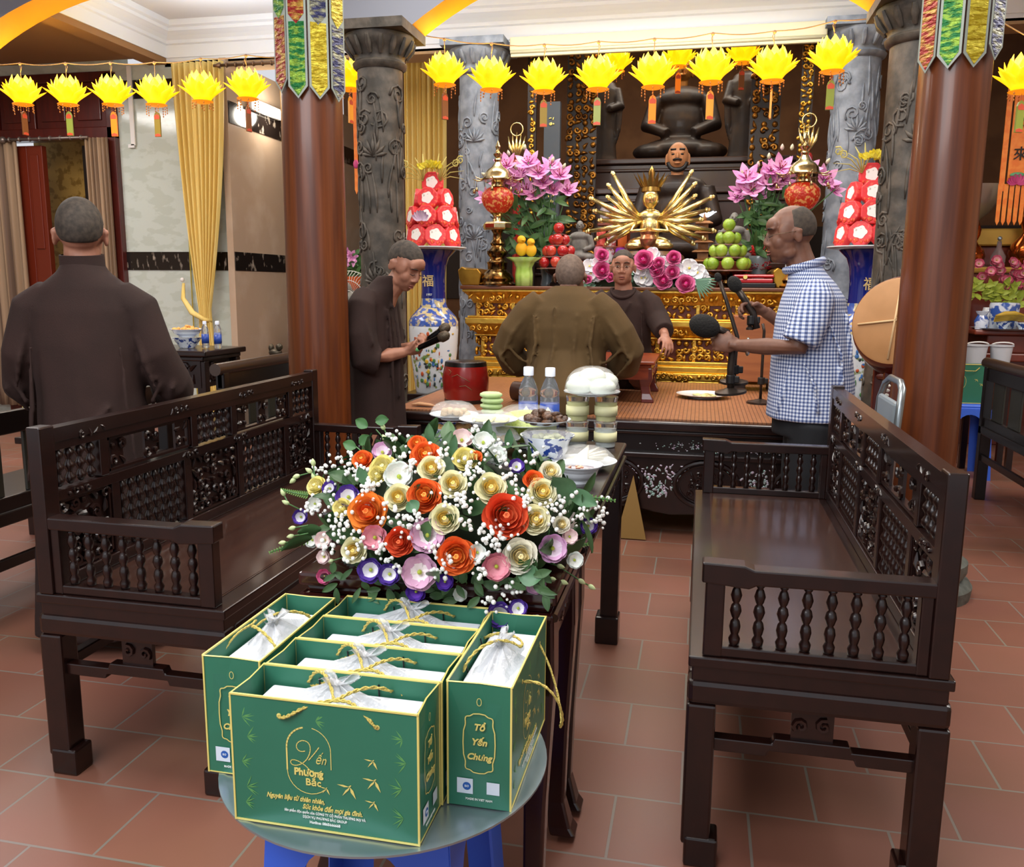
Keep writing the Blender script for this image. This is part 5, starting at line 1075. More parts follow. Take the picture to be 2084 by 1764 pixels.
for x,lb in ((-1.49,'red pole topped with a gold lotus left of the lilies'),(.715,'red pole topped with a gold lotus near the right blue-grey column')):
    t = thing('ritual_pole',lb,'pole',(x,6.96,0)); b = B(); b.lathe([(.03,0),(.03,2.18),(.042,2.19),(.042,2.22),(.03,2.24),(0,2.25)],seg=16); b.build('red_shaft',M('red_lacquer','8a1a10',.25,coat=.5),t,smooth='auto')
    b = B(); [b.tube([(0,0,2.24),(.05*q,-.02,2.33),(.07*q,-.01,2.42+.03*(1-abs(q)))],[.006,.014,.003],6) for q in (-1,-.5,0,.5,1)]; b.tube([(.05*cos(a),-.01,2.47+.05*sin(a)) for a in [k*pi/8 for k in range(16)]],.006,6,closed=True); b.build('gold_lotus_top',gl,t,smooth=True)
# ---- vases with piles of red boxes
vcob = M('cobalt_glaze','16206e',.1,coat=.6); vwhite = M('white_glaze_painted','d8dde2',.12,n=(16,'7f8f4a',.60,.66),coat=.6); vblue = M('blue_glaze_band','3d5aa8',.12,n=(26,'c9b98a',.5,.58),coat=.6); redj = M('red_box_card','dc3a40',.4,n=(40,'ee6a5a',.55,.65)); whj = M('white_box_print','eeeae6',.5,n=(60,'b9b3ac',.6,.7))
def vase(label, loc):
    t = thing('porcelain_floor_vase',label,'vase',loc); s = 1
    b = B(); b.mi = 0; b.lathe([(.0,0),(.125,0),(.13,.01),(.145,.12),(.168,.30),(.175,.44),(.172,.50),(.155,.535)],seg=40); b.build('white_painted_body',[vwhite],t,smooth='auto')
    b = B(); b.lathe([(.1745,.47),(.175,.495),(.158,.533),(.12,.575),(.095,.60)],seg=40); b.lathe([(.097,.60),(.088,.63),(.085,.66)],seg=40); b.build('patterned_shoulder',vblue,t,smooth='auto')
    b = B(); b.lathe([(.085,.66),(.082,.72),(.082,.80),(.09,.88),(.11,.94),(.155,.985),(.16,.99),(.15,.985),(.0,.93)],seg=40); b.build('cobalt_neck',vcob,t,smooth='auto')
    T = Matrix.Rotation(RD(0),4,'Z')
    text('福',.085,(-.012,-.0865,.775),(1,0,0),(0,0,1),M('gold_glyph','cbb078',.4),t,'glyph',off=.001); text('1997',.022,(-.005,-.0885,.685),(1,0,0),(0,0,1),whp,t,'small_glyph')
    # painted figures in coloured glaze
    rg = random.Random(2); b = B()
    for k in range(90):
        a = RD(-90)+rg.gauss(0,.5); z = rg.uniform(.06,.42); r = .139+.036*min(1,z/.40)+.001; b.mi = rg.randrange(5); c = Vector((r*cos(a),r*sin(a),z)); n = Vector((cos(a),sin(a),0)).to_track_quat('Z','Y').to_matrix(); b.ell(c,(rg.uniform(.004,.014),rg.uniform(.006,.02),.0022),8,4,n)
    b.build('painted_figures',[M('glaze_'+h,h,.2,coat=.5) for h in ('3f6ea8','c8a23a','b5522c','4c7a4a','2f3a3a')],t,smooth=True)
    return t
vs = vase('large blue and white floor vase left of the altar, crowned with red boxes',(-1.845,5.86,.5)); dup(vs,(.99,5.86,.5),.4,'cobalt-necked floor vase at the right, mostly hidden by the dark stone column')
for x,lb in ((-1.845,'low dark stand under the left floor vase'),(.99,'low dark stand under the right floor vase')):
    b = B(); b.b2((x-.18,5.7,.44),(x+.18,6.04,.5)); [b.b2((x+sx*.15-.02,5.87+sy*.14-.02,0),(x+sx*.15+.02,5.87+sy*.14+.02,.45)) for sx in (-1,1) for sy in (-1,1)]; tag(b.build('vase_stand',dwood,bevel=.006),lb,'stand')
def redbox(loc, rz, tilt, label, grp):
    t = thing('red_fruit_box',label,'box',loc,0,grp); t.rotation_euler = (tilt,0,rz); b = B(); r = .078; b.prism([(r*cos(a),r*sin(a)) for a in [pi/8+k*pi/4 for k in range(8)]],.05); b.build('octagonal_carton',redj,t,bevel=.006)
    b = B(); b.prism([(.040*cos(a)*(1+.10*cos(5*a)),.004+.038*sin(a)*(1+.10*cos(5*a))) for a in [k*pi/12 for k in range(24)]],.003,(0,-.0265,0)); b.build('white_lid_print',whj,t)
    b = B(); rg = random.Random(3); [b.ell((rg.uniform(-.05,.05),-.026,-.048+rg.uniform(-.008,.01)),(.009,.003,.011),6,4) for _ in range(7)]; b.build('strawberry_print',M('strawberry_red','d9482c',.4,n=(60,'8fae3a',.6,.65)),t,smooth=True)
    return t
def boxpile(cx, cy, z, who):
    grp = 'red boxes piled on the '+who+' vase'; t0 = None
    b = B(); b.lathe([(0,0),(.20,.0),(.235,.012),(.235,.018),(.2,.008),(0,.008)],(cx,cy,z),36); tag(b.build('round_dish',porc,smooth='auto'),'shallow dish on the mouth of the '+who+' floor vase','dish')
    n = 0
    for ring,(cnt,rad,zz) in enumerate(((8,.155,.10),(7,.145,.225),(5,.10,.345),(1,-.0,.46))):
        for k in range(cnt):
            a = -pi/2+(k-(cnt-1)/2)*2*pi/cnt if cnt > 1 else -pi/2; loc = (cx+rad*cos(a),cy+rad*sin(a),z+zz-.01)
            vis = sin(a) < .45
            if not vis: continue
            lb = '%s %s red octagonal fruit box piled on the %s vase'%(('lowest-row','second-row','third-row','topmost')[ring],('front' if abs(cos(a)) < .35 else ('left' if cos(a) < 0 else 'right')),who)
            rz = a+pi/2
            if t0 is None: t0 = redbox(loc,rz,-.12,lb,grp); 
            else: o = dup(t0,loc,None,lb,grp); o.rotation_euler = (-.12 if ring < 3 else 0,0,rz)
    b = B()
    rg = random.Random(1)
    for k in range(60): a = rg.uniform(0,6.28); q = rg.uniform(0,1); leaf(b,(cx+.07*q*cos(a),cy-.05+.03*sin(a),z+.545+rg.uniform(-.01,.02)),Vector((cos(a),-.4,.9+rg.uniform(-.5,.4))),Vector((0,-1,.3)),.035,.012,.2)
    tag(b.build('yellow_paper_flower',M('yellow_carnation','ddc81e',.6,n=(30,'e8dc50',.4,.6)),smooth=True),'yellow paper flower on top of the %s pile of red boxes'%who,'flower')
    fernm = M('gold_wire_fern','c4b968',.5)
    for s_ in (-1,1):
        b = B(); O = Vector((cx+s_*.06,cy-.03,z+.46))
        for k in range(7):
            a = RD(10+k*17); D = Vector((s_*cos(a),0,sin(a))); L = .16+.02*(k%3); b.tube([O,O+D*L*.5+Vector((0,-.02,.01)),O+D*L+Vector((s_*.015,-.01,-.02))],[.004,.008,.002],5,flat=.4)
        for q,a0 in ((1.0,.9),(.8,.2)): C = O+Vector((s_*.15*q,-.02,.11*q+.02)); curl(b,C,.03,X3*s_,Z3,-Y3,1.6,.005,a0)
        tag(b.build('gold_fern_ornament',fernm,smooth=True),'curly gold fern ornament at the %s of the %s pile of red boxes'%('left' if s_ < 0 else 'right',who),'ornament')
    if who == 'left':
        b = B(); C = Vector((cx-.02,cy-.185,z+.19))
        for k in range(9): a = RD(-10+k*25); leaf(b,C,Vector((cos(a),-.3,abs(sin(a))+.15)),Vector((0,-1,.2)),.07,.02,-.2)
        tag(b.build('lilac_lotus_ornament',M('lilac_gauze','d8b6d4',.4,n=(30,'ead2e6',.4,.6)),smooth=True),'lilac lotus ornament leaning on the left pile of red boxes','ornament')
boxpile(-1.845,5.86,1.493,'left'); boxpile(.99,5.86,1.493,'right')
# ---- fruit towers
def tower(cx, cy, z, label, fruit_lb, name, cat, mt, r, rows, grp, foot):
    t = thing('tiered_fruit_stand',label,'stand',(cx,cy,z)); b = B(); b.lathe(foot,seg=28); b.build('foot',brass_d if name == 'lime' else black_w,t,smooth='auto')
    z0 = foot[-1][1]; n = 0; first = None
    for ri,(cnt,rad) in enumerate(rows):
        zz = z0+.012+ri*(r*1.72+.012)
        if ri < len(rows)-1 or 1:
            b = B(); b.lathe([(0,0),(rad+r*1.05,0),(rad+r*1.1,.006),(rad+r*1.0,.008),(0,.006)],(0,0,zz-.012),32); b.build('tray_tier',M('rose_metal_tray','b08a80',.25,.6),t,smooth='auto')
        for k in range(cnt):
            a = -pi/2+2*pi*(k+(.5 if ri%2 else 0))/cnt; loc = Vector((cx+rad*cos(a),cy+rad*sin(a),z+zz+r*.93))
            if cnt == 1: loc.x = cx; loc.y = cy
            if sin(a) > .75 and cnt > 2: continue
            lb = fruit_lb%(('bottom','second','third','top','top')[ri if ri < len(rows)-1 else 3],'front' if abs(cos(a)) < .4 and cnt > 1 else ('' if cnt == 1 else ('left' if cos(a) < 0 else 'right'))); lb = lb.replace('  ',' ')
            if first is None:
                first = thing(name,lb,cat,loc,0,grp); b = B(); b.lathe([(0,-.93*r),(.35*r,-.97*r),(.75*r,-.68*r),(r,-.1*r),(.95*r,.35*r),(.65*r,.78*r),(.25*r,.93*r),(.06*r,.84*r),(0,.83*r)],seg=20); b.build('flesh',mt,first,smooth=True); b = B(); b.tube([(0,0,.8*r),(.004,0,.98*r)],.0022,5); b.build('stalk',M('fruit_stalk','4a3a1c',.7),first)
            else: o = dup(first,loc,None,lb,grp); o.rotation_euler = (random.Random(n).uniform(-.4,.4),random.Random(n+9).uniform(-.4,.4),n); n += 1
    return t
tower(-1.03,6.28,AZ+.002,'black tray tower holding red apples on the altar','red apple on the %s tier, %s','apple','apple',M('red_apple_skin','a81f22',.18,n=(5,'d0583a',.5,.72),coat=.4),.040,((7,.115),(6,.082),(3,.045),(1,0)),'red apples stacked on the tray tower',[(0,0),(.075,0),(.08,.01),(.05,.03),(.045,.07),(.09,.10),(.10,.118),(0,.12)])
tower(.16,6.28,AZ+.002,'brass-footed stand of green limes on the altar','green lime on the %s tier, %s','lime','lime',M('lime_skin','7da02c',.3,n=(5,'96b53c',.4,.6),bump=(140,.2),coat=.2),.044,((7,.125),(6,.088),(3,.052),(1,0)),'green limes stacked on the footed stand',[(0,0),(.06,0),(.065,.01),(.03,.03),(.025,.05),(.06,.07),(.13,.095),(.14,.108),(0,.11)])
# ---- wooden pagoda
t = thing('model_pagoda','small wooden model pagoda with stepped roofs beside the golden statue','ornament',(-.01,6.62,AZ+.002))
for k in range(7):
    z = k*.068; w_ = .075-.004*k; b = B(); b.b2((-w_*.62,-w_*.62,z),(w_*.62,w_*.62,z+.05)); b.build('storey',M('pagoda_wood','a5713f',.6,n=(20,'8a5a30',.4,.6)),t); b = B(); b.loft([[Vector((sx*q,sy*q,zz)) for sx,sy in ((-1,-1),(1,-1),(1,1),(-1,1))] for q,zz in ((w_*1.25,z+.050),(w_*1.2,z+.055),(w_*.7,z+.070))]); b.build('roof',M('pagoda_wood'    ,''),t)
b = B(); b.lathe([(.012,.47),(.02,.49),(.008,.51),(0,.55)],seg=10); b.build('finial',M('pagoda_wood',''),t,smooth=True)
# ---- pink and white flowers below the statue
t = thing('rose_orchid_garland','low arrangement of pink roses and white orchids along the altar front','flowers',(-.39,6.16,AZ+.002)); GO = Vector((-.39,6.16,AZ+.002)); rg = random.Random(6)
for i,(X,Y,r) in enumerate(((470,1310,55),(470,1480,75),(310,1580,35),(930,1360,80),(1080,1480,60),(1150,1590,75),(1250,1500,60),(1400,1630,75),(1100,1400,50),(1270,1340,60),(560,1560,40),(1040,1430,45))):
    p = at(1140+X*.1823,280+Y*.1823,Y=6.08); b = B(); rose(b,p-GO,(rg.uniform(-.3,.3),-1,.3),r*.1823*.0042,i); b.build('pink_rose',[fm('e884b4'),fm('d63f8c')],t,smooth=True)
for i,(X,Y,r) in enumerate(((330,1430,60),(340,1510,60),(400,1540,50),(420,1400,50),(1020,1300,60),(900,1470,60),(960,1560,75),(900,1560,60),(1160,1430,60),(1330,1480,60),(1450,1450,75),(1530,1500,70),(1560,1580,75),(1480,1560,70),(1220,1390,50),(1420,1540,60),(1130,1370,40))):
    p = at(1140+X*.1823,280+Y*.1823,Y=6.12); b = B(); lisi(b,p-GO,(rg.uniform(-.4,.4),-1,.2),r*.1823*.0044,i,1.15,.99,6); b.build('white_orchid',[fm('f0f0f2'),fm('e6e8ec'),M('orchid_centre','e6cf5a',.5)],t,smooth=True)
b = B()
for k in range(60): p = at(1140+rg.uniform(300,1550)*.1823,280+rg.uniform(1450,1680)*.1823,Y=6.20); leaf(b,p-GO,Vector((rg.uniform(-1,1),-.3,rg.uniform(-1,.4))),Vector((0,-1,.2)),.07,.014,.2)
p = at(1425,575,Y=6.03)
for k in range(9): a = RD(-75+k*10); leaf(b,p-GO+Vector((-.03,0,.02)),Vector((cos(a),-.1,sin(a)*.9)),Vector((0,-1,.2)),.14,.007,.1)
b.build('garland_leaves',M('grey_green_leaf','5f8a72',.5),t,smooth=True); b = B(); b.b2((-.36,.03,0),(.36,.10,.06)); b.ell((0,.06,.10),(.36,.04,.10),16,8); b.build('foam_block',M('dark_green_core',''),t)
# ---- yellow toy pair in green tissue, red gift box, white lotus lamp, small gifts
t = thing('wrapped_toy_gift','bright yellow toy ducks wrapped in lime-green tissue beside the left brass lamp','gift',(-1.265,6.19,AZ+.002)); ty = M('yellow_plush','e2a81e',.7)
b = B(); b.lathe([(.06,0),(.062,.08),(.055,.13),(.075,.17),(.125,.20)],seg=40,fl=.06); b.build('lime_tissue',M('lime_tissue_paper','a9cf5a',.5,n=(12,'c2df80',.4,.6)),t,smooth=True,solid=.002)
for x,z,s in ((-.02,.26,1),(.05,.25,.9)): b = B(); b.ell((x,0,z),(.045*s,.04,.05*s),12,10); b.ell((x,-.01,z+.065*s),(.032*s,.03,.03*s),12,10); b.ell((x+.02,-.035,z+.06*s),(.014,.014,.006),8,6); b.build('toy_duck',ty,t,smooth=True)
t = thing('red_gift_box','flat red lacquer gift box with gold clasp at the right of the altar','box',(.33,6.20,AZ+.002)); b = B(); b.b2((-.14,-.07,.0),(.15,.06,.03)); b.build('black_base',black_w,t,bevel=.004); b = B(); b.b2((-.125,-.06,.03),(.135,.05,.062)); b.b2((-.13,-.065,.066),(.14,.055,.088)); b.build('red_lid',M('bright_red_lacquer','b81c22',.2,coat=.7),t,bevel=.01); b = B(); b.lathe([(.0,-.005),(.014,-.005),(.014,.005),(0,.005)],(-.05,-.067,.07),12,(pi/2,0,0)); b.build('gold_clasp',goldp,t)
t = thing('crimson_bouquet','small crimson feathery bouquet behind the red gift box','flowers',(.385,6.42,AZ+.002)); b = B(); b.lathe([(.03,0),(.035,.1),(.03,.12)],seg=14); b.build('pot',porc,t,smooth=True); b = B(); rg = random.Random(3)
for k in range(110): a = rg.uniform(0,6.28); e = rg.uniform(0,1.4); d = Vector((cos(a)*cos(e),sin(a)*cos(e),sin(e))); leaf(b,Vector((0,0,.13)),d,Z3+X3*.1,.09,.01,.1)
b.build('crimson_feathers',M('crimson_petal','c4183c',.6),t,smooth=True)
t = thing('white_lotus_lamp','slim glowing white lotus lamp right of the bearded statue','lamp',(.0,6.76,AZ+.002)); b = B(); b.lathe([(.04,0),(.04,.01),(.006,.02),(.005,.50),(.02,.53),(0,.53)],seg=14); b.build('stem',M('pink_gold_metal','c9a58a',.3,.6),t,smooth=True); b = B()
for k in range(8): a = k*pi/4; leaf(b,Vector((.01*cos(a),.01*sin(a),.52)),Vector((cos(a),sin(a),1.1)),Vector((cos(a),sin(a),-.3)),.07,.03,-.3)
b.build('glowing_petals',M('white_glow','eef4ff',.5,emit=('dfe8ff',1.6)),t,smooth=True)
rg = random.Random(12); names = ('pink','red','white','purple','orange','silver')
gm = {'pink':M('gift_pink','c96a8a',.4,n=(30,'e3a0b4',.4,.6)),'red':M('gift_red','b52a2a',.4,n=(30,'d86a5a',.4,.6)),'white':M('gift_white','cfc6c6',.4,n=(30,'b04a50',.5,.6)),'purple':M('gift_purple','8a2fb0',.4),'orange':M('gift_orange','c8622a',.4),'silver':M('gift_silver','9a9298',.3,.3)}
b = B(); b.b2((-.80,6.50,AZ+.002),(-.56,6.80,AZ+.16)); b.b2((-.80,6.62,AZ+.16),(-.56,6.80,AZ+.30)); b.b2((-.80,6.665,AZ+.455),(-.56,6.80,AZ+.475)); b.b2((-.80,6.77,AZ+.30),(-.56,6.80,AZ+.455)); tag(b.build('gift_steps',redwood,bevel=.005),'small stepped red-brown shelf for gifts left of the golden statue','shelf')
spots = [(-.75,6.70,.475,'silver'),(-.66,6.72,.475,'red'),(-.77,6.55,.16,'pink'),(-.69,6.55,.16,'white'),(-.61,6.55,.16,'purple'),(-.77,6.68,.30,'red'),(-.69,6.68,.30,'white'),(-.61,6.68,.30,'orange'),(-.78,6.40,.0,'purple'),(-.69,6.42,.0,'pink')]
for i,(x,y,z,k) in enumerate(spots):
    t = thing('sweet_jar',('%s sweets jar on the %s, left of the golden statue'%(k,('lower shelf step','upper shelf step','altar front','top board')[0 if z == .16 else (1 if z == .30 else (3 if z > .4 else 2))]))+(', left one' if i in (0,2,5,8) else ''),'jar',(x,y,AZ+.002+z),0); h = .125+.01*(i%3)
    b = B(); b.lathe([(0,0),(.034,.0),(.036,h*.8),(.026,h*.92),(.026,h*.94)],seg=16); b.build('jar_body',gm[k],t,smooth='auto'); b = B(); b.lathe([(.028,h*.93),(.028,h),(0,h)],seg=16); b.build('lid',gm[('red','silver')[i%2]],t,smooth='auto')
for x,lb in ((-.27,'brown glass bottle on the altar left of the statue head'),):
    pass
b = B(); b.ell((0,0,.055),(.055,.055,.055),16,12); [b.ell((.055*sin(t_)*cos(f),.055*sin(t_)*sin(f),.055+.055*cos(t_)),.008,5,4) for t_ in [.4+.35*i for i in range(7)] for f in [j*.6 for j in range(10)]]
o = b.build('red_bead_ball',M('red_glass_bead','c01a18',.12,coat=.8),smooth=True,loc=(.38,6.60,AZ+.215)); tag(o,'red beaded ball on a small stand right of the grey stone figure','ornament'); b = B(); b.lathe([(.04,0),(.012,.02),(.012,.2),(.03,.212),(0,.212)],(.38,6.60,AZ+.002),14); tag(b.build('ball_stand',brass_d,smooth='auto'),'thin brass stand under the red beaded ball','stand')

t = thing('paper_orchid','white paper orchid with a red base at the right corner of the altar','flowers',(.72,6.93,0)); b = B(); b.b2((-.05,-.05,0),(.05,.05,1.26)); b.build('stand_post',redbr,t,bevel=.006)
for k,(x,z) in enumerate(((-.05,1.42),(.02,1.45),(.03,1.39))): b = B(); lisi(b,V3(x,-.06,z) if 0 else Vector((x,-.06,z)),(0,-1,.1),.06,k,1.1,.99,6); b.build('white_orchid',[fm('f0f0f2'),fm('e6e8ec'),M('orchid_centre','')],t,smooth=True)
b = B(); b.ell((.03,-.03,1.31),(.10,.05,.05),14,8); b.build('red_base',M('bright_red_lacquer',''),t,smooth=True)
# ================================================================ people
def V(*a): return Vector(a)
def headm(c, yaw=0, pitch=0, roll=0): return Matrix.Translation(c)@Matrix.Rotation(yaw,4,'Z')@Matrix.Rotation(pitch,4,'X')@Matrix.Rotation(roll,4,'Y')
def add_head(b, T, s=1.0, age=0):
    def P(x,y,z): return T@(Vector((x,y,z))*s)
    R = T.to_3x3()
    def E(c, r, rot=None): b.ell(P(*c),tuple(q*s for q in r),18,12,R if rot is None else R@Euler(rot).to_matrix())
    E((0,.012,.028),(.074,.094,.088)); E((0,-.03,-.04),(.061,.064,.073)); E((0,-.055,.0),(.050,.024,.04)); E((0,-.058,-.085),(.030,.026,.022)); E((0,-.062,.045),(.052,.03,.035))
    for q in (-1,1):
        E((q*.033,-.054,-.026),(.031,.029,.034)); E((q*.058,-.02,.01),(.016,.04,.04)); E((q*.030,-.074,.032),(.022,.012,.008)); E((q*.046,-.02,-.072),(.016,.03,.022)); E((q*.017,-.093,-.030),(.009,.009,.008))
        E((q*.079,.012,-.008),(.008,.018,.030),(.15,0,q*-.35)); E((q*.083,.020,.008),(.008,.012,.012))
    b.tube([P(0,-.084,.020),P(0,-.093,.0),P(0,-.101,-.022)],[.007*s,.009*s,.011*s],10); E((0,-.100,-.026),(.013,.010,.009))
    E((0,-.083,-.056),(.023,.012,.0065)); E((0,-.081,-.068),(.020,.012,.0075))
    return P
def face_bits(t, T, s=1.0, glasses=False, brow='2a1e18', down=False, hair=None, hm=None):
    def P(x,y,z): return T@(Vector((x,y,z))*s)
    R = T.to_3x3()
    for q in (-1,1):
        if not down:
            b = B(); b.mi = 0; b.ell(P(q*.030,-.0765,.006),(.0125*s,.010*s,.0031*s),12,8,R); b.mi = 1; b.ell(P(q*.030,-.0845,.006),(.0066*s,.0035*s,.0031*s),10,6,R); b.build('eye',[M('eye_white','c9c0b8',.3),M('dark_iris','1a110c',.2)],t,smooth=True)
        b = B(); b.tube([P(q*.014,-.087,.0105 if not down else .003),P(q*.030,-.0905,.0135 if not down else .0),P(q*.045,-.080,.009 if not down else .003)],[.0014*s,.0022*s,.0012*s],6); b.build('eyelid',M('dark_lash','2a1a14',.7),t,smooth=True)
        b = B(); b.tube([P(q*.013,-.0905,.030),P(q*.030,-.0915,.036),P(q*.048,-.079,.031)],[.0022*s,.0034*s,.0016*s],6); b.build('eyebrow',M('brow_'+brow,brow,.8),t,smooth=True)
    b = B(); b.tube([P(-.019,-.0875,-.0615),P(0,-.0945,-.0620),P(.019,-.0875,-.0615)],[.001,.0016,.001],5); b.build('lip_line',M('lip_line','5e2c26',.7),t)
    b = B(); [b.tube([P(-.018,-.090,z),P(0,-.0965,z+(.002 if z > -.06 else -.001)),P(.018,-.090,z)],[.0015*s,.0042*s,.0015*s],6) for z in (-.0575,-.0675)]; b.build('lips',M('lip_skin','8f5246',.5),t,smooth=True)
    if hair:
        b = B()
        def fn(u, v):
            th = v*pi*.97+.0; ph = u*2*pi; d = Vector((sin(th)*cos(ph),sin(th)*sin(ph),cos(th)))
            k = hair(d); rr = .90+.125*max(0,min(1,k)); p = Vector((0,.012,.028))+Vector((d.x*.074,d.y*.094,d.z*.088))*rr; return P(*p)
        b.grid(fn,56,34,True); b.build('shaved_hair',hm or stub,t,smooth=True)
    if glasses:
        b = B()
        for q in (-1,1): b.tube([P(q*.032+.020*cos(a),-.100,.002+.014*sin(a)) for a in [k*pi/9 for k in range(18)]],.0009,5,closed=True); b.tube([P(q*.052,-.099,.006),P(q*.078,-.05,.008),P(q*.084,.005,.008)],.001,5)
        b.tube([P(-.012,-.100,.004),P(0,-.102,.006),P(.012,-.100,.004)],.001,5); b.build('eyeglasses',M('thin_wire_frame','6a5a48',.25,.8),t,smooth=True)
def sstep(a,b_,x): q = max(0,min(1,(x-a)/(b_-a))); return q*q*(3-2*q)
def hair_buzz(d):
    pts = ((-1,.44),(-.45,.32),(-.1,.16),(.12,-.28),(.5,-.55),(1,-.60)); zc = pts[-1][1]
    for (ya,za),(yb,zb) in zip(pts,pts[1:]):
        if d.y <= yb: zc = za+(zb-za)*max(0,(d.y-ya)/(yb-ya)); break
    return sstep(zc-.05,zc+.05,d.z)
def hair_bald(d): return sstep(-.60,-.45,d.z)*sstep(.92,.72,d.z-max(0,d.y)*.3)*sstep(-.30,.0,d.y+max(0,-d.z)*-.2)
def hand(b, w_, D, N, S_, curl_=.5, spread=.12, s=1.0, thumb=.7):
    """w_ wrist, D towards the fingers, N palm normal (fingers close towards it), S_ thumb side"""
    D = Vector(D).normalized(); N = Vector(N); N = (N-D*N.dot(D)).normalized(); S_ = D.cross(N) if D.cross(N).dot(Vector(S_)) > 0 else N.cross(D); w_ = Vector(w_)
    R = Matrix((S_,D,N)).transposed()
    b.ell(w_+D*.045*s,(.038*s,.052*s,.016*s),14,10,R); b.ell(w_+D*.02*s+S_*.016*s+N*.004*s,(.02*s,.03*s,.017*s),12,8,R); b.tube([w_-D*.02*s,w_+D*.03*s],[.024*s,.026*s],12,flat=.75)
    for k,(o,L) in enumerate(((.029,.92),(.010,1.0),(-.010,.95),(-.029,.76))):
        p = w_+D*(.086-.004*abs(k-1))*s+S_*o*s; a = (1.5-k)*spread; d0 = (D*cos(a)+S_*sin(a)).normalized(); pts = [p-D*.02*s,p]; ang = 0
        for seg,L2 in ((0,.038),(1,.026),(2,.020)): ang += curl_*(.8,1.1,.8)[seg]+.06*k*(curl_ > .3); p = p+(d0*cos(ang)+N*sin(ang))*L2*L*s; pts.append(p)
        b.tube(pts,[.0095*s,.0092*s,.0085*s,.0078*s,.0062*s],8)
    p = w_+D*.028*s+S_*.028*s; t1 = (D*.75+S_*thumb+N*.35*curl_).normalized(); t2 = (D*.9+S_*thumb*.2+N*(.3+.6*curl_)).normalized(); b.tube([w_+D*.012*s+S_*.012*s,p,p+t1*.034*s,p+t1*.034*s+t2*.028*s],[.014*s,.0125*s,.0105*s,.008*s],8)
def ring(c, rx, ry, n=28, wob=0, ph=0, tilt=0):
    return [Vector((c[0]+rx*cos(a)*(1+wob*sin(a*7+ph)),c[1]+ry*sin(a)*(1+wob*sin(a*9+ph)),c[2]+tilt*sin(a))) for a in [2*pi*k/n for k in range(n)]]
def folds(b, lines, r=.011):
    for pts in lines: P = [Vector(p) for p in pts]; n = len(P); b.tube(P,[r*(.35+.65*sin(pi*(i+.5)/n)) for i in range(n)],7)
# ---------------- monk seen from behind, far left
x0,y0 = -2.00,2.52; t = thing('person','person with shaved head in a dark brown robe, standing at far left, back turned','person',(x0,y0,0),.30)
T = headm(V(.0,0,1.405),pi+.28,-.10,0); b = B(); add_head(b,T,1.02)
b.tube([V(0,.0,1.36),V(0,-.01,1.24)],[.058,.062],16); b.ell((0,0,1.10),(.14,.075,.13),16,10); b.tube([V(0,0,1.1),V(0,0,.55)],[.11,.11],16,flat=.8)
for q in (-1,1):
    b.tube([V(q*.15,0,1.18),V(q*.23,.03,.97),V(q*.19,.24,.90),V(q*.15,.33,.93)],[.05,.045,.036,.026],10); hand(b,V(q*.15,.34,.93),V(-q*.2,1,.1),V(-q*.6,0,-.6),V(-q*.3,0,1),.5); b.tube([V(q*.09,0,.6),V(q*.10,0,.08)],[.08,.05],12); b.ell((q*.10,.05,.035),(.045,.11,.035),12,8)
b.build('body',skin,t,remesh=.0055,sm=2); face_bits(t,T,1.02,hair=hair_buzz)
b = B(); b.loft([ring(V(0,.0,z),rx,ry,36,w_,k) for k,(z,rx,ry,w_) in enumerate(((.06,.26,.20,.04),(.35,.23,.18,.04),(.65,.195,.145,.03),(.88,.185,.13,.02),(1.05,.195,.125,.01),(1.16,.20,.115,0),(1.235,.155,.10,0),(1.285,.085,.085,0),(1.315,.068,.07,0)))])
for q in (-1,1):
    b.tube([V(q*.12,0,1.20),V(q*.185,0,1.165),V(q*.232,.0,1.02),V(q*.262,.05,.92),V(q*.235,.17,.875),V(q*.19,.27,.89)],[.07,.075,.073,.078,.085,.08],18,flat=.9)
    folds(b,[[(q*.18,-.06,1.12),(q*.21,-.075,1.0),(q*.24,-.05,.90)],[(q*.30,.02,.98),(q*.29,-.02,.90),(q*.24,.06,.80)],[(q*.15,-.115,1.05),(q*.16,-.12,.85),(q*.19,-.13,.6)],[(q*.26,-.03,.93),(q*.22,-.03,.86),(q*.20,.05,.82)]])
folds(b,[[(-.05,-.135,.8),(.02,-.15,.6),(.03,-.17,.3)],[(.1,-.125,.85),(.02,-.14,.75),(-.08,-.14,.7)]],.009); b.build('brown_robe',robe,t,remesh=.009,sm=4); t.scale = (.93,.93,1)
b = B(); b.lathe([(.074,-.02),(.070,.0),(.069,.035),(.063,.036),(.062,0)],(0,-.002,1.305),28,(RD(6),0,0),sx=1.06); b.build('robe_collar',robe,t,smooth='auto')
# ---------------- young monk in profile holding microphones
x0,y0 = -1.575,4.08; t = thing('person','person with shaved head in a brown robe, bowed over two microphones beside the platform','person',(x0,y0,0))
T = headm(V(.150,-.01,1.345),RD(68),RD(34),0); b = B(); add_head(b,T,1.0)
b.tube([V(.145,-.0,1.345),V(.115,.0,1.28),V(.06,.0,1.22),V(-.0,0,1.12)],[.045,.052,.056,.075],14); b.ell((-.02,0,1.05),(.10,.14,.16),16,10); b.tube([V(-.02,0,1.0),V(-.01,0,.5)],[.12,.11],14)
for q,e in ((-1,V(.03,-.17,.90)),(1,V(.03,.16,.90))):
    w_ = V(.155,q*.045,.935+.01*q); b.tube([V(-.02,q*.15,1.15),e,e.lerp(w_,.5),w_],[.048,.044,.036,.025],10); hand(b,w_,V(.85,-q*.35,.15),V(0,-q*.6,.8),V(.1,q*.3,.9),1.0,.05,.95); b.tube([V(-.01,q*.08,.55),V(-.02,q*.09,.08)],[.075,.045],12); b.ell((.03,q*.09,.035),(.11,.045,.035),12,8)
b.build('body',skin,t,remesh=.0055,sm=2); face_bits(t,T,1.0,down=True,hair=hair_buzz)
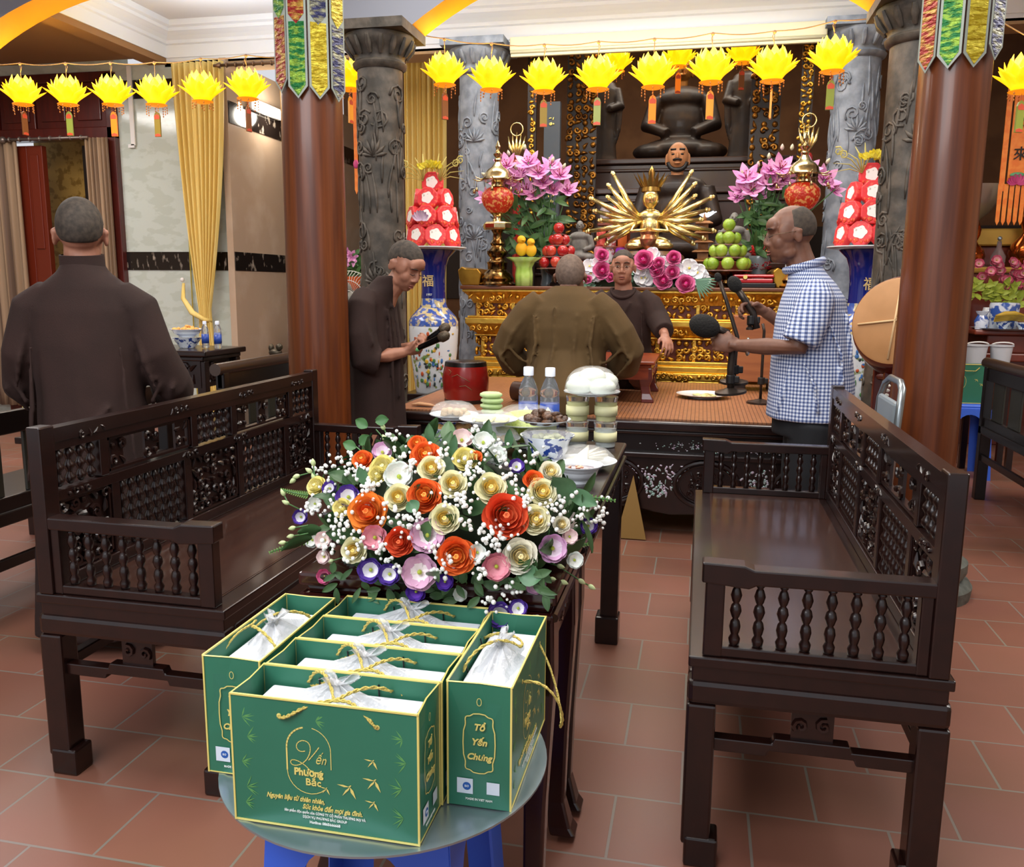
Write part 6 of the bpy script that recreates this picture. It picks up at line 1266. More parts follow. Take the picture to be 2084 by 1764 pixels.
b = B(); b.loft([ring(V(x,0,z),rx,ry,36,w_,k) for k,(z,x,rx,ry,w_) in enumerate(((.05,-.01,.165,.15,.04),(.35,-.01,.155,.145,.04),(.62,-.01,.145,.14,.03),(.85,-.015,.138,.145,.02),(1.02,-.03,.130,.165,.01),(1.14,-.03,.115,.17,0),(1.20,.0,.10,.13,0),(1.25,.04,.078,.083,0),(1.295,.072,.063,.066,0)))])
for q in (-1,1):
    b.tube([V(-.02,q*.10,1.19),V(-.02,q*.165,1.15),V(-.02,q*.185,1.02),V(.0,q*.17,.90),V(.05,q*.14,.885)],[.065,.07,.078,.082,.075],16); folds(b,[[(-.06,q*.235,1.08),(-.03,q*.25,.98),(.03,q*.23,.88)],[(.03,q*.23,1.08),(.06,q*.23,.98),(.03,q*.22,.92)],[(-.12,q*.1,.9),(-.12,q*.09,.6),(-.14,q*.08,.3)]],.009)
folds(b,[[(.09,-.09,1.14),(.11,-.10,.9),(.12,-.11,.6)],[(.10,-.05,1.16),(.13,-.05,.95),(.13,-.06,.7)]],.010); b.build('brown_robe',robe,t,remesh=.009,sm=4)
def mic(name, label, p, d, L=.16, rh=.024, grip=black_w):
    t_ = thing(name,label,'microphone',p); q = Vector(d).normalized().to_track_quat('Z','Y').to_matrix(); b = B(); b.lathe([(0,0),(.010,0),(.013,.01),(.017,L*.95),(.019,L)],(0,0,0),16,q); b.build('handle',M('glossy_black_metal','121212',.15,.5),t_,smooth='auto')
    b = B(); b.lathe([(.019,L),(.025,L+.008),(.026,L+.02),(.024,L+.04),(.014,L+.052),(0,L+.055)],(0,0,0),16,q); b.build('mesh_head',M('dark_mesh','3a332a',.5,.5,n=(300,'5a4c3a',.45,.55)),t_,smooth='auto'); return t_
m_ = mic('microphone','nearer black microphone with a green ring in the young monk\'s hands',V(x0+.20,y0-.03,.935),V(.95,-.25,.42)); q = Vector((.95,-.25,.42)).normalized().to_track_quat('Z','Y').to_matrix(); b = B(); b.lathe([(.0145,.012),(.0155,.014),(.0155,.026),(.0145,.028)],(0,0,0),14,q); b.build('green_ring',M('green_tape','6fc07a',.5),m_,smooth=True)
mic('microphone','farther brownish microphone crossed behind in the young monk\'s hands',V(x0+.19,y0+.05,.945),V(.85,.2,.60),.14)
# ---------------- elder in olive brown, seen from behind, kneeling on the mat
x0,y0,z0 = -.69,4.52,.608; t = thing('person','person in an olive-brown robe kneeling on the mat with back to us, hands on hips','person',(x0,y0,z0))
T = headm(V(.0,.10,.70),pi,-.55,0); b = B(); add_head(b,T,1.02)
b.tube([V(0,.06,.63),V(0,.01,.54)],[.06,.07],14); b.ell((0,.0,.40),(.17,.11,.18),16,10); b.ell((0,-.02,.16),(.17,.16,.12),16,10)
for q in (-1,1): b.tube([V(q*.17,0,.52),V(q*.31,.02,.35),V(q*.24,.16,.22)],[.055,.048,.03],10); hand(b,V(q*.24,.17,.22),V(-q*.2,1,-.1),V(0,0,-1),V(-q,0,0),.3); b.tube([V(q*.10,-.06,.10),V(q*.14,.28,.08)],[.085,.07],12); b.tube([V(q*.14,.26,.05),V(q*.12,-.12,.045)],[.055,.04],12); b.ell((q*.11,-.20,.04),(.04,.08,.03),10,8)
b.build('body',skin_d,t,remesh=.0055,sm=2); face_bits(t,T,1.02,hair=hair_buzz,hm=M('grey_stubble','5a4a40',.75,n=(60,'6e5c50',.35,.65)))
b = B(); b.loft([ring(V(0,y,z),rx,ry,40,w_,k) for k,(z,y,rx,ry,w_) in enumerate(((.0,-.03,.215,.27,.02),(.10,-.03,.225,.27,.02),(.20,-.02,.21,.21,.015),(.32,.0,.21,.15,.01),(.43,.0,.225,.14,0),(.52,.01,.225,.125,0),(.60,.03,.15,.10,0),(.645,.05,.08,.08,0)))])
for q in (-1,1):
    b.tube([V(q*.13,.01,.56),V(q*.20,.0,.50),V(q*.275,-.01,.40),V(q*.325,.02,.31),V(q*.30,.09,.235),V(q*.25,.14,.21)],[.08,.088,.088,.085,.085,.07],18); folds(b,[[(q*.2,-.08,.50),(q*.27,-.10,.40),(q*.33,-.08,.28)],[(q*.16,-.11,.5),(q*.14,-.14,.35),(q*.17,-.18,.2)],[(q*.38,-.02,.36),(q*.34,-.07,.26),(q*.27,-.04,.18)],[(q*.30,-.09,.33),(q*.24,-.08,.27),(q*.2,-.1,.25)]],.012)
folds(b,[[(-.05,-.12,.55),(-.04,-.15,.35),(-.07,-.23,.15)],[(.07,-.12,.5),(.06,-.16,.3),(.1,-.25,.1)]],.010); b.build('olive_brown_robe',robe_o,t,remesh=.009,sm=4)
# ---------------- monk facing us
x0,y0,z0 = -.50,5.70,.608; t = thing('person','person with eyeglasses in a dark brown robe kneeling behind the red table, facing us','person',(x0,y0,z0))
T = headm(V(-.01,-.02,.765),RD(2),RD(2),0); b = B(); add_head(b,T,.98)
b.tube([V(-.01,.0,.69),V(0,.01,.60)],[.052,.062],14); b.ell((0,.02,.45),(.15,.10,.16),16,10); b.ell((0,.02,.18),(.15,.14,.14),16,10)
w1 = V(.285,-.24,.345); b.tube([V(.15,.0,.55),V(.235,-.06,.42),w1],[.05,.042,.027],10); hand(b,w1,V(.25,-.75,-.55),V(-.3,.2,-1),V(-1,-.3,0),.45,.14,1.0)
w2 = V(-.22,-.25,.30); b.tube([V(-.15,.0,.55),V(-.25,-.06,.40),w2],[.05,.042,.027],10); hand(b,w2,V(.3,-1,-.2),V(0,0,-1),V(1,0,0),.3)
for q in (-1,1): b.tube([V(q*.10,.08,.10),V(q*.13,-.22,.08)],[.085,.07],12); b.tube([V(q*.13,-.2,.05),V(q*.11,.16,.045)],[.055,.04],12)
b.build('body',skin,t,remesh=.005,sm=2); face_bits(t,T,.98,glasses=True,hair=hair_buzz)
b = B(); b.loft([ring(V(0,.02,z),rx,ry,36,w_,k) for k,(z,rx,ry,w_) in enumerate(((.0,.23,.25,.03),(.12,.22,.22,.03),(.25,.185,.14,.02),(.40,.18,.12,.01),(.52,.185,.11,0),(.59,.14,.085,0),(.625,.085,.07,0)))])
b.tube([V(.11,.02,.57),V(.175,.0,.53),V(.225,-.05,.44),V(.262,-.14,.385),V(.278,-.19,.365)],[.07,.075,.076,.07,.062],16); b.tube([V(-.11,.02,.57),V(-.175,.0,.53),V(-.24,-.05,.42),V(-.24,-.15,.34),V(-.23,-.20,.32)],[.07,.075,.076,.07,.062],16)
folds(b,[[(.17,-.07,.52),(.22,-.12,.44),(.25,-.2,.40)],[(.05,-.09,.55),(.0,-.10,.45),(-.04,-.11,.3)],[(.12,-.09,.5),(.13,-.10,.35),(.15,-.12,.2)],[(-.1,-.08,.5),(-.12,-.10,.3),(-.13,-.12,.15)]],.009); b.build('brown_robe',robe,t,remesh=.009,sm=4)
b = B(); b.tube([V(.075*cos(a)-.004,-.005+.062*sin(a)-.01,.628-.055*max(0,-sin(a))) for a in [k*pi/12 for k in range(24)]],.011,8,closed=True); b.build('robe_collar',robe,t,smooth=True)
# ---------------- man in the checked shirt
def check_mat():
    m = bpy.data.materials.new('blue_white_check'); m.use_nodes = True; nt = m.node_tree; bs = nt.nodes['Principled BSDF']; bs.inputs['Roughness'].default_value = .8
    tc = nt.nodes.new('ShaderNodeTexCoord'); sp = nt.nodes.new('ShaderNodeSeparateXYZ'); nt.links.new(tc.outputs['Object'],sp.inputs[0])
    at2 = nt.nodes.new('ShaderNodeMath'); at2.operation = 'ARCTAN2'; nt.links.new(sp.outputs[1],at2.inputs[0]); nt.links.new(sp.outputs[0],at2.inputs[1])
    vals = []
    for src,fr in ((at2.outputs[0],1/.085),(sp.outputs[2],1/.0155)):
        mu = nt.nodes.new('ShaderNodeMath'); mu.operation = 'MULTIPLY'; mu.inputs[1].default_value = fr; nt.links.new(src,mu.inputs[0]); f = nt.nodes.new('ShaderNodeMath'); f.operation = 'FRACT'; nt.links.new(mu.outputs[0],f.inputs[0])
        g = nt.nodes.new('ShaderNodeMath'); g.operation = 'GREATER_THAN'; g.inputs[1].default_value = .48; nt.links.new(f.outputs[0],g.inputs[0]); vals.append(g)
    ad = nt.nodes.new('ShaderNodeMath'); nt.links.new(vals[0].outputs[0],ad.inputs[0]); nt.links.new(vals[1].outputs[0],ad.inputs[1]); dv = nt.nodes.new('ShaderNodeMath'); dv.operation = 'MULTIPLY'; dv.inputs[1].default_value = .5; nt.links.new(ad.outputs[0],dv.inputs[0])
    r = nt.nodes.new('ShaderNodeValToRGB'); r.color_ramp.interpolation = 'CONSTANT'; e = r.color_ramp.elements; e[0].color = lin('3d4b78'); e[0].position = 0; e[1].position = .3; e[1].color = lin('8b99bd'); n_ = e.new(.8); n_.color = lin('dfe4ee'); nt.links.new(dv.outputs[0],r.inputs[0]); nt.links.new(r.outputs[0],bs.inputs[0])
    return m
chk = check_mat(); x0,y0 = .470,3.93; t = thing('person','man in a blue and white checked short-sleeved shirt, holding microphone stands','person',(x0,y0,0))
T = headm(V(-.115,.0,1.475),RD(-82),RD(8),0)
b = B(); add_head(b,T,1.04)
b.tube([V(-.095,.0,1.46),V(-.075,.01,1.39),V(-.03,.01,1.27)],[.05,.058,.068],14); b.ell((.0,.0,1.12),(.12,.16,.17),16,10); b.tube([V(.02,0,1.0),V(.02,0,.75)],[.13,.13],14)
wn = V(-.315,-.10,1.005); b.tube([V(-.02,-.17,1.22),V(-.075,-.20,1.01),wn.lerp(V(-.075,-.20,1.01),.5),wn],[.05,.043,.037,.026],12); hand(b,wn,V(-1,.1,.15),V(.1,1,-.1),V(.1,.1,1),1.15,.03,1.05,.6)
wf = V(-.19,.13,1.145); b.tube([V(-.02,.17,1.22),V(-.06,.20,1.05),wf],[.05,.042,.027],12); hand(b,wf,V(-.95,-.1,.25),V(0,-.6,-.8),V(.0,-.5,.9),.85,.08,1.05)
for q in (-1,1): b.tube([V(.02,q*.09,.75),V(.0,q*.09,.42),V(.02,q*.09,.08)],[.085,.06,.042],12); b.ell((-.04,q*.09,.035),(.12,.045,.035),12,8)
b.build('body',skin_d,t,remesh=.005,sm=2)
face_bits(t,T,1.04,glasses=True,down=True,hair=hair_bald,hm=M('thin_greying_hair','39322c',.8,n=(60,'4c4238',.35,.65)))
b = B(); b.loft([ring(V(x,0,z),rx,ry,40,w_,k) for k,(z,x,rx,ry,w_) in enumerate(((.69,.015,.185,.19,.02),(.85,.012,.178,.185,.015),(1.0,.0,.165,.18,.01),(1.12,-.005,.15,.185,0),(1.21,-.005,.13,.18,0),(1.27,-.015,.10,.13,0),(1.315,-.035,.078,.085,0),(1.352,-.048,.068,.072,0)))])
for q in (-1,1): b.tube([V(-.01,q*.12,1.24),V(-.015,q*.175,1.20),V(-.04,q*.205,1.11),V(-.07,q*.215,1.03)],[.065,.078,.078,.075],18)
folds(b,[[(.05,-.19,1.1),(.1,-.18,.98),(.12,-.16,.85)],[(-.05,-.2,.95),(.0,-.21,.85),(.02,-.2,.74)],[(.12,-.12,1.15),(.15,-.1,1.0),(.15,-.08,.8)],[(-.10,-.15,.92),(-.12,-.14,.8),(-.14,-.12,.72)]],.009); b.build('checked_shirt',chk,t,remesh=.008,sm=3)
b = B(); b.tube([V(-.05+.075*cos(a),.078*sin(a),1.345+.022*cos(a)) for a in [k*pi/12 for k in range(24)]],.014,8,closed=True,flat=1.3); b.build('shirt_collar',chk,t,smooth=True)
b = B(); b.loft([ring(V(.02,0,.78),.165,.165,32),ring(V(.02,0,.62),.165,.17,32)]); 
for q in (-1,1): b.tube([V(.02,q*.085,.68),V(.0,q*.09,.42),V(.02,q*.095,.06)],[.105,.085,.065],16)
b.build('black_trousers',M('black_trousers','14161a',.8),t,remesh=.010,sm=3)
b = B(); b.tube([wn+V(.045,-.0,-.004)+V(.0,.034*cos(a),.030*sin(a)) for a in [k*pi/10 for k in range(20)]],.0085,8,closed=True,flat=1.3); b.ell(wn+V(.045,-.036,.0),(.020,.006,.020),14,8); b.build('steel_wristwatch',M('chrome_watch','c9ccc8',.15,.9),t,smooth=True)
# microphone stands in his hands and on the mat
foam = M('black_foam','161412',.9,bump=(120,.6)); stm = M('dark_grey_metal','3b322c',.35,.6)
def mstand(label, base, pts, rb, head=None, hd=None, tilt=(0,0,0), hr=.035, rad=.009):
    t_ = thing('desk_microphone',label,'microphone',base); b = B(); b.lathe([(0,-.006),(rb,-.006),(rb,.004),(rb*.5,.012),(.02,.018),(0,.02)],(0,0,0),32,tilt); b.build('round_base',stm,t_,smooth='auto')
    b = B(); b.tube([Vector(p) for p in pts],rad,10); b.build('pole',stm,t_,smooth=True)
    b = B(); q = Vector(pts[1])*.55; b.cyl(q,.020,.04,12); b.box(q+V(.022,0,0),(.03,.02,.03)); b.build('clamp_knob',M('black_knob','15110f',.5),t_,bevel=.004)
    if head is not None: b = B(); b.ell(head,(hr*1.35,hr,hr),16,12,hd); b.build('foam_head',foam,t_,smooth=True)
    return t_
S0 = V(x0,y0,0)
mstand('desk microphone in his near hand with a large oval foam head',V(x0-.33,y0-.06,.80),[(0,0,0),(-.005,.0,.10),(.0,-.0,.20),(-.03,-.01,.26),(-.085,-.03,.28)],.068,V(-.125,-.045,.287),(0,RD(18),0),(RD(4),RD(-6),0),.05,.016)
mstand('second desk microphone in his near hand, thin with an upright clip',V(x0-.315,y0+.03,.835),[(0,0,0),(.0,.0,.10),(.005,.0,.20),(-.05,.02,.36),(-.085,.03,.45)],.062,V(-.09,.03,.46),(0,RD(70),0),(RD(5),0,0),.016,.009)
mstand('black microphone with foam head raised in his far hand',V(x0-.255,y0+.10,1.07),[(.03,.0,.0),(.01,.0,.07),(-.03,.0,.13),(-.06,.0,.17)],.016,V(-.075,.0,.195),(0,RD(60),0),(0,0,0),.030,.016)
mstand('desk microphone standing on the mat, its thin pole ending in a yellow cap',V(.345,5.0,.615),[(0,0,0),(0,0,.22),(0,0,.40),(-.01,0,.44)],.075,None,None,(0,0,0),.03,.008).children[0].name
# ================================================================ things on the platform
t = thing('low_table','low red-brown carved altar table on the mat between the two kneeling people','table',(-.475,5.15,.608)); h = .235
b = B(); b.b2((-.235,-.33,h-.02),(.235,.32,h)); b.b2((-.215,-.31,h-.04),(.215,.30,h-.02)); b.build('top_board',redwood,t,bevel=.006)
b = B()
for s_ in (-1,1): b.b2((s_*.205-.008,-.29,h-.105),(s_*.205+.008,.28,h-.04)); carving(b,(s_*.214,0,h-.075),(0,s_,0),(0,0,1),.54,.06,3,.006)
b.b2((-.2,-.31,h-.105),(.2,-.295,h-.04)); b.b2((-.2,.275,h-.105),(.2,.29,h-.04)); b.build('carved_apron',redwood,t,smooth='auto')
for sx in (-1,1):
    for sy in (-1,1): b = B(); P = [(h-.04,.035,0),(h-.10,.038,.0),(.09,.026,-.004),(.05,.026,.004),(.02,.034,.012),(.0,.036,.014)]; b.loft([[V(sx*(.185+o)+a*w_,sy*.275+c*w_*.9,z) for a,c in ((-1,-1),(1,-1),(1,1),(-1,1))] for z,w_,o in P]); b.build('leg',M('dark_red_wood','5a1a10',.3,coat=.4),t,bevel=.005)
t = thing('red_drum','small red lacquered barrel drum on the left of the bamboo mat','drum',(-1.27,4.62,.608)); b = B(); b.lathe([(.112,.0),(.118,.02),(.128,.08),(.130,.12),(.127,.16),(.117,.21),(.113,.225)],seg=40); b.build('barrel',M('red_lacquer_worn','8a1712',.25,n=(7,'7a1a14',.4,.6),coat=.5),t,smooth=True)
b = B(); b.lathe([(0,.226),(.110,.226),(.113,.222)],seg=40); b.build('drumhead',M('pinkish_hide','b08070',.6),t,smooth='auto'); b = B(); b.lathe([(.1135,.20),(.119,.203),(.1145,.226),(.111,.228)],seg=40); b.lathe([(.113,.0),(.1195,.002),(.1205,.018),(.118,.02)],seg=40); b.build('black_rim',black_w,t,smooth='auto')
b = B(); [b.tube([(.1308*cos(a),.1308*sin(a),z) for a,z in pts],.0014,5) for pts in ([(RD(-110),.15),(RD(-95),.165),(RD(-85),.15),(RD(-75),.14),(RD(-65),.125)],[(RD(-90),.10),(RD(-75),.105),(RD(-65),.09),(RD(-60),.08)],[(RD(-120),.19),(RD(-112),.18),(RD(-118),.16)])]; b.build('faded_gold_line',M('faded_gold','7d6a48',.5),t,smooth=True)
b = B(); b.tube([(-1.50,4.36,.618),(-1.46,4.37,.622),(-1.40,4.36,.62),(-1.36,4.35,.616)],[.01,.022,.018,.006],10,flat=.5); tag(b.build('wooden_mallet',M('pale_wood','b98a62',.5),smooth=True),'small pale wooden mallet lying left of the red drum','mallet')
t = plate('large shallow white plate lying on the bamboo mat near the microphones',(.03,5.18,.609),.155,.022); b = B(); lumps(b,10,.07,.012,.02,4,.3,.004); b.build('yellow_leftovers',M('pale_yellow_food','d8c98a',.5),t,smooth=True,kind='stuff')
t = thing('wooden_cabinet_speaker','plain brown wooden box on black feet on the mat, behind the microphones','box',(.36,5.70,.608)); b = B(); b.b2((-.16,-.14,.06),(.16,.14,.47)); b.build('wooden_case',M('oak_veneer','8a4f2c',.45,n=(3,'9a5c34',.4,.6,(1,1,8))),t,bevel=.006)
for sx in (-1,1):
    for sy in (-1,1): b = B(); b.b2((sx*.11-.04,sy*.09-.03,0),(sx*.11+.04,sy*.09+.03,.06)); b.build('black_foot',black_w,t,bevel=.004)
b = B(); b.tube([V(-1.02,4.75,.70),V(-.93,4.72,.70)],[.055,.055],16); b = b.build('wooden_block',M('dark_walnut','4a2a1a',.4),smooth='auto'); tag(b,'short dark round wooden block lying beside the kneeling elder','block'); b.location = (0,0,-.036)
# the big drum
t = thing('big_temple_drum','big barrel drum with a tan hide face and dark red body at right','drum',(.945,4.52,0)); ax = V(-.55,-.80,.24).normalized(); q = ax.to_track_quat('Z','Y').to_matrix(); C = V(-.03,-.05,1.10)
b = B(); b.lathe([(.215,0),(.235,-.05),(.255,-.13),(.255,-.20),(.235,-.28),(.215,-.33)],C,48,q); b.build('red_barrel',M('dark_red_lacquer','4c0d0e',.3,coat=.5),t,smooth=True)
b = B(); b.lathe([(0,.006),(.20,.006),(.212,.002),(.218,-.02)],C,48,q); b.build('hide_face',M('tan_drum_hide','b9895a',.45,n=(5,'a87a4c',.35,.65)),t,smooth='auto')
b = B(); U = q@V(1,0,0); W = q@V(0,1,0)
for a,r0,r1 in ((1.57,-.19,.19),(.9,0,.19),(.45,0,.19),(.15,-.18,.02),(.75,.0,.12)): d = U*cos(a)+W*sin(a); b.tube([C+ax*.010+d*r0,C+ax*.010+d*r1],.0055,6)
b.build('pale_chalk_lines',M('pale_seam','d9b98a',.5),t,smooth=True)
b = B(); b.b2((-.05,.0,.0),(-.01,.04,.86)); b.b2((.17,.22,.0),(.21,.26,.84)); b.b2((-.05,.26,0),(-.01,.30,.84)); b.b2((.14,-.04,0),(.18,.0,.84)); b.tube([V(-.03,.02,.80),V(.19,.24,.80)],.02,8); b.tube([V(-.03,.28,.80),V(.16,-.02,.80)],.02,8); b.b2((-.03,.0,.3),(.16,.04,.34)); b.build('stand_frame',M('dark_red_wood',''),t,bevel=.004)
# metal chair beside the right column
t = thing('folding_chair','grey metal folding chair back between the right bench and the wooden column','chair',(.665,3.36,0)); grm = M('silver_grey_metal','8f979a',.3,.8); b = B(); P = [V(-.0,-.19,.45),V(.02,-.19,.84),V(.03,-.16,.905),V(.035,-.10,.925),V(.035,.06,.925),V(.03,.12,.90),V(.02,.15,.84),V(0,.15,.45)]
b.tube(P,.013,10); b.build('back_tube',grm,t,smooth=True)
b = B(); b.b2((.005,-.165,.66),(.03,.125,.86)); b.build('back_pad',M('grey_vinyl','7c868c',.4),t,bevel=.02)
b = B(); b.b2((-.0,-.18,.43),(.0,.15,.44)) if 0 else b.b2((-.10,-.17,.435),(.03,.14,.46)); b.build('seat',M('grey_vinyl',''),t,bevel=.008)
for sy in (-1,1): b = B(); b.tube([V(.03,sy*.165-.02,.45),V(.06,sy*.165-.02,.01)],.012,8); b.build('leg',grm,t); b = B(); b.tube([V(-.08,sy*.165-.02,.44),V(-.10,sy*.165-.02,.01)],.012,8); b.build('leg',grm,t)
b = B()
for k in range(16): z = .60+k*.019; b.ell((.045,.165-max(0,(z-.85))*.5,z),(.01,.012,.007),6,4)
b.build('striped_braid',M('pale_braid','d2cfc6',.6),t)
# ================================================================ right bay
crwd = M('reddish_altar_wood','6a2a1a',.35,n=(6,'7d3420',.4,.6),coat=.3)
t = thing('side_altar','reddish carved side altar table in the right bay, loaded with porcelain','altar',(2.45,7.15,0)); b = B(); b.b2((-.52,-.35,.93),(.6,.4,.965)); b.b2((-.42,-.30,.80),(.5,.35,.93)); b.b2((-.48,-.33,.74),(.56,.38,.80)); b.build('moulded_top',crwd,t,bevel=.01)
for x in (-.42,.46): b = B(); b.b2((x,-.3,0),(x+.09,-.2,.74)); b.build('leg',crwd,t,bevel=.01)
b = B(); b.b2((-.34,-.28,.55),(.48,-.26,.74)); carving(b,(.05,-.285,.66),(1,0,0),(0,0,1),.78,.13,8,.012); b.build('carved_apron',crwd,t,smooth='auto')
t = thing('tiered_shelf','stepped reddish shelf behind the side altar, carrying copper gourds','shelf',(2.5,7.9,0)); b = B(); b.b2((-.55,-.3,0),(.7,.4,1.42)); b.b2((-.55,-.05,1.42),(.7,.4,1.60)); b.build('shelf_body',crwd,t,bevel=.008); b = B(); b.b2((-.57,-.33,1.38),(.72,-.3,1.43)); b.tube([V(-.5,-.34,1.50),V(.6,-.34,1.50)],.0,4) if 0 else b.b2((-.45,-.1,1.6),(.6,.3,1.74)); b.build('gold_drawer',M('gold_painted_wood','b08a3a',.4,.5),t,bevel=.02)
b = B(); b.lathe([(.0,0),(.085,0),(.09,.01),(.10,.17),(.095,.19),(.085,.19),(.08,.05),(0,.04)],(2.165,6.98,.968),32); tag(b.build('incense_burner',M('blue_flower_porcelain','d5dcea',.12,n=(16,'3a5aa8',.5,.56),coat=.5),smooth='auto'),'blue and white cylindrical incense pot on the side altar at right','pot')
b = B(); b.lathe([(0,0),(.04,0),(.05,.06),(.03,.10),(.045,.13),(.04,.13),(.02,.1),(0,.1)],(1.985,6.86,.968),20); tag(b.build('small_vase',M('blue_flower_porcelain',''),smooth='auto'),'small white and blue vase at the left end of the side altar','vase')
t = thing('serving_tray','steel tray with bowls of fruit and food on the side altar at right','tray',(2.22,6.66,.935)); 
b = B(); b.lathe([(0,0),(.24,0),(.26,.012),(.25,.012),(.23,.004),(0,.004)],seg=36); b.build('steel_disc',steel,t,smooth='auto'); t.location = (2.2,6.93,.967)
for i,(x,y,lb) in enumerate(((2.11,6.80,'left small blue and white bowl on the steel tray of the side altar'),(2.24,6.79,'right small blue and white bowl on the steel tray of the side altar'))): b = B(); b.lathe([(0,0),(.028,0),(.03,.01),(.058,.05),(.055,.05),(.03,.015),(0,.012)],(x,y,.973),20); tag(b.build('rice_bowl',porc_b,smooth='auto'),lb,'bowl')
b = B(); [b.tube([V(2.06+.2*q,6.84-.01*k,1.03+.012*k+.02*sin(q*3)) for q in (0,.3,.6,1)],[.008,.018,.018,.006],8) for k in range(4)]; tag(b.build('banana_bunch',M('ripe_banana_skin','b8962f',.5,n=(12,'8a6a20',.45,.7)),smooth=True),'bunch of bananas lying over the bowls of the side altar tray','fruit')
t = thing('side_altar_flowers','pink and yellow-green flowers behind the blue and white pot at right','flowers',(2.16,7.28,.968)); rg = random.Random(15); b = B(); b.lathe([(.05,0),(.06,.1),(.05,.15)],seg=14); b.build('pot',porc,t,smooth=True)
for k in range(26): p = V(rg.uniform(-.22,.22),rg.uniform(-.06,.06),rg.uniform(.30,.52)); b = B(); lisi(b,p,(rg.uniform(-.5,.5),-1,.3),.035,k,.9,.6,6); b.build('pink_flower',[fm('e2a0a8'),fm('d0607c'),center],t,smooth=True)
b = B(); [leaf(b,V(rg.uniform(-.22,.22),-.02,rg.uniform(.16,.32)),V(rg.uniform(-1,1),-.4,rg.uniform(-.3,1)),V(0,-1,.3),.09,.02,.2) for _ in range(60)]; b.build('yellow_green_leaves',M('yellow_green_leaf','9aa83a',.5),t,smooth=True)
cop = M('polished_copper','a5501e',.15,.9)
def gourd(x, y, z, label, s=1): b = B(); b.lathe([(r*s,h*s) for r,h in ((0,0),(.05,0),(.085,.03),(.10,.08),(.085,.13),(.04,.18),(.03,.20),(.05,.25),(.055,.29),(.035,.35),(.012,.40),(.01,.44),(0,.45))],(x,y,z),24); return tag(b.build('copper_gourd',cop,smooth=True),label,'ornament')
gourd(2.10,7.68,1.432,'polished copper gourd ornament beside the wooden column at right',1.0); gourd(2.50,7.68,1.432,'larger copper gourd ornament at the right edge of the picture',1.35)
t = thing('clear_bottle','clear decorative bottle on the side shelf between the copper gourds','bottle',(2.29,7.66,1.432)); b = B(); b.lathe([(0,0),(.05,.0),(.055,.08),(.02,.15),(.015,.20)],seg=16); b.build('glass_body',glass,t,smooth=True); b = B(); b.ell((0,0,.22),.018,10,8); b.build('stopper',steel,t,smooth=True)
t = thing('orange_banner','long orange banner with dark characters and a pink lotus, hanging at right','banner',(2.12,7.0,0)); om = M('orange_silk','e8741c',.5,n=(20,'f08a30',.4,.6))
b = B(); b.b2((-.07,-.004,1.95),(-.035,.004,2.85)); b.b2((-.02,-.004,2.02),(.12,.004,2.85)); b.build('orange_cloth',om,t)
for k in range(5): b = B(); x = -.06+k*.038; b.prism([(x-.015,2.0),(x+.015,2.0),(x+.013,1.74),(x,1.71),(x-.013,1.74)],.004,(0,-.006,0)); b.build('ribbon_tail',om,t)
text('來',.10,(.05,-.012,2.20),(1,0,0),(0,0,1),M('ink_black','1c120c',.6),t,'brush_character',off=.001); text('如',.09,(.05,-.012,2.42),(1,0,0),(0,0,1),M('ink_black',''),t,'brush_character',off=.001)
b = B(); [leaf(b,V(.04,-.012,2.0),V(cos(a),-.1,sin(a)*.7+.2),V(0,-1,.1),.07,.02,0) for a in [k*pi/7 for k in range(8)]]; b.build('pink_lotus',M('pink_satin','c2407a',.5),t,smooth=True); b = B(); b.ell((.04,-.014,2.06),(.05,.006,.02),12,6); b.build('green_pod',M('green_satin','5a9a6a',.5),t,smooth=True)
t = thing('metal_cymbal_stand','large grey-white metal bowl shape behind the wooden column at right','bowl',(2.13,8.0,1.60)); b = B(); b.lathe([(0,0),(.06,0),(.04,.03),(.03,.08),(.10,.14),(.17,.24),(.20,.36),(.19,.36),(.15,.24),(.05,.13),(0,.12)],seg=32); b.build('metal_bowl',M('pale_metal','b5ada0',.3,.7),t,smooth='auto'); t.location = (2.20,8.05,1.742)
stool('blue plastic stool holding a green bag behind the right black bench',(1.77,6.28,0),blue,.50,.9)
def small_bag(label, loc, rz, w_=.26, h_=.26):
    t = thing('gift_bag',label,'bag',loc,rz,'green gift bags standing in the side bays'); b = B(); b.b2((-w_/2,-.05,0),(w_/2,.05,h_)); b.build('paper_body',green,t)
    b = B(); [b.box((x,-.051,h_/2),(.004,.003,h_)) for x in (-w_/2,w_/2)]; b.box((0,-.051,h_),(w_,.004,.005)); b.box((0,-.051,.002),(w_,.003,.004)); b.build('gold_edging',goldp,t)
    b = B(); swallow(b,.05,h_*.62,.018,-.0525); swallow(b,.085,h_*.5,.02,-.0525); strip(b,[(-.045+.028*cos(a),h_*.55+.045*sin(a)) for a in [k*pi/8 for k in range(16)]],.002,-.0525,True); b.build('gold_print',goldp,t)
    b = B(); b.tube([V(-.06,-.052,h_*.9),V(-.03,-.07,h_*.84),V(.03,-.07,h_*.84),V(.06,-.052,h_*.92)],.003,6); b.build('cord_handle',cordm,t,smooth=True); return t
small_bag('green gift bag standing on the blue stool in the right bay',(1.75,6.26,.502),.1)
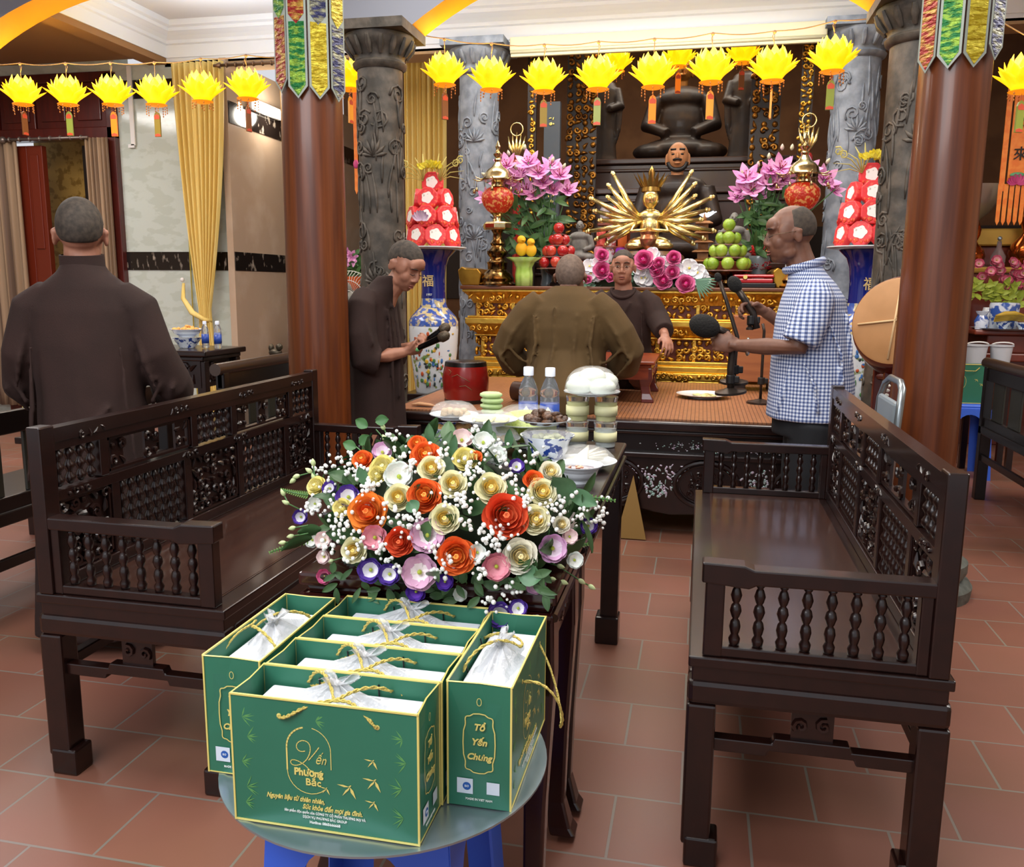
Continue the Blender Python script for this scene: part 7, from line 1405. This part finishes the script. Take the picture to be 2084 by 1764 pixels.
for i,(x,lb) in enumerate(((1.90,'left white plastic pail on the small table behind the right black bench'),(2.06,'right white plastic pail on the small table behind the right black bench'))):
    t = thing('plastic_pail',lb,'pail',(x,6.62,.71)); b = B(); b.lathe([(0,0),(.055,0),(.072,.15),(.078,.152),(.078,.16),(.06,.16),(0,.158)],seg=24); b.build('pail_body',M('milky_plastic','c9ccd2',.35),t,smooth='auto'); b = B(); b.tube([V(.07*cos(a),-.02-.03*sin(a),.162+.02*sin(a)) for a in [k*pi/8 for k in range(9)]],.005,6); b.build('pail_handle',white,t,smooth=True)
t = thing('small_table','small dark table carrying two white pails in the right bay','table',(1.98,6.86,0)); t.location = (1.98,6.62,0); b = B(); b.b2((-.04,-.14,.68),(.3,.14,.71)) if 0 else b.b2((-.16,-.12,.68),(.2,.14,.708)); b.build('tabletop',dwood,t,bevel=.004)
for sx in (-.13,.17):
    for sy in (-.09,.11): b = B(); b.b2((sx-.02,sy-.02,0),(sx+.02,sy+.02,.68)); b.build('leg',dwood,t)
# ================================================================ left bay
t = thing('carved_side_table','dark carved side table at left holding dishes and bottles','table',(-3.32,5.05,0)); b = B(); b.b2((-.55,-.25,.80),(.33,.25,.835)); b.b2((-.52,-.23,.77),(.30,.23,.80)); b.build('tabletop',dwood,t,bevel=.008)
b = B(); b.b2((-.48,-.215,.60),(.27,-.20,.77)); carving(b,(-.10,-.22,.685),(1,0,0),(0,0,1),.72,.15,2,.011); b.b2((.25,-.2,.6),(.265,.2,.77)); carving(b,(.27,0,.685),(0,1,0),(0,0,1),.36,.15,2,.011); b.build('carved_apron',dwood,t,smooth='auto')
for sx in (-.48,.24):
    for sy in (-.21,.17): b = B(); b.b2((sx,sy,0),(sx+.06,sy+.05,.77)); b.build('leg',dwood,t,bevel=.005)
t = thing('step_stand','grey-brown stepped wooden stand right of the carved side table','stand',(-2.80,5.42,0)); b = B(); b.b2((-.12,-.17,.73),(.15,.17,.755)); b.b2((-.10,-.15,.66),(.11,.15,.73)); b.b2((-.12,-.17,.0),(.08,.15,.66)); b.build('stand_body',M('greyish_wood','4d4038',.5,n=(8,'5c4e44',.4,.6)),t,bevel=.008)
b = B(); b.ell((0,0,.03),(.05,.03,.03),12,8); b.ell((.035,-.01,.07),(.025,.022,.025),10,8); b.ell((-.03,0,.06),(.02,.02,.03),8,6); tag(b.build('bronze_toad',M('old_bronze','4a4236',.4,.7),smooth=True,loc=(-2.84,5.42,.757)),'small bronze toad figure on the stepped stand at left','ornament')
for i,(x,y,lb) in enumerate(((-3.10,5.02,'leftmost of the three small water bottles on the side table at left'),(-3.045,5.08,'middle of the three small water bottles on the side table at left'),(-3.0,5.0,'rightmost of the three small water bottles on the side table at left'))): bottle(lb,(x-.02,y,.837),.175,'small water bottles on the left side table',txt=False)
t = bowl('bowl of orange fried food on top of the dishes on the left side table',(-3.27,5.05,.905),.10,.05); b = B(); lumps(b,24,.075,.045,.016,3,.7,.03); b.build('fried_food',M('orange_fried_food','c9863a',.5,n=(30,'e0a85a',.4,.6)),t,smooth=True,kind='stuff')
b = B(); b.lathe([(0,0),(.05,0),(.06,.02),(.09,.06),(.095,.067),(.0,.066)],(-3.27,5.05,.837),24); tag(b.build('stacked_bowl',porc_b,smooth='auto'),'blue-grey bowl under the fried food on the left side table','bowl')
t = plate('white plate of brown slices left of the fried food on the side table',(-3.47,4.98,.837),.11,.03); b = B(); lumps(b,16,.07,.025,.02,5,.5,.03); b.build('brown_slices',M('brown_snack','8a5c34',.5),t,smooth=True,kind='stuff')
small_bag('green gift bag at the left edge, left of the standing monk',(-3.10,3.62,.50),.35,.24,.25); small_bag('green gift bag partly behind the standing monk at left',(-2.80,3.72,.50),.3,.2,.25)
t = thing('low_bag_table','low dark table under the green bags at far left','table',(-2.95,3.68,0)); b = B(); b.b2((-.32,-.14,.465),(.32,.16,.498)); b.build('tabletop',dwood,t,bevel=.004)
for sx in (-.28,.28):
    for sy in (-.10,.12): b = B(); b.b2((sx-.02,sy-.02,0),(sx+.02,sy+.02,.465)); b.build('leg',dwood,t)
# cabinet edge, fan and orange flowers seen in the gap beside the dark stone column
t = thing('orange_wood_cabinet','orange-brown wooden cabinet edge seen between the beige marble and the wooden column','cabinet',(-3.25,7.9,0)); b = B(); b.b2((-.15,-.2,0),(.25,.2,.98)); b.b2((-.20,-.24,1.03),(.3,.24,1.10)); b.b2((-.16,-.2,.98),(.26,.2,1.03)); b.build('cabinet_body',M('orange_brown_wood','8f4a22',.4,coat=.2),t,bevel=.01)
t = thing('standing_fan','white round wire fan behind the young monk, left of the dark stone column','fan',at(712,575,Y=5.75)); t.location.z = 0; zc = 1.16
b = B()
for k in range(48): a = k*pi/24; b.tube([V(.05*cos(a),-.03,zc+.05*sin(a)),V(.15*cos(a),-.05,zc+.15*sin(a)),V(.185*cos(a),0,zc+.185*sin(a))],.0022,4)
for r in (.05,.12,.185): b.tube([V(r*cos(a),-.045*(r < .18),zc+r*sin(a)) for a in [k*pi/16 for k in range(32)]],.003,5,closed=True)
b.build('wire_cage',M('fan_white','c9c6bc',.5),t,smooth=True); b = B(); b.lathe([(.12,0),(.12,.02),(.02,.04),(.015,.05),(.015,.95),(.0,.95)],seg=16); b.build('fan_pole',M('fan_white',''),t,smooth='auto')
b = B(); b.ell((0,.05,zc),(.05,.08,.05),12,8); [b.ell((.07*cos(a),.01,zc+.07*sin(a)),(.06,.006,.045),10,6,(0,-a,0)) for a in (0,2.1,4.2)]; b.build('motor_and_blades',M('fan_grey','8c8a80',.5),t,smooth=True)
p = at(716,500,Y=7.3); t = thing('potted_pink_flowers','pink flowers in a terracotta-orange pot above the fan, left of the dark column','flowers',(p.x,p.y,1.20)); b = B(); b.lathe([(0,0),(.06,0),(.10,.10),(.105,.12),(.09,.12),(0,.1)],seg=20); b.build('orange_pot',M('orange_glazed_pot','d9602a',.3,coat=.4),t,smooth='auto')
rg = random.Random(2); b = B(); [leaf(b,V(rg.uniform(-.08,.08),rg.uniform(-.05,.05),rg.uniform(.12,.3)),V(rg.uniform(-1,1),-.3,rg.uniform(0,1)),V(0,-1,.3),.09,.02,.2) for _ in range(40)]; b.build('dark_leaves',leafm,t,smooth=True)
for k in range(5): b = B(); lily(b,V(rg.uniform(-.12,.10),-.05,rg.uniform(.25,.40)),(rg.uniform(-.5,.5),-1,.2),.07,k); b.build('pink_flower',[M('lily_pink',''),M('lily_magenta',''),ost],t,smooth=True)
t = thing('side_cabinet','plain brown cabinet supporting the potted pink flowers in the left recess','cabinet',(p.x,7.3,0)); b = B(); b.b2((-.22,-.18,0),(.22,.2,1.198)); b.build('cabinet_body',redbr,t,bevel=.008)
t = thing('orange_streamer','narrow orange streamer hanging beside the dark stone column at left','streamer',at(724,300,Y=5.75)); b = B(); b.prism([(-.016,.75),(.016,.75),(.012,-.28),(0,-.31),(-.012,-.28)],.004); b.build('orange_ribbon',om,t); b = B(); b.ell((0,-.004,-.11),(.02,.008,.03),8,6); b.build('pink_knot',M('pink_satin',''),t,smooth=True)
b = B(); b.tube([V(t.location.x-.2,5.75,3.05),V(t.location.x+.2,5.75,3.05)],.01,6); b.b2((t.location.x-.01,5.74,3.05),(t.location.x+.01,5.76,3.9)); tag(b.build('streamer_rail',strm),'thin rail from which the orange streamer hangs','rail')
